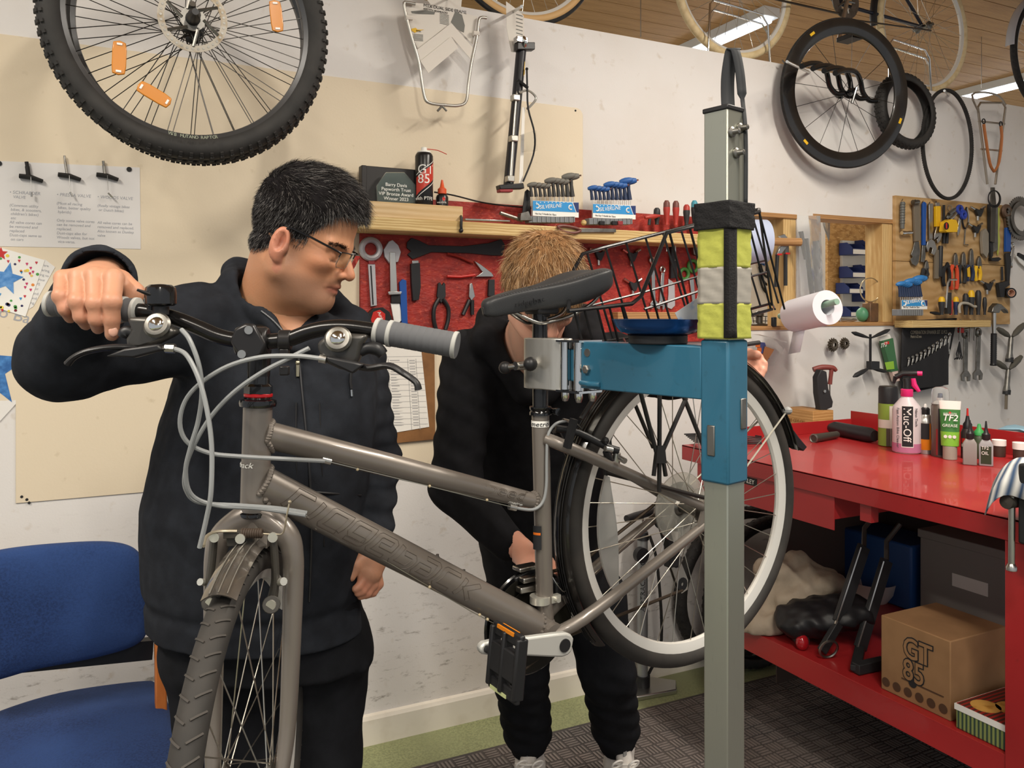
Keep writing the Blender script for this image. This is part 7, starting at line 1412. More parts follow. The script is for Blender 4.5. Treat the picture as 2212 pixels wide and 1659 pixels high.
# sprockets, tube, black double tripod
for k,(x,y,R) in enumerate(((1798,745,13),(1823,742,11))):
    g = G(); c = V3(wl(x,y,.03)); s = mpp(x)
    for j,q in enumerate((1,.85,.7)):
        Rr = R*s*q; g.lathe([(Rr*.5,0),(Rr,0),(Rr,.003),(Rr*.5,.003)],c-YR*.006*j,(0,-1,0),30,cap=False)
        for i in range(14): a = 2*math.pi*i/14; g.box(c-YR*(.0015+.006*j)+Rr*1.06*np.array((math.cos(a),0,math.sin(a))),(.005,.003,.007),np.stack([np.array((-math.sin(a),0,math.cos(a))),YR,np.array((math.cos(a),0,math.sin(a)))],1))
    tag(mk('sprocket',g,M('old_steel','#6f6558',.45,.7),None),['larger toothed sprocket on the wall under the hatch','smaller toothed sprocket beside it under the hatch'][k],'sprocket','sprockets on the wall')
wt('fitting_template','black double-ended paddle tool on the wall under the hatch','tool',[('rod','tube',[(1880,722),(1880,788)],.05,.006,'black'),('paddle','lathe',((1878,730),(1840,718)),.06,[(0,1.5),(.4,4),(.8,4.5),(1,1.5)],'tool_black'),('paddle','lathe',((1882,730),(1922,712)),.06,[(0,1.5),(.4,4),(.8,4.5),(1,1.5)],'tool_black'),('hub','poly',rect(1871,780,1889,798),.04,.03,'tool_black'),('paddle','lathe',((1876,796),(1843,814)),.06,[(0,2),(.4,5),(.8,5),(1,1.5)],'tool_black'),('paddle','lathe',((1884,796),(1915,803)),.06,[(0,2),(.4,4),(.8,4),(1,1.5)],'tool_black')])
M('tube_green','#3c6b45',.45); M('tube_lime','#8fbf3a',.45)
t = wt('grease_tube','green grease tube pinned upside down to the wall under the hatch','tube',[('body','poly',[(1898,736),(1920,730),(1930,795),(1932,800),(1916,803)],.02,.025,'tube_green'),('crimp','poly',[(1894,728),(1918,722),(1921,731),(1898,737)],.025,.012,'paper'),('lime_band','poly',[(1911,783),(1930,780),(1932,797),(1915,799)],.046,.001,'tube_lime'),('cap','poly',[(1919,802),(1931,800),(1936,822),(1926,824)],.022,.022,M('cap_pink','#dcc2b8',.5)),('red_mark','poly',[(1910,739),(1920,737),(1921,743),(1911,745)],.046,.001,'red')])
g = G(); g.text('TF2',wl(1901,752,.047),XR-UP*-.2,UP-XR*-.2,.03,.0003,shear=.2); mk('lettering',g,'white',t)
t = wt('sticker_cup','clear plastic cup of orange and blue stickers beside the stand post','cup',[('cup','poly',[(1624,722),(1682,738),(1676,752),(1652,790),(1624,788)],.05,.05,'clear_film'),('sticker','poly',[(1632,738),(1650,740),(1660,775),(1640,782)],.06,.01,M('sticker_blue','#4a548f',.5)),('sticker','poly',[(1652,748),(1672,755),(1652,788),(1644,782)],.075,.004,M('sticker_brown','#a0683a',.5))])
for x,y in ((1637,745),(1640,755),(1646,768)): g = G(); g.plate(rect(x-5,y-4,x+5,y+5),.072,.002); mk('orange_label',g,'orange',t)
# ---- hatch contents
def osb(name): return M(name,'#c79a5e',.7,var=[(18,'#a67a42',.45,.62),(60,'#dab57c',.55,.7)],stretch=(1,1,2.2),bump=(30,.25))
osb('osb_board'); yb = 3.55
g = G(); a,b = yl(1788,400,yb),yl(1920,740,yb); g.box2((a.x,yb,.6),(b.x+.25,yb+.018,2.3)); tag(mk('osb_partition',g,'osb_board',None),'chipboard partition behind the right hatch','panel')
g = G(); a,b = yl(1820,519,yb-.02),yl(1905,708,yb-.02); g.box2((a.x,yb-.02,b.z-.1),(b.x+.15,yb-.0,a.z)); tag(mk('bin_panel',g,M('panel_white','#dfe0dd',.4),None,bev=.002),'white louvred panel carrying blue bins','panel')
M('bin_blue','#26356b',.35); M('bin_dark','#1a1e30',.5)
def bin_(x,y,w,h,label):
    P = lambda xx,yy,e: V3(yl(xx,yy,yb-.022-e)); s = np.linalg.norm(P(x,y,0)-P(x+1,y,0)); t = thing('storage_bin',label,'storage bin',tuple(P(x+w/2,y+h,.05)),'blue bins behind the hatch'); lo = P(x,y+h,0); hi = P(x+w,y,0); x0,x1,z0,z1 = lo[0],hi[0],lo[2],hi[2]; y0 = yb-.022; dpt = .10; th = .003
    g = G(); g.box2((x0,y0-dpt,z0),(x1,y0,z0+th)); g.box2((x0,y0-th,z0),(x1,y0,z1))
    for xx in (x0,x1-th): g.prism([(xx,y0,z0),(xx,y0,z1),(xx,y0-dpt*.6,z1),(xx,y0-dpt,z0+(z1-z0)*.55),(xx,y0-dpt,z0)],(th,0,0))
    g.box2((x0,y0-dpt,z0),(x1,y0-dpt+th,z0+(z1-z0)*.5)); mk('tub',g,'bin_blue',t,bev=.001)
    g = G(); g.box2((x0+.004,y0-dpt-.002,z0+.004),(x1-.006,y0-dpt,z0+(z1-z0)*.42)); mk('label_strip',g,'white',t)
for i,(x,y,w,h,l) in enumerate(((1812,527,29,25,'blue bin at left of the top row'),(1846,522,36,27,'blue bin at centre of the top row'),(1812,577,28,24,'blue bin at left of the second row'),(1842,574,34,26,'blue bin at centre of the second row'),(1805,612,30,23,'blue bin at left of the third row'),(1840,628,34,24,'blue bin lower right of the third row'),(1808,662,30,22,'blue bin in the bottom row'),(1880,524,30,26,'blue bin at the right edge of the top row'),(1878,572,30,26,'blue bin at the right edge of the second row'))): bin_(x,y,w,h,l+' behind the right hatch')
g = G(); g.box2((2.3,4.6,0),(5.2,4.66,2.35)); tag(mk('white_screen',g,'far_paint',None),'white board wall seen through the left hatch','board')
# blue roll on a wooden peg inside left hatch
c0,c1 = V3(yl(1618,530,3.02)),V3(yl(1668,525,2.98)); axp = np.array((.95,-.31,0)); c1 = V3(yl(1652,522,2.80)); R_b = 47*mpp(1650)
t = thing('paper_roll','big pale blue paper roll inside the left hatch','paper roll',tuple(c1-UP*R_b)); g = G(); g.lathe([(.03,-.22),(R_b,-.22),(R_b,0),(.035,.0),(.03,-.22)],c1,axp,40,cap=False); mk('roll',g,M('roll_blue','#b9c4de',.85),t)
g = G(); g.tube([c1-axp*.3,c1+axp*.17],.018,14); tag(mk('roll_peg',g,'sill_wood',None),'wooden peg through the big blue paper roll','peg')
# white roll on a green rod in front of the wall
ra,rb_ = V3(wl(1672,662,-.02)),V3(wl(1806,634,.42)); ra = V3(px(1672,664,3.62)); rb_ = V3(px(1806,636,3.50)); ax_ = (rb_-ra)/np.linalg.norm(rb_-ra)
q0,q1 = V3(px(1716,682,3.6)),V3(px(1788,664,3.38)); axr = (q1-q0)/np.linalg.norm(q1-q0); Rr = 36*3.55/F
t = thing('paper_roll','white wiping paper roll on a green rod between the hatches','paper roll',tuple((q0+q1)/2-UP*Rr)); g = G(); g.lathe([(.032,0),(Rr,0),(Rr,np.linalg.norm(q1-q0)),(.032,np.linalg.norm(q1-q0)),(.032,0)],q0,axr,40,cap=False); rl = mk('roll',g,M('tissue','#e3e3ea',.9),t)
g = G(); e = q0+axr*.06-UP*Rr*.6; sd = np.array((0,-.03,0)); w_ = axr*.085; V = [q0+axr*.02-UP*Rr*.9+YR*.02,q0+axr*.02-UP*Rr*.9+w_+YR*.02,q0+axr*.02-UP*(Rr+.10)+YR*.05,q0+axr*.02-UP*(Rr+.10)+w_+YR*.05]; g.add(V,[(0,1,3,2)]); o = mk('loose_end',g,'tissue',t); sm = o.modifiers.new('s','SOLIDIFY'); sm.thickness = .0015
g = G(); g.tube([q0-axr*.11+UP*.014,q1+axr*.06+UP*.014],.0125,14); tag(mk('roll_rod',g,M('rod_green','#8fb09c',.5),None),'pale green rod carrying the white paper roll','rod')
# plastic bag with grey rods, slip-joint pliers, oil can, clutter on the sills
t = thing('plastic_bag','clear plastic bag holding dark grey guards hung between the hatches','bag',tuple(wl(1752,645,.03)))
g = G(); V = []
for i in range(9):
    for j in range(13):
        u,v = i/8,j/12; x = 1722+50*u+8*v; y = 466+178*v; V.append(V3(wl(x,y,.05+.02*math.sin(u*math.pi)+.006*math.sin(i*2.1+j*1.7))))
g.add(V,[(i*13+j,(i+1)*13+j,(i+1)*13+j+1,i*13+j+1) for i in range(8) for j in range(12)]); mk('film',g,M('bag_film','#e9ecec',.22,trans=.8,ior=1.12),t,angle=180)
for (p,q,m_) in (((1742,515),(1756,640),'tool_black'),((1766,520),(1772,640),M('grey_guard','#6f7175',.4)),((1730,500),(1742,560),'tool_black')): g = G(); g.tube([wl(*p,.04),wl(*q,.04)],.014,10,flat=.5); mk('guard_strip',g,m_,t)
wt('slip_pliers','red and black slip-joint pliers hanging in the left hatch','pliers',[('jaw','poly',[(1680,510),(1690,506),(1700,518),(1698,530),(1684,548),(1674,550),(1680,535),(1690,524)],.012,.014,'steel'),('jaw','poly',[(1694,520),(1700,518),(1700,548),(1692,548)],.012,.012,'dull_steel'),('collar','poly',rect(1674,548,1684,552),.01,.017,'red'),('collar','poly',rect(1692,546,1701,550),.01,.017,'red'),('handle','tube',[(1679,551),(1676,620)],.018,.0085,'tool_black'),('handle','tube',[(1697,549),(1697,617)],.018,.0085,'tool_black')])
c = V3(yl(1880,695,WY+.04)); s = mpp(1880); oz = HOLES[1][2]+.018; c[2] = oz; t = thing('oil_can','rusty square oil tin with a wire loop on the right hatch sill','can',tuple(c)); g = G(); g.box2((c[0]-13*s,c[1]-.025,oz),(c[0]+13*s,c[1]+.025,oz+41*s)); g.lathe([(6*s,41*s),(4*s,44*s)],c,UP,12); mk('tin',g,M('rust_tin','#7c5c42',.5,.4,var=(30,'#5c4a3a',.4,.7)),t,bev=.004); g = G(); g.ring(c+UP*70*s-YR*0,(.2,1,0),26*s,.003,30,6); mk('wire_loop',g,M('wire_brass','#b7a98a',.35,.8),t)
g = G(); cc = c-XR*20*s+YR*.01; g.ball((cc[0],cc[1],oz+16*s),(12*s,14*s,16*s),14); tag(mk('green_ball',g,M('ball_green','#4f8a68',.4),None),'green rounded bottle behind the oil tin','bottle')
for k,(x0,x1,y,m_,l) in enumerate(((1750,1772,700,'steel','chrome socket lying on the right hatch sill'),(1772,1800,698,'brown_handle','dark red handle lying on the right hatch sill'),(1815,1850,694,'steel','small steel parts lying in the middle of the right hatch sill'))):
    p,q = V3(yl(x0,y,WY+.03)),V3(yl(x1,y,WY+.03)); p[2] = q[2] = HOLES[1][2]+.018+4.2*s; g = G(); L = np.linalg.norm(q-p); g.lathe([(2.5*s,0),(4*s,L*.2),(3*s,L*.5),(4*s,L*.8),(2*s,L)],p,q-p,12); tag(mk('sill_tool',g,m_,None),l,'tool')
zs = HOLES[0][2]+.018; c = V3(yl(1640,705,WY+.05)); c[2] = zs; g = G(); g.lathe([(16*s,0),(17*s,3*s),(7*s,6*s),(6*s,18*s),(9*s,20*s),(9*s,26*s),(4*s,30*s)],c,UP,16); tag(mk('hub_part',g,M('dark_brass','#4f4a42',.4,.8),None),'dark metal hub part on the left hatch sill','part')
zc = HOLES[0][2]-.02; g = G(); g.box2((2.45,WY+WT+.01,0),(3.9,3.5,zc)); tag(mk('rear_cabinet',g,'far_paint',None,bev=.004),'white cabinet top just beyond the hatches','cabinet')
t = thing('wire_basket','small wire basket beyond the left hatch','basket',tuple(V3(yl(1645,690,3.2)))); g = G()
P = lambda x,y: V3(yl(x,y,3.2))
for x in range(1626,1668,7): g.tube([P(x,674),P(x-(x-1645)*.25,706)],.002,5)
for y in (674,684,694,706): g.tube([P(1624+(y-674)*.2,y),P(1668-(y-674)*.25,y)],.0022,5)
g.v = [v-np.array((0,0,np.concatenate(g.v)[:,2].min()-zc-.002)) for v in g.v]; mk('wires',g,'wire_black',t,kind='stuff')
for k,dy in enumerate((0,16,34)): g = G(); g.tube([V3(yl(x,y,4.588)) for x,y in ((1640,560+dy),(1650,592+dy),(1670,602+dy),(1700,590+dy))],.008,6,sm=5); tag(mk('black_hose',g,'rubber',None),['topmost black hose loop seen through the left hatch','middle black hose loop seen through the left hatch','lowest black hose loop seen through the left hatch'][k],'hose')
g = G(); g.tube([V3(yl(1632,560,4.584)),V3(yl(1675,580,4.584))],.016,10); tag(mk('blue_pump',g,'blue',None),'blue hand pump seen through the left hatch','pump')
g = G(); g.plate(rect(1665,685,1673,706),.0,.015); tag(mk('nozzle',g,'black_plastic',None,bev=.003),'black nozzle leaning in the corner of the left hatch','nozzle')
g = G();
for k in range(9): g.tube([V3(yl(1776+k*2,474,3.549)),V3(yl(1780+k*1.5,492+k*2,3.545)),V3(yl(1790,520,3.547))],.0015,5,sm=4)
tag(mk('cable_bundle',g,'grey_plastic',None),'bundle of pale cables hanging beyond the right hatch','cables')
# ================================================================== red steel bench and what stands on it
BX0,BX1,BY0,BY1,BZ = 1.993,2.905,.95,2.56,1.0
M('bench_red','#a8282a',.34,var=[(3,'#9b2426',.4,.7),(45,'#8f2324',.66,.76)],coat=.2); M('bench_dark','#40201c',.6); M('shade_brown','#574a42',.8)
bench = thing('workbench','red steel workbench with drawer and lower shelf along the right side','workbench',(BX0+.45,1.8,0))
g = G(); g.box2((BX0,BY0,BZ-.006),(BX1,BY1,BZ)); g.box2((BX0,BY0,BZ-.056),(BX0+.004,BY1,BZ)); g.box2((BX0,BY0,BZ-.056),(BX1,BY0+.004,BZ)); g.box2((BX0,BY1-.004,BZ-.056),(BX1,BY1,BZ)); mk('top',g,'bench_red',bench,bev=.0015)
g = G(); zu = xl(1783,880,BX1).z; g.box2((BX1-.004,BY0,BZ),(BX1,BY1,zu)); mk('back_upstand',g,'bench_red',bench,bev=.001); g = G(); g.box2((BX0+.25,BY1-.004,BZ),(BX1,BY1,BZ+.05)); mk('end_upstand',g,'bench_red',bench,bev=.001)
SZ = .41
g = G(); g.box2((BX0+.01,BY0,SZ-.004),(BX1,2.36,SZ)); g.box2((BX0+.008,BY0,SZ-.075),(BX0+.012,2.36,SZ)); mk('lower_shelf',g,'bench_red',bench,bev=.001)
for (x,y) in ((BX0+.016,2.315),(BX1-.06,BY0+.1),(BX1-.06,BY1-.06)): g = G(); g.box2((x,y,0),(x+.05,y+.05,BZ-.056)); mk('leg',g,'bench_red',bench,bev=.002)
g = G(); g.box2((BX0+.004,1.19,0.0),(BX0+.06,1.292,BZ-.056)); mk('front_post',g,'bench_red',bench,bev=.002)
dy = xl(1803,1100,BX0+.012).y; dz1 = xl(1803,1069,BX0+.012).z; dz0 = xl(1803,1146,BX0+.012).z
g = G(); g.box2((BX0+.010,dy,dz0),(BX0+.013,BY1-.08,dz1)); dr = mk('drawer',g,'bench_red',bench,bev=.001); g = G(); g.box2((BX0+.013,dy+.012,dz0+.03),(BX1-.3,BY1-.1,dz1)); mk('drawer_box',g,'bench_red',dr)
c = V3(xl(1626,1041,BX0+.0095)); g = G(); g.box(c+YR*.022,(.0012,.085,.026)); bd = mk('badge',g,'ink_dark',dr); g = G(); g.text('SEALEY',c+YR*.062-UP*.008-XR*.0012,-YR,UP,.022,.0003); mk('lettering',g,'white',bd)
g = G(); a = V3(xl(1875,1098,BX0+.03)); g.box2((BX0+.02,a[1]-.02,BZ-.11),(BX0+.05,a[1]+.02,BZ-.06)); mk('bracket',g,'bench_red',bench)
g = G(); g.box2((BX1-.008,BY0,.10),(BX1-.004,BY1-.06,BZ-.06)); mk('back_shade_sheet',g,'shade_brown',bench); g = G(); g.box2((BX0+.3,2.37,.10),(BX1,2.374,BZ-.06)); mk('end_shade_sheet',g,'shade_brown',bench)  # added dark sheets standing in for the shade and clutter under the bench
def onb(x,y): p = V3(zl(x,y,BZ)); return p
def sB(p): d = V3(p); return (d[0]*SA+d[1]*CA)/F      # metres per picture point at that depth
def vdir(p): v = V3(p).copy(); v[2] = 0; return v/np.linalg.norm(v)
def bottle(name,label,x,y,prof,parts=(),cat='bottle',group=None,n=28,base_z=None):
    """prof: list of (part name, material, [(radius, height) in picture points])."""
    p = onb(x,y); s = sB(p); t = thing(name,label,cat,tuple(p),group); out = {}
    for nm,m_,pr in prof: g = G(); g.lathe([(r*s,h*s) for r,h in pr],p,UP,n); out[nm] = mk(nm,g,m_,t,angle=40)
    return t,p,s,out
def lettering(t,parent,p,r,body,size,z,a0,mat,rot=False,sx=1.0):
    g = G(); v = vdir(p)
    if not rot: text_round(g,body,p,r+.0008,size,z,-v,a0,0,sx)
    else:   # running up or down the bottle
        fc = -v; sd = np.cross(UP,fc); fc2 = fc*math.cos(a0)+sd*math.sin(a0); text_on_tube(g,body,p+UP*z,p+UP*(z-.2),r+.0006,size,0,-size*.36,0,0,sx,face=fc2,fill=True)
    mk('lettering',g,mat,parent)
GR = 'bottles and cans on the bench'
M('lime','#7f9a3c',.45); M('pale_label','#cfcabf',.6); M('pink_liquid','#d88ab0',.25,trans=.35); M('milky','#e4d9dc',.3,trans=.25); M('pink','#d92a72',.4); M('amber_orange','#e08a1e',.4); M('can_silver','#b9b8b4',.3,.8); M('tf_green','#3d7a3a',.4); M('tf_lime','#7fb83a',.4)
t,p,s,o = bottle('degreaser_can','tall green and grey can with black cap, leftmost bottle on the bench',1919,963,[('body','lime',[(18,0),(20.5,2),(20.5,92)]),('cap','black_plastic',[(20,92),(20,124),(18,129),(0,130)])],cat='can',group=GR)
v = vdir(p); fc = -v; sd = np.cross(UP,fc)
def curved(parent,name,p,r,a0,a1,z0,z1,mat,fc,sd,n=10):
    g = G(); pts = []
    for h in (z0,z1):
        for i in range(n+1): an = a0+(a1-a0)*i/n; pts.append(p+UP*h+(r+.0009)*(math.cos(an)*fc+math.sin(an)*sd))
    g.add(pts,[(i,i+1,n+2+i,n+1+i) for i in range(n)]); return mk(name,g,mat,parent,angle=180)
curved(o['body'],'pale_panel',p,20.5*s,.1,1.5,2*s,88*s,'pale_label',fc,sd); curved(o['body'],'torn_label',p,20.6*s,-1.2,1.2,40*s,58*s,'pale_label',fc,sd); curved(o['body'],'dark_foot',p,20.55*s,-.2,1.5,2*s,40*s,M('dark_olive','#4a4238',.5),fc,sd)
t,p,s,o = bottle('spray_bottle','white and pink trigger spray bottle of bike cleaner on the bench',1959,977,[('body','milky',[(26,0),(29,3),(29,92),(27,100),(12,119),(11,122)]),('collar','pink',[(12,121),(12.5,122),(12.5,136),(10,137)])],group=GR)
fc = -vdir(p); sd = np.cross(UP,fc)
curved(o['body'],'pink_liquid',p,29*s,-1.6,1.6,3*s,22*s,'pink_liquid',fc,sd); curved(o['body'],'label',p,29.1*s,-.33,.42,16*s,102*s,'ink_dark',fc,sd); curved(o['body'],'label_border',p,29.08*s,-.36,.45,14.5*s,103.5*s,'white',fc,sd)
lettering(t,o['body'],p,29.3*s,'Muc-Off',22*s,99*s,.05,'white',True,.98)
lettering(t,o['body'],p,29.0*s,'Fast Action Bike Cleaner',8.5*s,98*s,-.62,'ink',True); lettering(t,o['body'],p,29.0*s,'Nano Tech',8.5*s,98*s,.68,'ink',True)
g = G(); c = p+UP*136*s; rt = sd; g.tube([c,c+UP*14*s,c+UP*24*s-rt*2*s],[8*s,7*s,6.5*s],12); g.tube([c+UP*26*s-rt*22*s,c+UP*34*s-rt*8*s,c+UP*35*s+rt*20*s],[6*s,6*s,5.5*s],10); g.tube([c+UP*27*s-rt*22*s,c+UP*12*s-rt*26*s],[5*s,3*s],8); mk('trigger_head',g,'black_plastic',t)
g = G(); g.tube([c+UP*35*s+rt*18*s,c+UP*35*s+rt*30*s],5*s,10); g.tube([c+UP*24*s+rt*12*s,c+UP*10*s+rt*14*s,c-UP*4*s+rt*24*s],[5*s,6*s,3.5*s],8); mk('trigger',g,'pink',t)
t,p,s,o = bottle('lube_bottle','orange and silver lubricant bottle with black cap beside the spray bottle',1999,979,[('body','amber_orange',[(15,0),(16,2),(16,66)]),('shoulder','can_silver',[(16,66),(15,74),(11,82),(8,85)]),('cap','black_plastic',[(9,84),(9,96),(6,99),(4,99)]),('tip','white',[(3.5,99),(2.5,106),(0,107)])],group=GR)
fc = -vdir(p); sd = np.cross(UP,fc); curved(o['body'],'dark_label',p,16*s,-.8,.5,32*s,66*s,'ink_dark',fc,sd); curved(o['body'],'silver_foot',p,16*s,-1.6,1.6,.5*s,9*s,'can_silver',fc,sd)
t,p,s,o = bottle('aerosol_can','grey printed aerosol can with clear domed cap on the bench',2031,985,[('body',M('can_grey','#6e665f',.35,.5),[(17,0),(18,2),(18,108),(16,113)]),('valve','white',[(15,113),(10,118),(6,120),(6,126)]),('nozzle','navy',[(5,124),(4,135),(0,136)]),('cap',M('clear_cap','#e6e9ea',.08,trans=.85,ior=1.15),[(17.5,112),(17.5,138),(15,146),(9,149),(0,150)])],cat='can',group=GR)
fc = -vdir(p); sd = np.cross(UP,fc); curved(o['body'],'dark_panel',p,18*s,-.2,1.0,4*s,104*s,'ink_dark',fc,sd); curved(o['body'],'red_stripe',p,18.1*s,-.45,-.25,4*s,60*s,'dark_red',fc,sd)
# flat crimped tube
p = onb(2052,992); s = sB(p); fc = -vdir(p); sd = np.cross(UP,fc); t = thing('grease_tube','green and cream grease tube standing on its cap on the bench','tube',tuple(p),GR)
g = G(); g.lathe([(13*s,0),(14*s,1*s),(14*s,29*s)],p,UP,20); mk('cap',g,M('cap_greige','#a29a8e',.5),t)
def flat_tube(z0,z1,w0,w1,d0,d1,mat,name,par):
    g = G(); V = []; n = 20; m = 6
    for i in range(m+1):
        u = i/m; w,d,z = w0+(w1-w0)*u,d0+(d1-d0)*u,z0+(z1-z0)*u
        for j in range(n): a = 2*math.pi*j/n; V.append(p+UP*z*s+sd*w*s*math.cos(a)+fc*d*s*math.sin(a))
    g.add(V,[(i*n+j,i*n+(j+1) % n,(i+1)*n+(j+1) % n,(i+1)*n+j) for i in range(m) for j in range(n)]+[tuple(range(n-1,-1,-1)),tuple(m*n+j for j in range(n))]); return mk(name,g,mat,par,angle=60)
bo = flat_tube(29,108,17,20,13,4,'tf_green','body',t); flat_tube(108,126,20,21,4,1.5,'paper','crimp',t); flat_tube(30,60,17.3,18.5,13.3,10,'tf_lime','lime_band',bo)
g = G(); g.text('TF2',p+UP*84*s+fc*(8.5*s)-sd*-13*s*0+sd*-0+(-sd*-1)*0-(sd*-1)*0,sd,UP+fc*-.11,19*s,.0004,'CENTER',off=.0003,shear=.2); g.text('GREASE',p+UP*71*s+fc*(9.8*s),sd,UP+fc*-.11,8.5*s,.0004,'CENTER'); g.text('WELDTITE',p+UP*97*s+fc*(7*s),sd,UP+fc*-.11,5.5*s,.0004,'CENTER'); mk('lettering',g,'white',bo)
g = G()
for k in (-1,0,1): g.disc(p+UP*50*s+fc*11.6*s+sd*k*8.5*s,fc,3.6*s,.0005,14)
mk('round_mark',g,'paper',bo,kind='stuff')
g = G(); g.disc(p+UP*101*s+fc*6*s,fc,3.2*s,.0007,4); mk('diamond',g,'red',bo)
t,p,s,o = bottle('lube_bottle','dark bottle with thin red nozzle at the right of the green tube',2090,990,[('body',M('dark_label2','#332a2a',.4),[(12,0),(13,2),(13,56),(10,64)]),('cap','black_plastic',[(9,62),(9,74),(5,80),(3,92)]),('nozzle','red',[(2.5,90),(1.8,108),(0,108)])],group=GR); fc = -vdir(p); sd = np.cross(UP,fc); curved(o['body'],'red_label',p,13*s,-1,1,34*s,44*s,'red',fc,sd); curved(o['body'],'pale_strip',p,13*s,-1,1,26*s,32*s,'pale_label',fc,sd)
def square_bottle(x,y,label,body,cap,pan=None,txt=None):
    p = onb(x,y); s = sB(p); fc = -vdir(p); sd = np.cross(UP,fc); t = thing('oil_bottle',label,'bottle',tuple(p),GR); g = G(); R = np.stack([sd,fc,UP],1)
    g.add([p+sd*a*w*s+fc*b*w*s+UP*h*s for (w,h) in ((13,0),(13.5,2),(13.5,46),(7,58)) for (a,b) in ((-1,-.7),(1,-.7),(1,.7),(-1,.7))],[(4*i+j,4*i+(j+1) % 4,4*i+4+(j+1) % 4,4*i+4+j) for i in range(3) for j in range(4)]+[(3,2,1,0),(12,13,14,15)]); bo = mk('body',g,body,t,bev=.003); g = G(); g.lathe([(8*s,56*s),(8.5*s,58*s),(8.5*s,68*s),(5*s,71*s),(3*s,80*s),(1.6*s,96*s),(0,97*s)],p,UP,16); mk('cap',g,cap,t)
    if pan: g = G(); g.box(p+fc*(9.6*s)+UP*24*s,(20*s,.0012,38*s),R); pn = mk('label',g,pan,bo)
    if txt:
        g = G()
        for i,l in enumerate(txt): g.text(l,p+fc*(10.3*s)-sd*9*s+UP*(36-11*i)*s,sd,UP,10*s,.0003,sx=.9)
        mk('lettering',g,'white',bo)
square_bottle(2095,1004,'grey square oil bottle with black pointed cap on the bench',M('bottle_grey','#8d8884',.35),'black_plastic',None,None)
square_bottle(2130,1006,'square oil bottle with black and green label near the vice cloth',M('bottle_silver','#9a9a9c',.35),'black_plastic',M('label_dark_green','#2f3a26',.5),('TF2','OIL'))
bottle('oil_bottle','small bottle with bright green cap behind the square oil bottles',2115,990,[('body',M('bottle_dark','#3f4a34',.4),[(11,0),(12,2),(12,44),(9,50)]),('cap',M('cap_green','#3f9a50',.4),[(10,50),(10,58),(5,64),(3,74),(0,75)])],group=GR)
bottle('jar','small jar with white lid left of the two jars by the vice',2158,986,[('body',M('jar_dark','#4a3d36',.4),[(12,0),(13,2),(13,24)]),('lid','white',[(14,24),(14,36),(0,37)])],cat='jar',group='white lidded jars'); bottle('jar','small jar with white lid right of the two jars, at the picture edge',2204,994,[('body','jar_dark',[(13,0),(14,2),(14,24)]),('lid','white',[(15,24),(15,38),(0,39)])],cat='jar',group='white lidded jars')
# case, chrome parts, box, clamp, tub, cables
p,q = onb(1795,938),onb(1890,958); g = G(); d = q-p; s = sB(p); g.tube([p+UP*14*s,p*.9+q*.1+UP*14*s,p*.1+q*.9+UP*15*s,q+UP*15*s],[10*s,15*s,15*s,11*s],14,flat=1.0); tag(mk('tool_case',g,M('case_black','#222225',.45),None),'long black zipped tool case lying on the bench','case')
p,q = onb(1728,937),onb(1779,930); t = thing('seat_post','polished alloy seat post head lying on the bench','seat post',tuple(p)); g = G(); g.tube([p+UP*9*s,q+UP*9*s],6*s,14); mk('tube',g,'chrome',t); g = G(); g.cyl(q+UP*9*s-XR*12*s,q+UP*9*s+XR*12*s,11*s,n=18); mk('head',g,'chrome',t)
p,q = onb(1758,956),onb(1808,948); t = thing('fork_crown','dark bearing tool lying in front of the polished post','tool',tuple(p)); g = G(); g.tube([p+UP*8*s,q+UP*9*s],[9*s,7*s],14); mk('barrel',g,'gun_grey',t); g = G(); g.ring(p+UP*8*s,q-p,8*s,2*s,18,6); mk('mouth',g,'dull_steel',t)
a,b = onb(1697,922),onb(1768,930); g = G(); g.box2((a[0],a[1]-.16,BZ),(a[0]+.12,a[1]+.02,BZ+44*s)); t = tag(mk('cigar_box',g,wood('cedar','#c99b62','#b08048',3,'Z',3,(3,3,8)),None,bev=.002),'pale wooden box with stamped lettering at the back of the bench','box'); g = G(); g.text('PURE CEYLON',V3((a[0]-.0012,a[1]+.0,BZ+14*s)),-YR,UP,.022,.0003,sx=.8); mk('lettering',g,M('stamp_brown','#8a5c30',.8),t)
p = onb(1785,928); t = thing('spring_clamp','big black clamp standing behind the tool case','clamp',tuple(p)); c = lambda x,y: V3(px(x,y,float(p[0]*SA+p[1]*CA)))
g = G(); g.prism([c(x,y) for x,y in ((1770,925),(1772,880),(1767,850),(1766,815),(1774,798),(1786,803),(1790,840),(1800,868),(1798,880),(1786,885),(1782,925))],YR*.03); mk('jaw',g,'tool_black',t,bev=.003); g = G(); g.disc(c(1780,845)-YR*.002,-YR,3.4*s,.004,12); mk('rivet',g,'alu',t)
t = thing('hex_driver','red and grey T-grip hex driver leaning behind the black clamp','driver',tuple(p+XR*.03)); g = G(); g.tube([c(x,y)+YR*.05 for x,y in ((1776,800),(1795,795),(1818,796),(1826,803))],[6*s,6.5*s,6*s,4*s],10,sm=4); mk('grip',g,M('grip_maroon','#7b3a34',.5),t); g = G(); g.tube([c(x,y)+YR*.05 for x,y in ((1816,798),(1814,815),(1812,832))],[5*s,4.5*s,5*s],10); mk('stem',g,'grip_maroon',t); g = G(); g.tube([c(1812,832)+YR*.05,c(1812,880)+YR*.05],1.5*s,8); mk('shank',g,'dull_steel',t)
p = onb(1853,900); t = thing('tub','shallow white plastic tub of small parts at the back of the bench','tub',tuple(p)); g = G(); g.lathe([(20*s,0),(24*s,22*s),(26*s,23*s),(26*s,25*s),(23*s,25*s),(20*s,4*s),(0,3*s)],p,UP,28); mk('bowl',g,M('tub_white','#d8d6d2',.45),t)
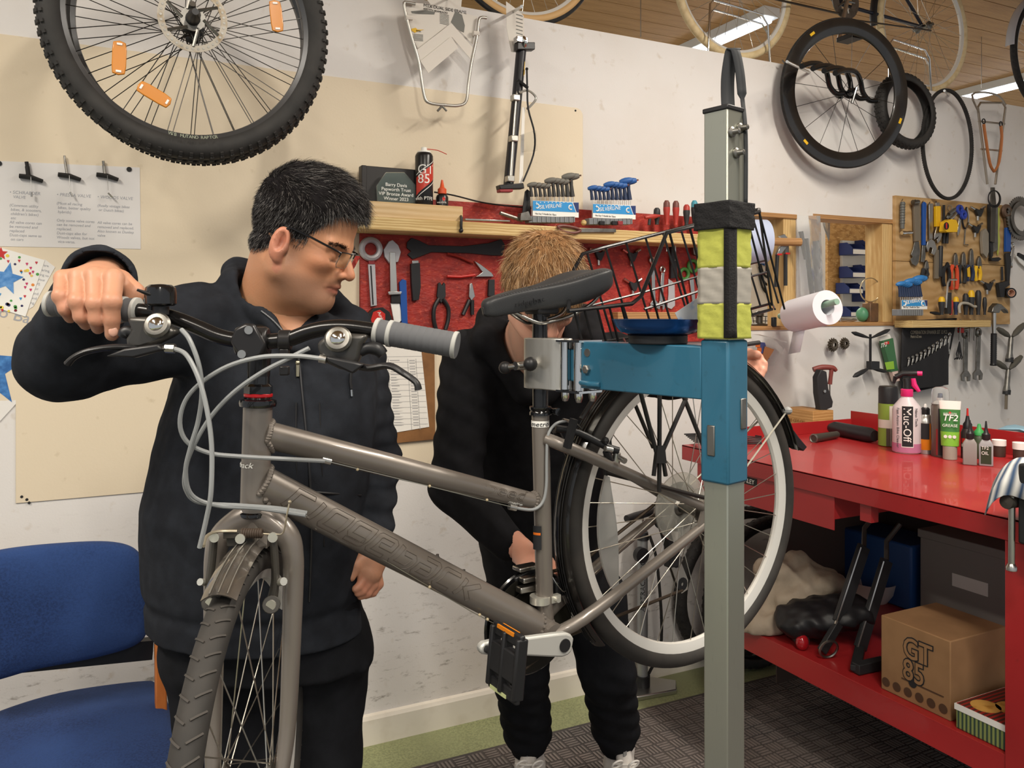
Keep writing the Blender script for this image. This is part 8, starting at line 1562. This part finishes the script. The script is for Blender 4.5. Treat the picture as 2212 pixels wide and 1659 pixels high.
g = G(); g.prism([p+UP*24*s+XR*a+UP*b for a,b in ((.02,0),(.05,0),(.045,.03),(.03,.028))],YR*.03); tag(mk('plastic_piece',g,M('sky','#4f9ac0',.5),None,bev=.003),'light blue piece sticking out of the white tub','part'); g = G(); g.tube([p+UP*24*s-XR*.02,p+UP*50*s+XR*.03],.006,8); tag(mk('steel_rod',g,'gun_grey',None),'dark rod leaning out of the white tub','rod'); g = G(); g.lathe([(14*s,24*s),(11*s,32*s),(8*s,44*s),(5*s,50*s)],p-XR*.05,UP,12); tag(mk('dark_fitting',g,'tool_black',None),'black knobbly fitting standing in the white tub','part')
g = G(); P0 = onb(1520,955)
for k in range(7): g.tube([V3(zl(1478+k*4,938+k*3,BZ+.012)),V3(zl(1540,936+k*3,BZ+.02+.004*k)),V3(zl(1600,934+k*4,BZ+.015)),V3(zl(1645,940+k*3,BZ+.01))],.003,6,sm=4)
tag(mk('cable_bundle',g,'black',None),'bundle of black cables lying along the far end of the bench','cables')
g = G(); a = xl(2085,915,BX1-.02); g.box2((BX1+.01,BY0,BZ-.1),(BX1+.26,1.9,zu-.012)); tag(mk('storage_box',g,M('box_white','#dad6d0',.6),None,bev=.003),'white boxes stacked behind the bench upstand','box')
g = G(); b0 = xl(2170,920,BX1+.02); V = []
for i in range(6):
    for j in range(5): V.append((BX1+.012+.05*j,b0.y-.08*i+.02,zu-.01+.012*math.sin(i*2+j)+.01))
g.add(V,[(i*5+j,(i+1)*5+j,(i+1)*5+j+1,i*5+j+1) for i in range(5) for j in range(4)]); o = mk('blue_bag',g,M('bag_blue','#8fb7cc',.4),None,angle=180); sm = o.modifiers.new('s','SOLIDIFY'); sm.thickness = .004; tag(o,'pale blue plastic bag lying on the white boxes','bag')
# vice with striped cloth
vp = V3(zl(2205,1085,BZ)); v = thing('bench_vice','black bench vice with steel handle at the near end of the bench','vice',tuple(vp))
hx0 = V3(px(2182,1080,1.98)); g = G(); g.box2((BX0-.06,1.06,BZ-.04),(BX0-.004,1.22,BZ+.15)); g.box2((BX0-.004,1.06,BZ+.001),(BX0+.16,1.22,BZ+.15)); mk('body',g,'tool_black',v,bev=.006)
g = G(); c = V3(px(2183,1083,1.97)); g.cyl(c+XR*.07,c-XR*.012,.017,n=18); g.lathe([(.0,-.02),(.016,-.018),(.019,-.008),(.017,.004)],c,(1,0,0),18); mk('screw',g,'gun_grey',v)
hv2 = V3(px(2185,1228,1.96)); c2 = V3(px(2186,1066,1.96)); g = G(); g.tube([c2,hv2],.0075,12); g.ball(c2,.011,12); g.lathe([(.008,.012),(.0125,.004),(.0125,-.004),(.004,-.008)],hv2,UP,14); mk('handle',g,'steel',v)
g = G(); V = []; n,m = 22,18
for i in range(n+1):
    for j in range(m+1):
        u,w_ = i/n,j/m; X = BX0-.085+.30*w_; Y = 1.285-.27*u; top = BZ+.166; zc = top-.075*max(0,1-w_/.16)**1.4*1.2-.06*max(0,(.22-u)/.22)**1.3+.006*math.sin(u*14+w_*5); V.append((X-(.012*math.sin(u*16) if w_ < .1 else 0),Y,zc))
g.add(V,[(i*(m+1)+j,(i+1)*(m+1)+j,(i+1)*(m+1)+j+1,i*(m+1)+j+1) for i in range(n) for j in range(m)]); o = mk('striped_cloth',g,M('ticking','#dcdcd8',.9,wave=(14,.8,'#39506f','Y'),stretch=(.4,1,.3)),None,angle=180); sm = o.modifiers.new('s','SOLIDIFY'); sm.thickness = .003; tag(o,'blue and white striped cloth draped over the vice','cloth')
# ---- lower shelf
def onS(x,y,z=SZ): return V3(zl(x,y,z))
a,b = onS(1903,1487),onS(2057,1558); s = sB(a); h = .215
t = thing('cardboard_box','brown cardboard carton with big printed letters on the lower shelf','box',tuple((a+b)/2)); X0 = BX0+.05; g = G(); g.box2((a[0],b[1],SZ),(a[0]+.24,a[1],SZ+h)); bx = mk('carton',g,M('kraft','#96724e',.8,var=(12,'#8a6846',.4,.7)),t,bev=.003)
w_ = a[1]-b[1]; g = G(); o_ = V3((a[0]-.0015,a[1]-w_*.34,SZ+h*.58)); g.text('GT',o_,-YR,UP,.082,.0004,off=.004,sx=.85); g.text('85',o_-UP*.062,-YR,UP,.082,.0004,off=.004,sx=.85); mk('lettering_outline',g,'ink_dark',bx)
g = G(); o_ = o_-XR*.0012; g.text('GT',o_,-YR,UP,.082,.0004,off=.0006,sx=.85); g.text('85',o_-UP*.062,-YR,UP,.082,.0004,off=.0006,sx=.85); mk('lettering',g,'kraft',bx)
for i in range(6): g = G(); g.disc(V3((a[0]-.0008,a[1]-w_*(.08+.165*i),SZ+.026)),-XR,.013,.0006,16); mk('symbol',g,M('print_brown','#4c3524',.7),bx)
g = G(); g.disc(V3((a[0]-.001,a[1]-w_*.48,SZ+.058)),-XR,.013,.0008,16); mk('hand_hole',g,'ink_dark',bx)
g = G(); g.box2((a[0]-.0015,b[1]+.02,SZ+.057),(a[0],a[1]-.07,SZ+.060)); mk('flap_edge',g,'print_brown',bx)
a2,b2 = onS(2064,1572),onS(2185,1640); t = thing('biscuit_tin','tartan biscuit tin with golden bread picture at the near end of the shelf','tin',tuple((a2+b2)/2))
M('tartan_side','#8d9a5a',.35,wave=(28,.1,'#1f3a3a','Y')); M('tartan_red','#9c2420',.35,wave=(24,.1,'#2a2724','Y')); zt_ = SZ+.062
g = G(); g.box2((a2[0],b2[1],SZ),(a2[0]+.28,a2[1],zt_)); tn = mk('tin_body',g,'tartan_side',t,bev=.004); g = G(); g.box2((a2[0]-.002,b2[1]-.002,zt_-.012),(a2[0]+.282,a2[1]+.002,zt_+.003)); mk('rim',g,'white',tn); g = G(); g.box2((a2[0]+.002,b2[1],zt_+.003),(a2[0]+.278,a2[1]-.002,zt_+.005)); mk('lid_print',g,'tartan_red',tn)
for k,(dx,dy,r0) in enumerate(((.05,.05,.036),(.10,.09,.04),(.07,.14,.036))): g = G(); g.lathe([(r0,0),(r0,.0012)],V3((a2[0]+dx,a2[1]-dy,zt_+.005)),UP,20); mk('picture',g,M('bread','#d0a052',.4,var=(30,'#b07a30',.45,.65)),tn)
def heap(name,label,pts,r,mat,cat,seed,zlev=SZ):   # crumpled cloth: displaced blob
    def f(p):
        d = None
        for (x,y,D,rr,hh) in pts: c = pc(x,y,D); e = s_ell(p,c,(rr,rr,hh)); d = e if d is None else smin(d,e,.05)
        return smax(d+.012*noise3(p,40,seed)+.006*noise3(p,90,seed+1),zlev+.002-p[:,2],.004)
    P = np.array([pc(*q[:3]) for q in pts]); m = max(q[3] for q in pts)+.03; v,q = surface(f,P.min(0)-m,P.max(0)+m,.008); g = G(); g.v = [c2r(v)]; g.n = len(v); g.f = [tuple(int(k) for k in r_) for r_ in q]; return tag(mk(name,g,mat,None,angle=180),label,cat)
if 'smin' in globals():
    M('rag','#a89a88',.9,var=(6,'#877a68',.4,.7),bump=(40,.3))
    heap('rag','heap of dirty cream rags on the lower shelf',[(1645,1340,2.88,.10,.05),(1705,1285,2.90,.10,.06),(1765,1255,2.93,.10,.045),(1665,1235,2.92,.06,.05),(1725,1222,2.95,.05,.05)],.1,'rag','rags',3)
    heap('black_bag','black cloth bundle in front of the rags on the lower shelf',[(1760,1330,2.75,.10,.05),(1830,1320,2.75,.09,.05),(1720,1345,2.75,.07,.045)],.1,'black','cloth',8)
p = onS(1812,1270)-YR*.16; t = thing('metal_bowl','shallow pale metal bowl behind the rags','bowl',tuple(p)); g = G(); s = sB(p); g.lathe([(30*s,0),(44*s,20*s),(50*s,42*s),(51*s,44*s),(48*s,43*s),(40*s,18*s),(28*s,4*s),(0,3*s)],p,UP,36); mk('bowl',g,M('bowl_pale','#cfc9c1',.4,.1),t)
t = thing('wheel_truing_stand','folded black metal stand leaning on the lower shelf','stand',tuple(onS(1850,1460)))
for (x0,y0,x1,y1) in ((1812,1345,1866,1180),(1858,1400,1915,1210)):
    a_,b_ = V3(px(x0,y0,2.66)),V3(px(x1,y1,2.74)); g = G(); g.bar(a_,b_,.012,.05,XR); mk('arm',g,'tool_black',t,bev=.001); g = G(); g.tube([a_-XR*.02-YR*.004,b_-XR*.02-YR*.004],.004,6); mk('arm_edge',g,'alu',t); g = G(); d = b_-a_; d /= np.linalg.norm(d); g.tube([b_,b_+d*.06+YR*.02,b_+d*.13-YR*.01],.008,6); mk('dropout',g,'gun_grey',t)
g = G(); F1,F2,F3 = onS(1765,1422)+UP*.018+XR*.02,onS(1838,1460)+UP*.018+XR*.02,onS(1900,1446)+UP*.018+XR*.02; g.bar(F1,V3(px(1812,1345,2.66)),.018,.03); g.bar(F2,F3,.03,.03); g.bar(F2,V3(px(1858,1400,2.66)),.03,.018); mk('foot',g,'tool_black',t,bev=.002)
g = G(); g.ring(onS(1780,1428)+UP*.034+XR*.02,(.3,1,.3),.03,.004,24,6); mk('wire_ring',g,'dull_steel',t)
p = onS(1718,1408)+UP*.026+XR*.03; t = thing('rear_lamp','red bicycle rear lamp lying at the shelf front','lamp',(p[0],p[1],SZ)); g = G(); g.ball(p,(.022,.02,.026),16); mk('lens',g,M('red_lens','#a01820',.12,coat=.6),t); g = G(); g.cyl(p+XR*.005+YR*.004,p+XR*.03+YR*.05,.024,n=16); mk('housing',g,'black_plastic',t)
g = G(); p = onS(1960,1262); g.box2((p[0]-.26,p[1]-.22,SZ),(p[0]-.06,p[1]+.12,SZ+.24)); tag(mk('blue_crate',g,M('crate_blue','#26528f',.45),None,bev=.008),'blue plastic crate at the back of the lower shelf','crate')
p = onS(2100,1330)-XR*.15; t = thing('archive_box','grey storage box with taped label under the bench','box',tuple(p)); g = G(); g.box2((p[0],p[1]-.34,SZ),(p[0]+.2,p[1]+.10,SZ+.30)); mk('tub',g,M('tub_grey','#8a8580',.5),t,bev=.006); g = G(); g.box2((p[0]-.006,p[1]-.345,SZ+.28),(p[0]+.206,p[1]+.105,SZ+.31)); mk('rim',g,'tub_grey',t,bev=.003); g = G(); g.box2((p[0]-.002,p[1]-.16,SZ+.14),(p[0],p[1]-.03,SZ+.185)); mk('tape_label',g,'paper',t)
g = G(); p = onS(1990,1400); g.lathe([(.10,0),(.11,.01),(.11,.018),(.0,.02)],V3((p[0]+.12,p[1]+.05,SZ)),UP,28); tag(mk('dark_disc',g,M('disc_brown','#5a3d38',.5),None),'dull red disc lying behind the carton','disc')
# ================================================================== chair, pump, tyres, bikes over the wall
M('chair_blue','#253f73',.95,var=[(200,'#1c315c',.4,.65),(4,'#2b477d',.4,.7)],bump=(500,.25)); M('beech','#b5682c',.4,var=(10,'#a45a24',.4,.7),stretch=(6,6,1))
CY = 2.34
ch = thing('office_chair','blue upholstered chair with wooden legs at the lower left','chair',tuple(zl(150,1700,0)))
def cushion(out,name,thick,fn,axis,puff):
    P = [V3(p) for p in catmull(out,8,True)]; c = sum(P)/len(P); n = len(P); g = G(); V = []; rings = [(1.0,-.5),(1.02,-.2),(1.02,.2),(.99,.42),(.9,.62),(.6,.85),(.25,.97)]
    for k,h in rings: V += [c+(p-c)*k+axis*thick*h*(puff if h > .45 else 1) for p in P]
    f = [(i*n+j,i*n+(j+1) % n,(i+1)*n+(j+1) % n,(i+1)*n+j) for i in range(len(rings)-1) for j in range(n)]+[tuple(range(n-1,-1,-1)),tuple((len(rings)-1)*n+j for j in range(n))]; g.add(V,f); return mk(name,g,'chair_blue',ch,angle=180)
bk = [yl(x,y,CY) for x,y in ((-70,1290),(-60,1220),(-10,1194),(120,1178),(245,1175),(300,1200),(318,1260),(319,1330),(300,1382),(220,1412),(80,1440),(-40,1466),(-66,1400))]
cushion(bk,'backrest',.045,None,-YR,1.0)
st = [zl(x,y,.46) for x,y in ((-60,1590),(-10,1556),(130,1512),(300,1487),(340,1494),(366,1545),(384,1620),(386,1700),(330,1760),(150,1800),(-60,1830),(-90,1700))]
cushion(st,'seat',.05,None,UP,1.0)
g = G(); p = V3(yl(352,1480,CY+.0)); q = V3(zl(365,1560,.40));
for (x,side) in ((352,1),(-110,-1)):
    b0 = V3(yl(x-20 if side > 0 else x,1330,CY+.035)); X = b0[0]; g = G(); g.prism([(X,CY+.05,.80),(X,CY+.015,.80),(X,CY-.06,.42),(X,CY-.44,.40),(X,CY-.46,.36),(X,CY-.10,.36),(X,CY+.02,0),(X,CY+.075,0),(X,CY-.02,.40)],XR*.028); mk('side_frame',g,'beech',ch,bev=.004)
    g = G(); g.box2((X,CY-.44,0),(X+.028,CY-.39,.37)); mk('leg',g,'beech',ch,bev=.004)
g = G(); g.bar(V3(yl(330,1400,CY+.03)),V3(yl(-90,1440,CY+.03)),.03,.05); mk('back_bar',g,'black',ch)
# floor pump
pp = V3(wl(1388,1440,.085)); pp[2] = 0; t = thing('floor_pump','grey track pump with black handle standing by the wall behind the wheel','pump',tuple(pp)); zt_ = wl(1388,1165,.085).z
g = G(); g.tube([pp+UP*.03,pp+UP*zt_],.021,20); bo = mk('barrel',g,M('pump_grey','#9a9c9d',.35,.5),t)
g = G(); g.tube([pp+UP*zt_,pp+UP*(zt_+.03)],[.026,.022],18); g.tube([pp+UP*.02,pp+UP*.06],.03,18); mk('collar',g,'black_plastic',t,split=1)
g = G(); g.tube([pp+UP*zt_,pp+UP*(zt_+.10)],.006,10); mk('piston_rod',g,'chrome',t)
g = G(); a = pp+UP*(zt_+.10); hd2 = V3(wl(1345,1103,.2))-V3(wl(1410,1112,.085)); hd2 = -XR*.9-YR*.3; g.tube([a-hd2*.11,a-hd2*.05,a+hd2*.05,a+hd2*.11],[.014,.016,.016,.014],12); mk('handle',g,'black_plastic',t)
g = G(); g.prism([(pp[0]-.10,pp[1]-.07,0),(pp[0]+.10,pp[1]-.09,0),(pp[0]+.15,pp[1]-.02,0),(pp[0]+.08,pp[1]+.05,0),(pp[0]-.10,pp[1]+.04,0)],UP*.02); mk('base',g,'alu',t,bev=.004)
g = G(); g.cyl(pp+UP*(zt_-.05)-YR*.02-XR*.03,pp+UP*(zt_-.05)-YR*.045-XR*.03,.03,n=20); mk('gauge',g,'black_plastic',t)
g = G(); v = vdir(pp); text_on_tube(g,'AIRTRACK PRO',pp+UP*.32,pp+UP*.60,.0212,.026,0,-.009,0,0,1.15,face=-v,fill=True); mk('lettering',g,'ink_dark',bo)
g = G(); g.tube([pp+UP*.06+XR*.03,pp+UP*.2+XR*.07-YR*.03,pp+UP*.5+XR*.05-YR*.03,pp+UP*.62+XR*.02-YR*.02],.006,8,sm=5); mk('hose',g,'rubber',t)
# leaning tyres and bin by the bench end
for k,(x,y,d,R,l) in enumerate(((1598,1236,.07,.34,'knobbly tyre leaning on the wall behind the stand post'),(1655,1200,.17,.33,'second knobbly tyre leaning behind the rear wheel, under the bench end'))):
    c = V3(wl(x,y,d)); c[2] = R+.004; t = thing('loose_tyre',l,'tyre',(c[0],c[1],0),'tyres leaning on the wall'); g = G(); g.lathe([(R-.026+.027*math.cos(a),.026*math.sin(a)) for a in np.radians(np.linspace(-135,135,14))],c,(0,1,.1),64,cap=False); o = mk('carcass',g,'mtb_tyre',t,angle=60); sm = o.modifiers.new('s','SOLIDIFY'); sm.thickness = .003; g = G(); knobs(g,c,(0,1,.1),R-.003,.027,60); mk('tread_knobs',g,'mtb_tyre',t,smooth=False,kind='stuff')
# bikes stood along the wall top in wire hoops
M('tan_tyre','#d8c49a',.6,var=(40,'#c4ac80',.4,.7)); M('cream_wall','#cda671',.6); M('frame_dark','#2a2d38',.35,.3)
HY = WY+WT/2
def hang_wheel(par,x,y,R=.338,tm='tan_tyre',yy=HY,tw=.018):
    c = V3(yl(x,y,yy)); c[2] = WTOP+R+.002; wheel(par,c,(0,1,0),R,tw,32,.013,tyre_mat=tm,rim_mat='rim_silver',hub_mat='dull_steel'); return c
bk2 = thing('bicycle','dark framed bicycle with cream tyres stood along the wall top','bicycle',(3.1,HY,WTOP))
c1 = hang_wheel(bk2,1585,-40); c2 = hang_wheel(bk2,1994,30)
bbp = V3(yl(1812,8,HY)); g = G(); g.tube([bbp,c2],.009,10); sh = V3((c2[0]-.42,HY,c2[2]+.42)); g.tube([bbp,sh],.014,12); g.tube([sh,c2],.008,10); hd3 = V3((c1[0]+.17,HY,c1[2]+.45)); g.tube([bbp,hd3-UP*.1],.017,12); g.tube([hd3,sh],.014,12); g.tube([hd3,hd3-UP*.12-XR*.03,c1],[.016,.014,.010],10); mk('frame',g,'frame_dark',bk2)
g = G(); g.lathe([(.045,-.002),(.088,-.002),(.088,.002),(.045,.002)],bbp-YR*.04,(0,1,0),48,cap=False)
for i in range(5): a = 2*math.pi*i/5; g.tube([bbp-YR*.04,bbp-YR*.04+.06*np.array((math.cos(a),0,math.sin(a)))],.006,6)
mk('chainring',g,'dull_steel',bk2); g = G(); g.tube([bbp-YR*.045-UP*.088,c2-YR*.045-UP*.03],.004,6); g.tube([V3(yl(1660,-5,HY-.05)),bbp-YR*.045-XR*.05-UP*.07],.005,6); mk('chain',g,'chain',bk2)
pe = V3(yl(1812,88,HY-.08)); g = G(); g.tube([bbp-YR*.05,pe],.010,8); mk('crank_arm',g,'alu',bk2); g = G(); g.box(pe-YR*.045+XR*.02,(.075,.09,.022)); mk('pedal',g,'black_plastic',bk2,bev=.003)
g = G(); guard_arc(g,c2,XR,UP,YR,.372,.022,math.radians(100),math.radians(188),24); mk('mudguard',g,'black',bk2,angle=60)
bk3 = thing('bicycle','bicycle wheel end with tan sidewall tyre over the wall above the black beam rack','bicycle',(1.2,HY,WTOP)); c3 = hang_wheel(bk3,1128,-120,.335,'cream_wall',HY,.017); g = G(); g.tube([c3,c3+UP*.4+XR*.1],.012,10); g.tube([c3,c3+UP*.05-XR*.45],.009,10); mk('frame',g,'frame_dark',bk3); g = G(); g.ring(c3,(0,1,0),.333,.0125,96,8); mk('tread',g,'rubber',bk3)
bk4 = thing('bicycle','bicycle with pale mudguard and black tyre at the far right wall top','bicycle',(4.9,HY+.1,WTOP)); c4 = hang_wheel(bk4,2265,110,.335,'rubber',HY); g = G(); guard_arc(g,c4,XR,UP,YR,.36,.026,math.radians(95),math.radians(178),24); mk('mudguard',g,M('guard_pale','#c9d2e0',.2,.4),bk4,angle=60); g = G(); g.tube([c4,c4+UP*.42+XR*.14],.012,10); g.tube([c4,c4+UP*.02+XR*.5],.010,10); mk('frame',g,M('frame_royal','#2450a8',.3),bk4)
for k,(x0,x1,y0,y1,l) in enumerate(((1530,1664,14,128,'left silver wire hoop stand on the wall top'),(1920,2012,92,190,'right silver wire hoop stand on the wall top'))):
    t = thing('hoop_stand',l,'wire stand',(yl((x0+x1)/2,y1,HY).x,HY,WTOP),'wire hoops on the wall top')
    for dy in (-.045,.045):
        f = lambda x,y: V3(yl(x,y,HY+dy)); a,b = f(x0,y1),f(x1,y1); h = (y1-y0)*mpp(x0)*.92; g = G(); g.tube([(a[0],HY+dy,WTOP),(a[0]+.01,HY+dy,WTOP+h),(a[0]+.03,HY+dy,WTOP+h+.02),(b[0]-.05,HY+dy,WTOP+h),(b[0]-.015,HY+dy,WTOP+h-.04),(b[0],HY+dy,WTOP)],.0045,8); mk('hoop',g,'chrome',t)
for k,(x,yt,l) in enumerate(((1384,80,'left thin steel hanging wire over the wall'),(2120,190,'right thin steel hanging wire over the wall'))):
    g = G(); a = V3(yl(x,yt,3.4)); g.tube([a,(a[0],a[1],CZ)],.0025,6); tag(mk('hanging_wire',g,'steel',None),l,'wire')
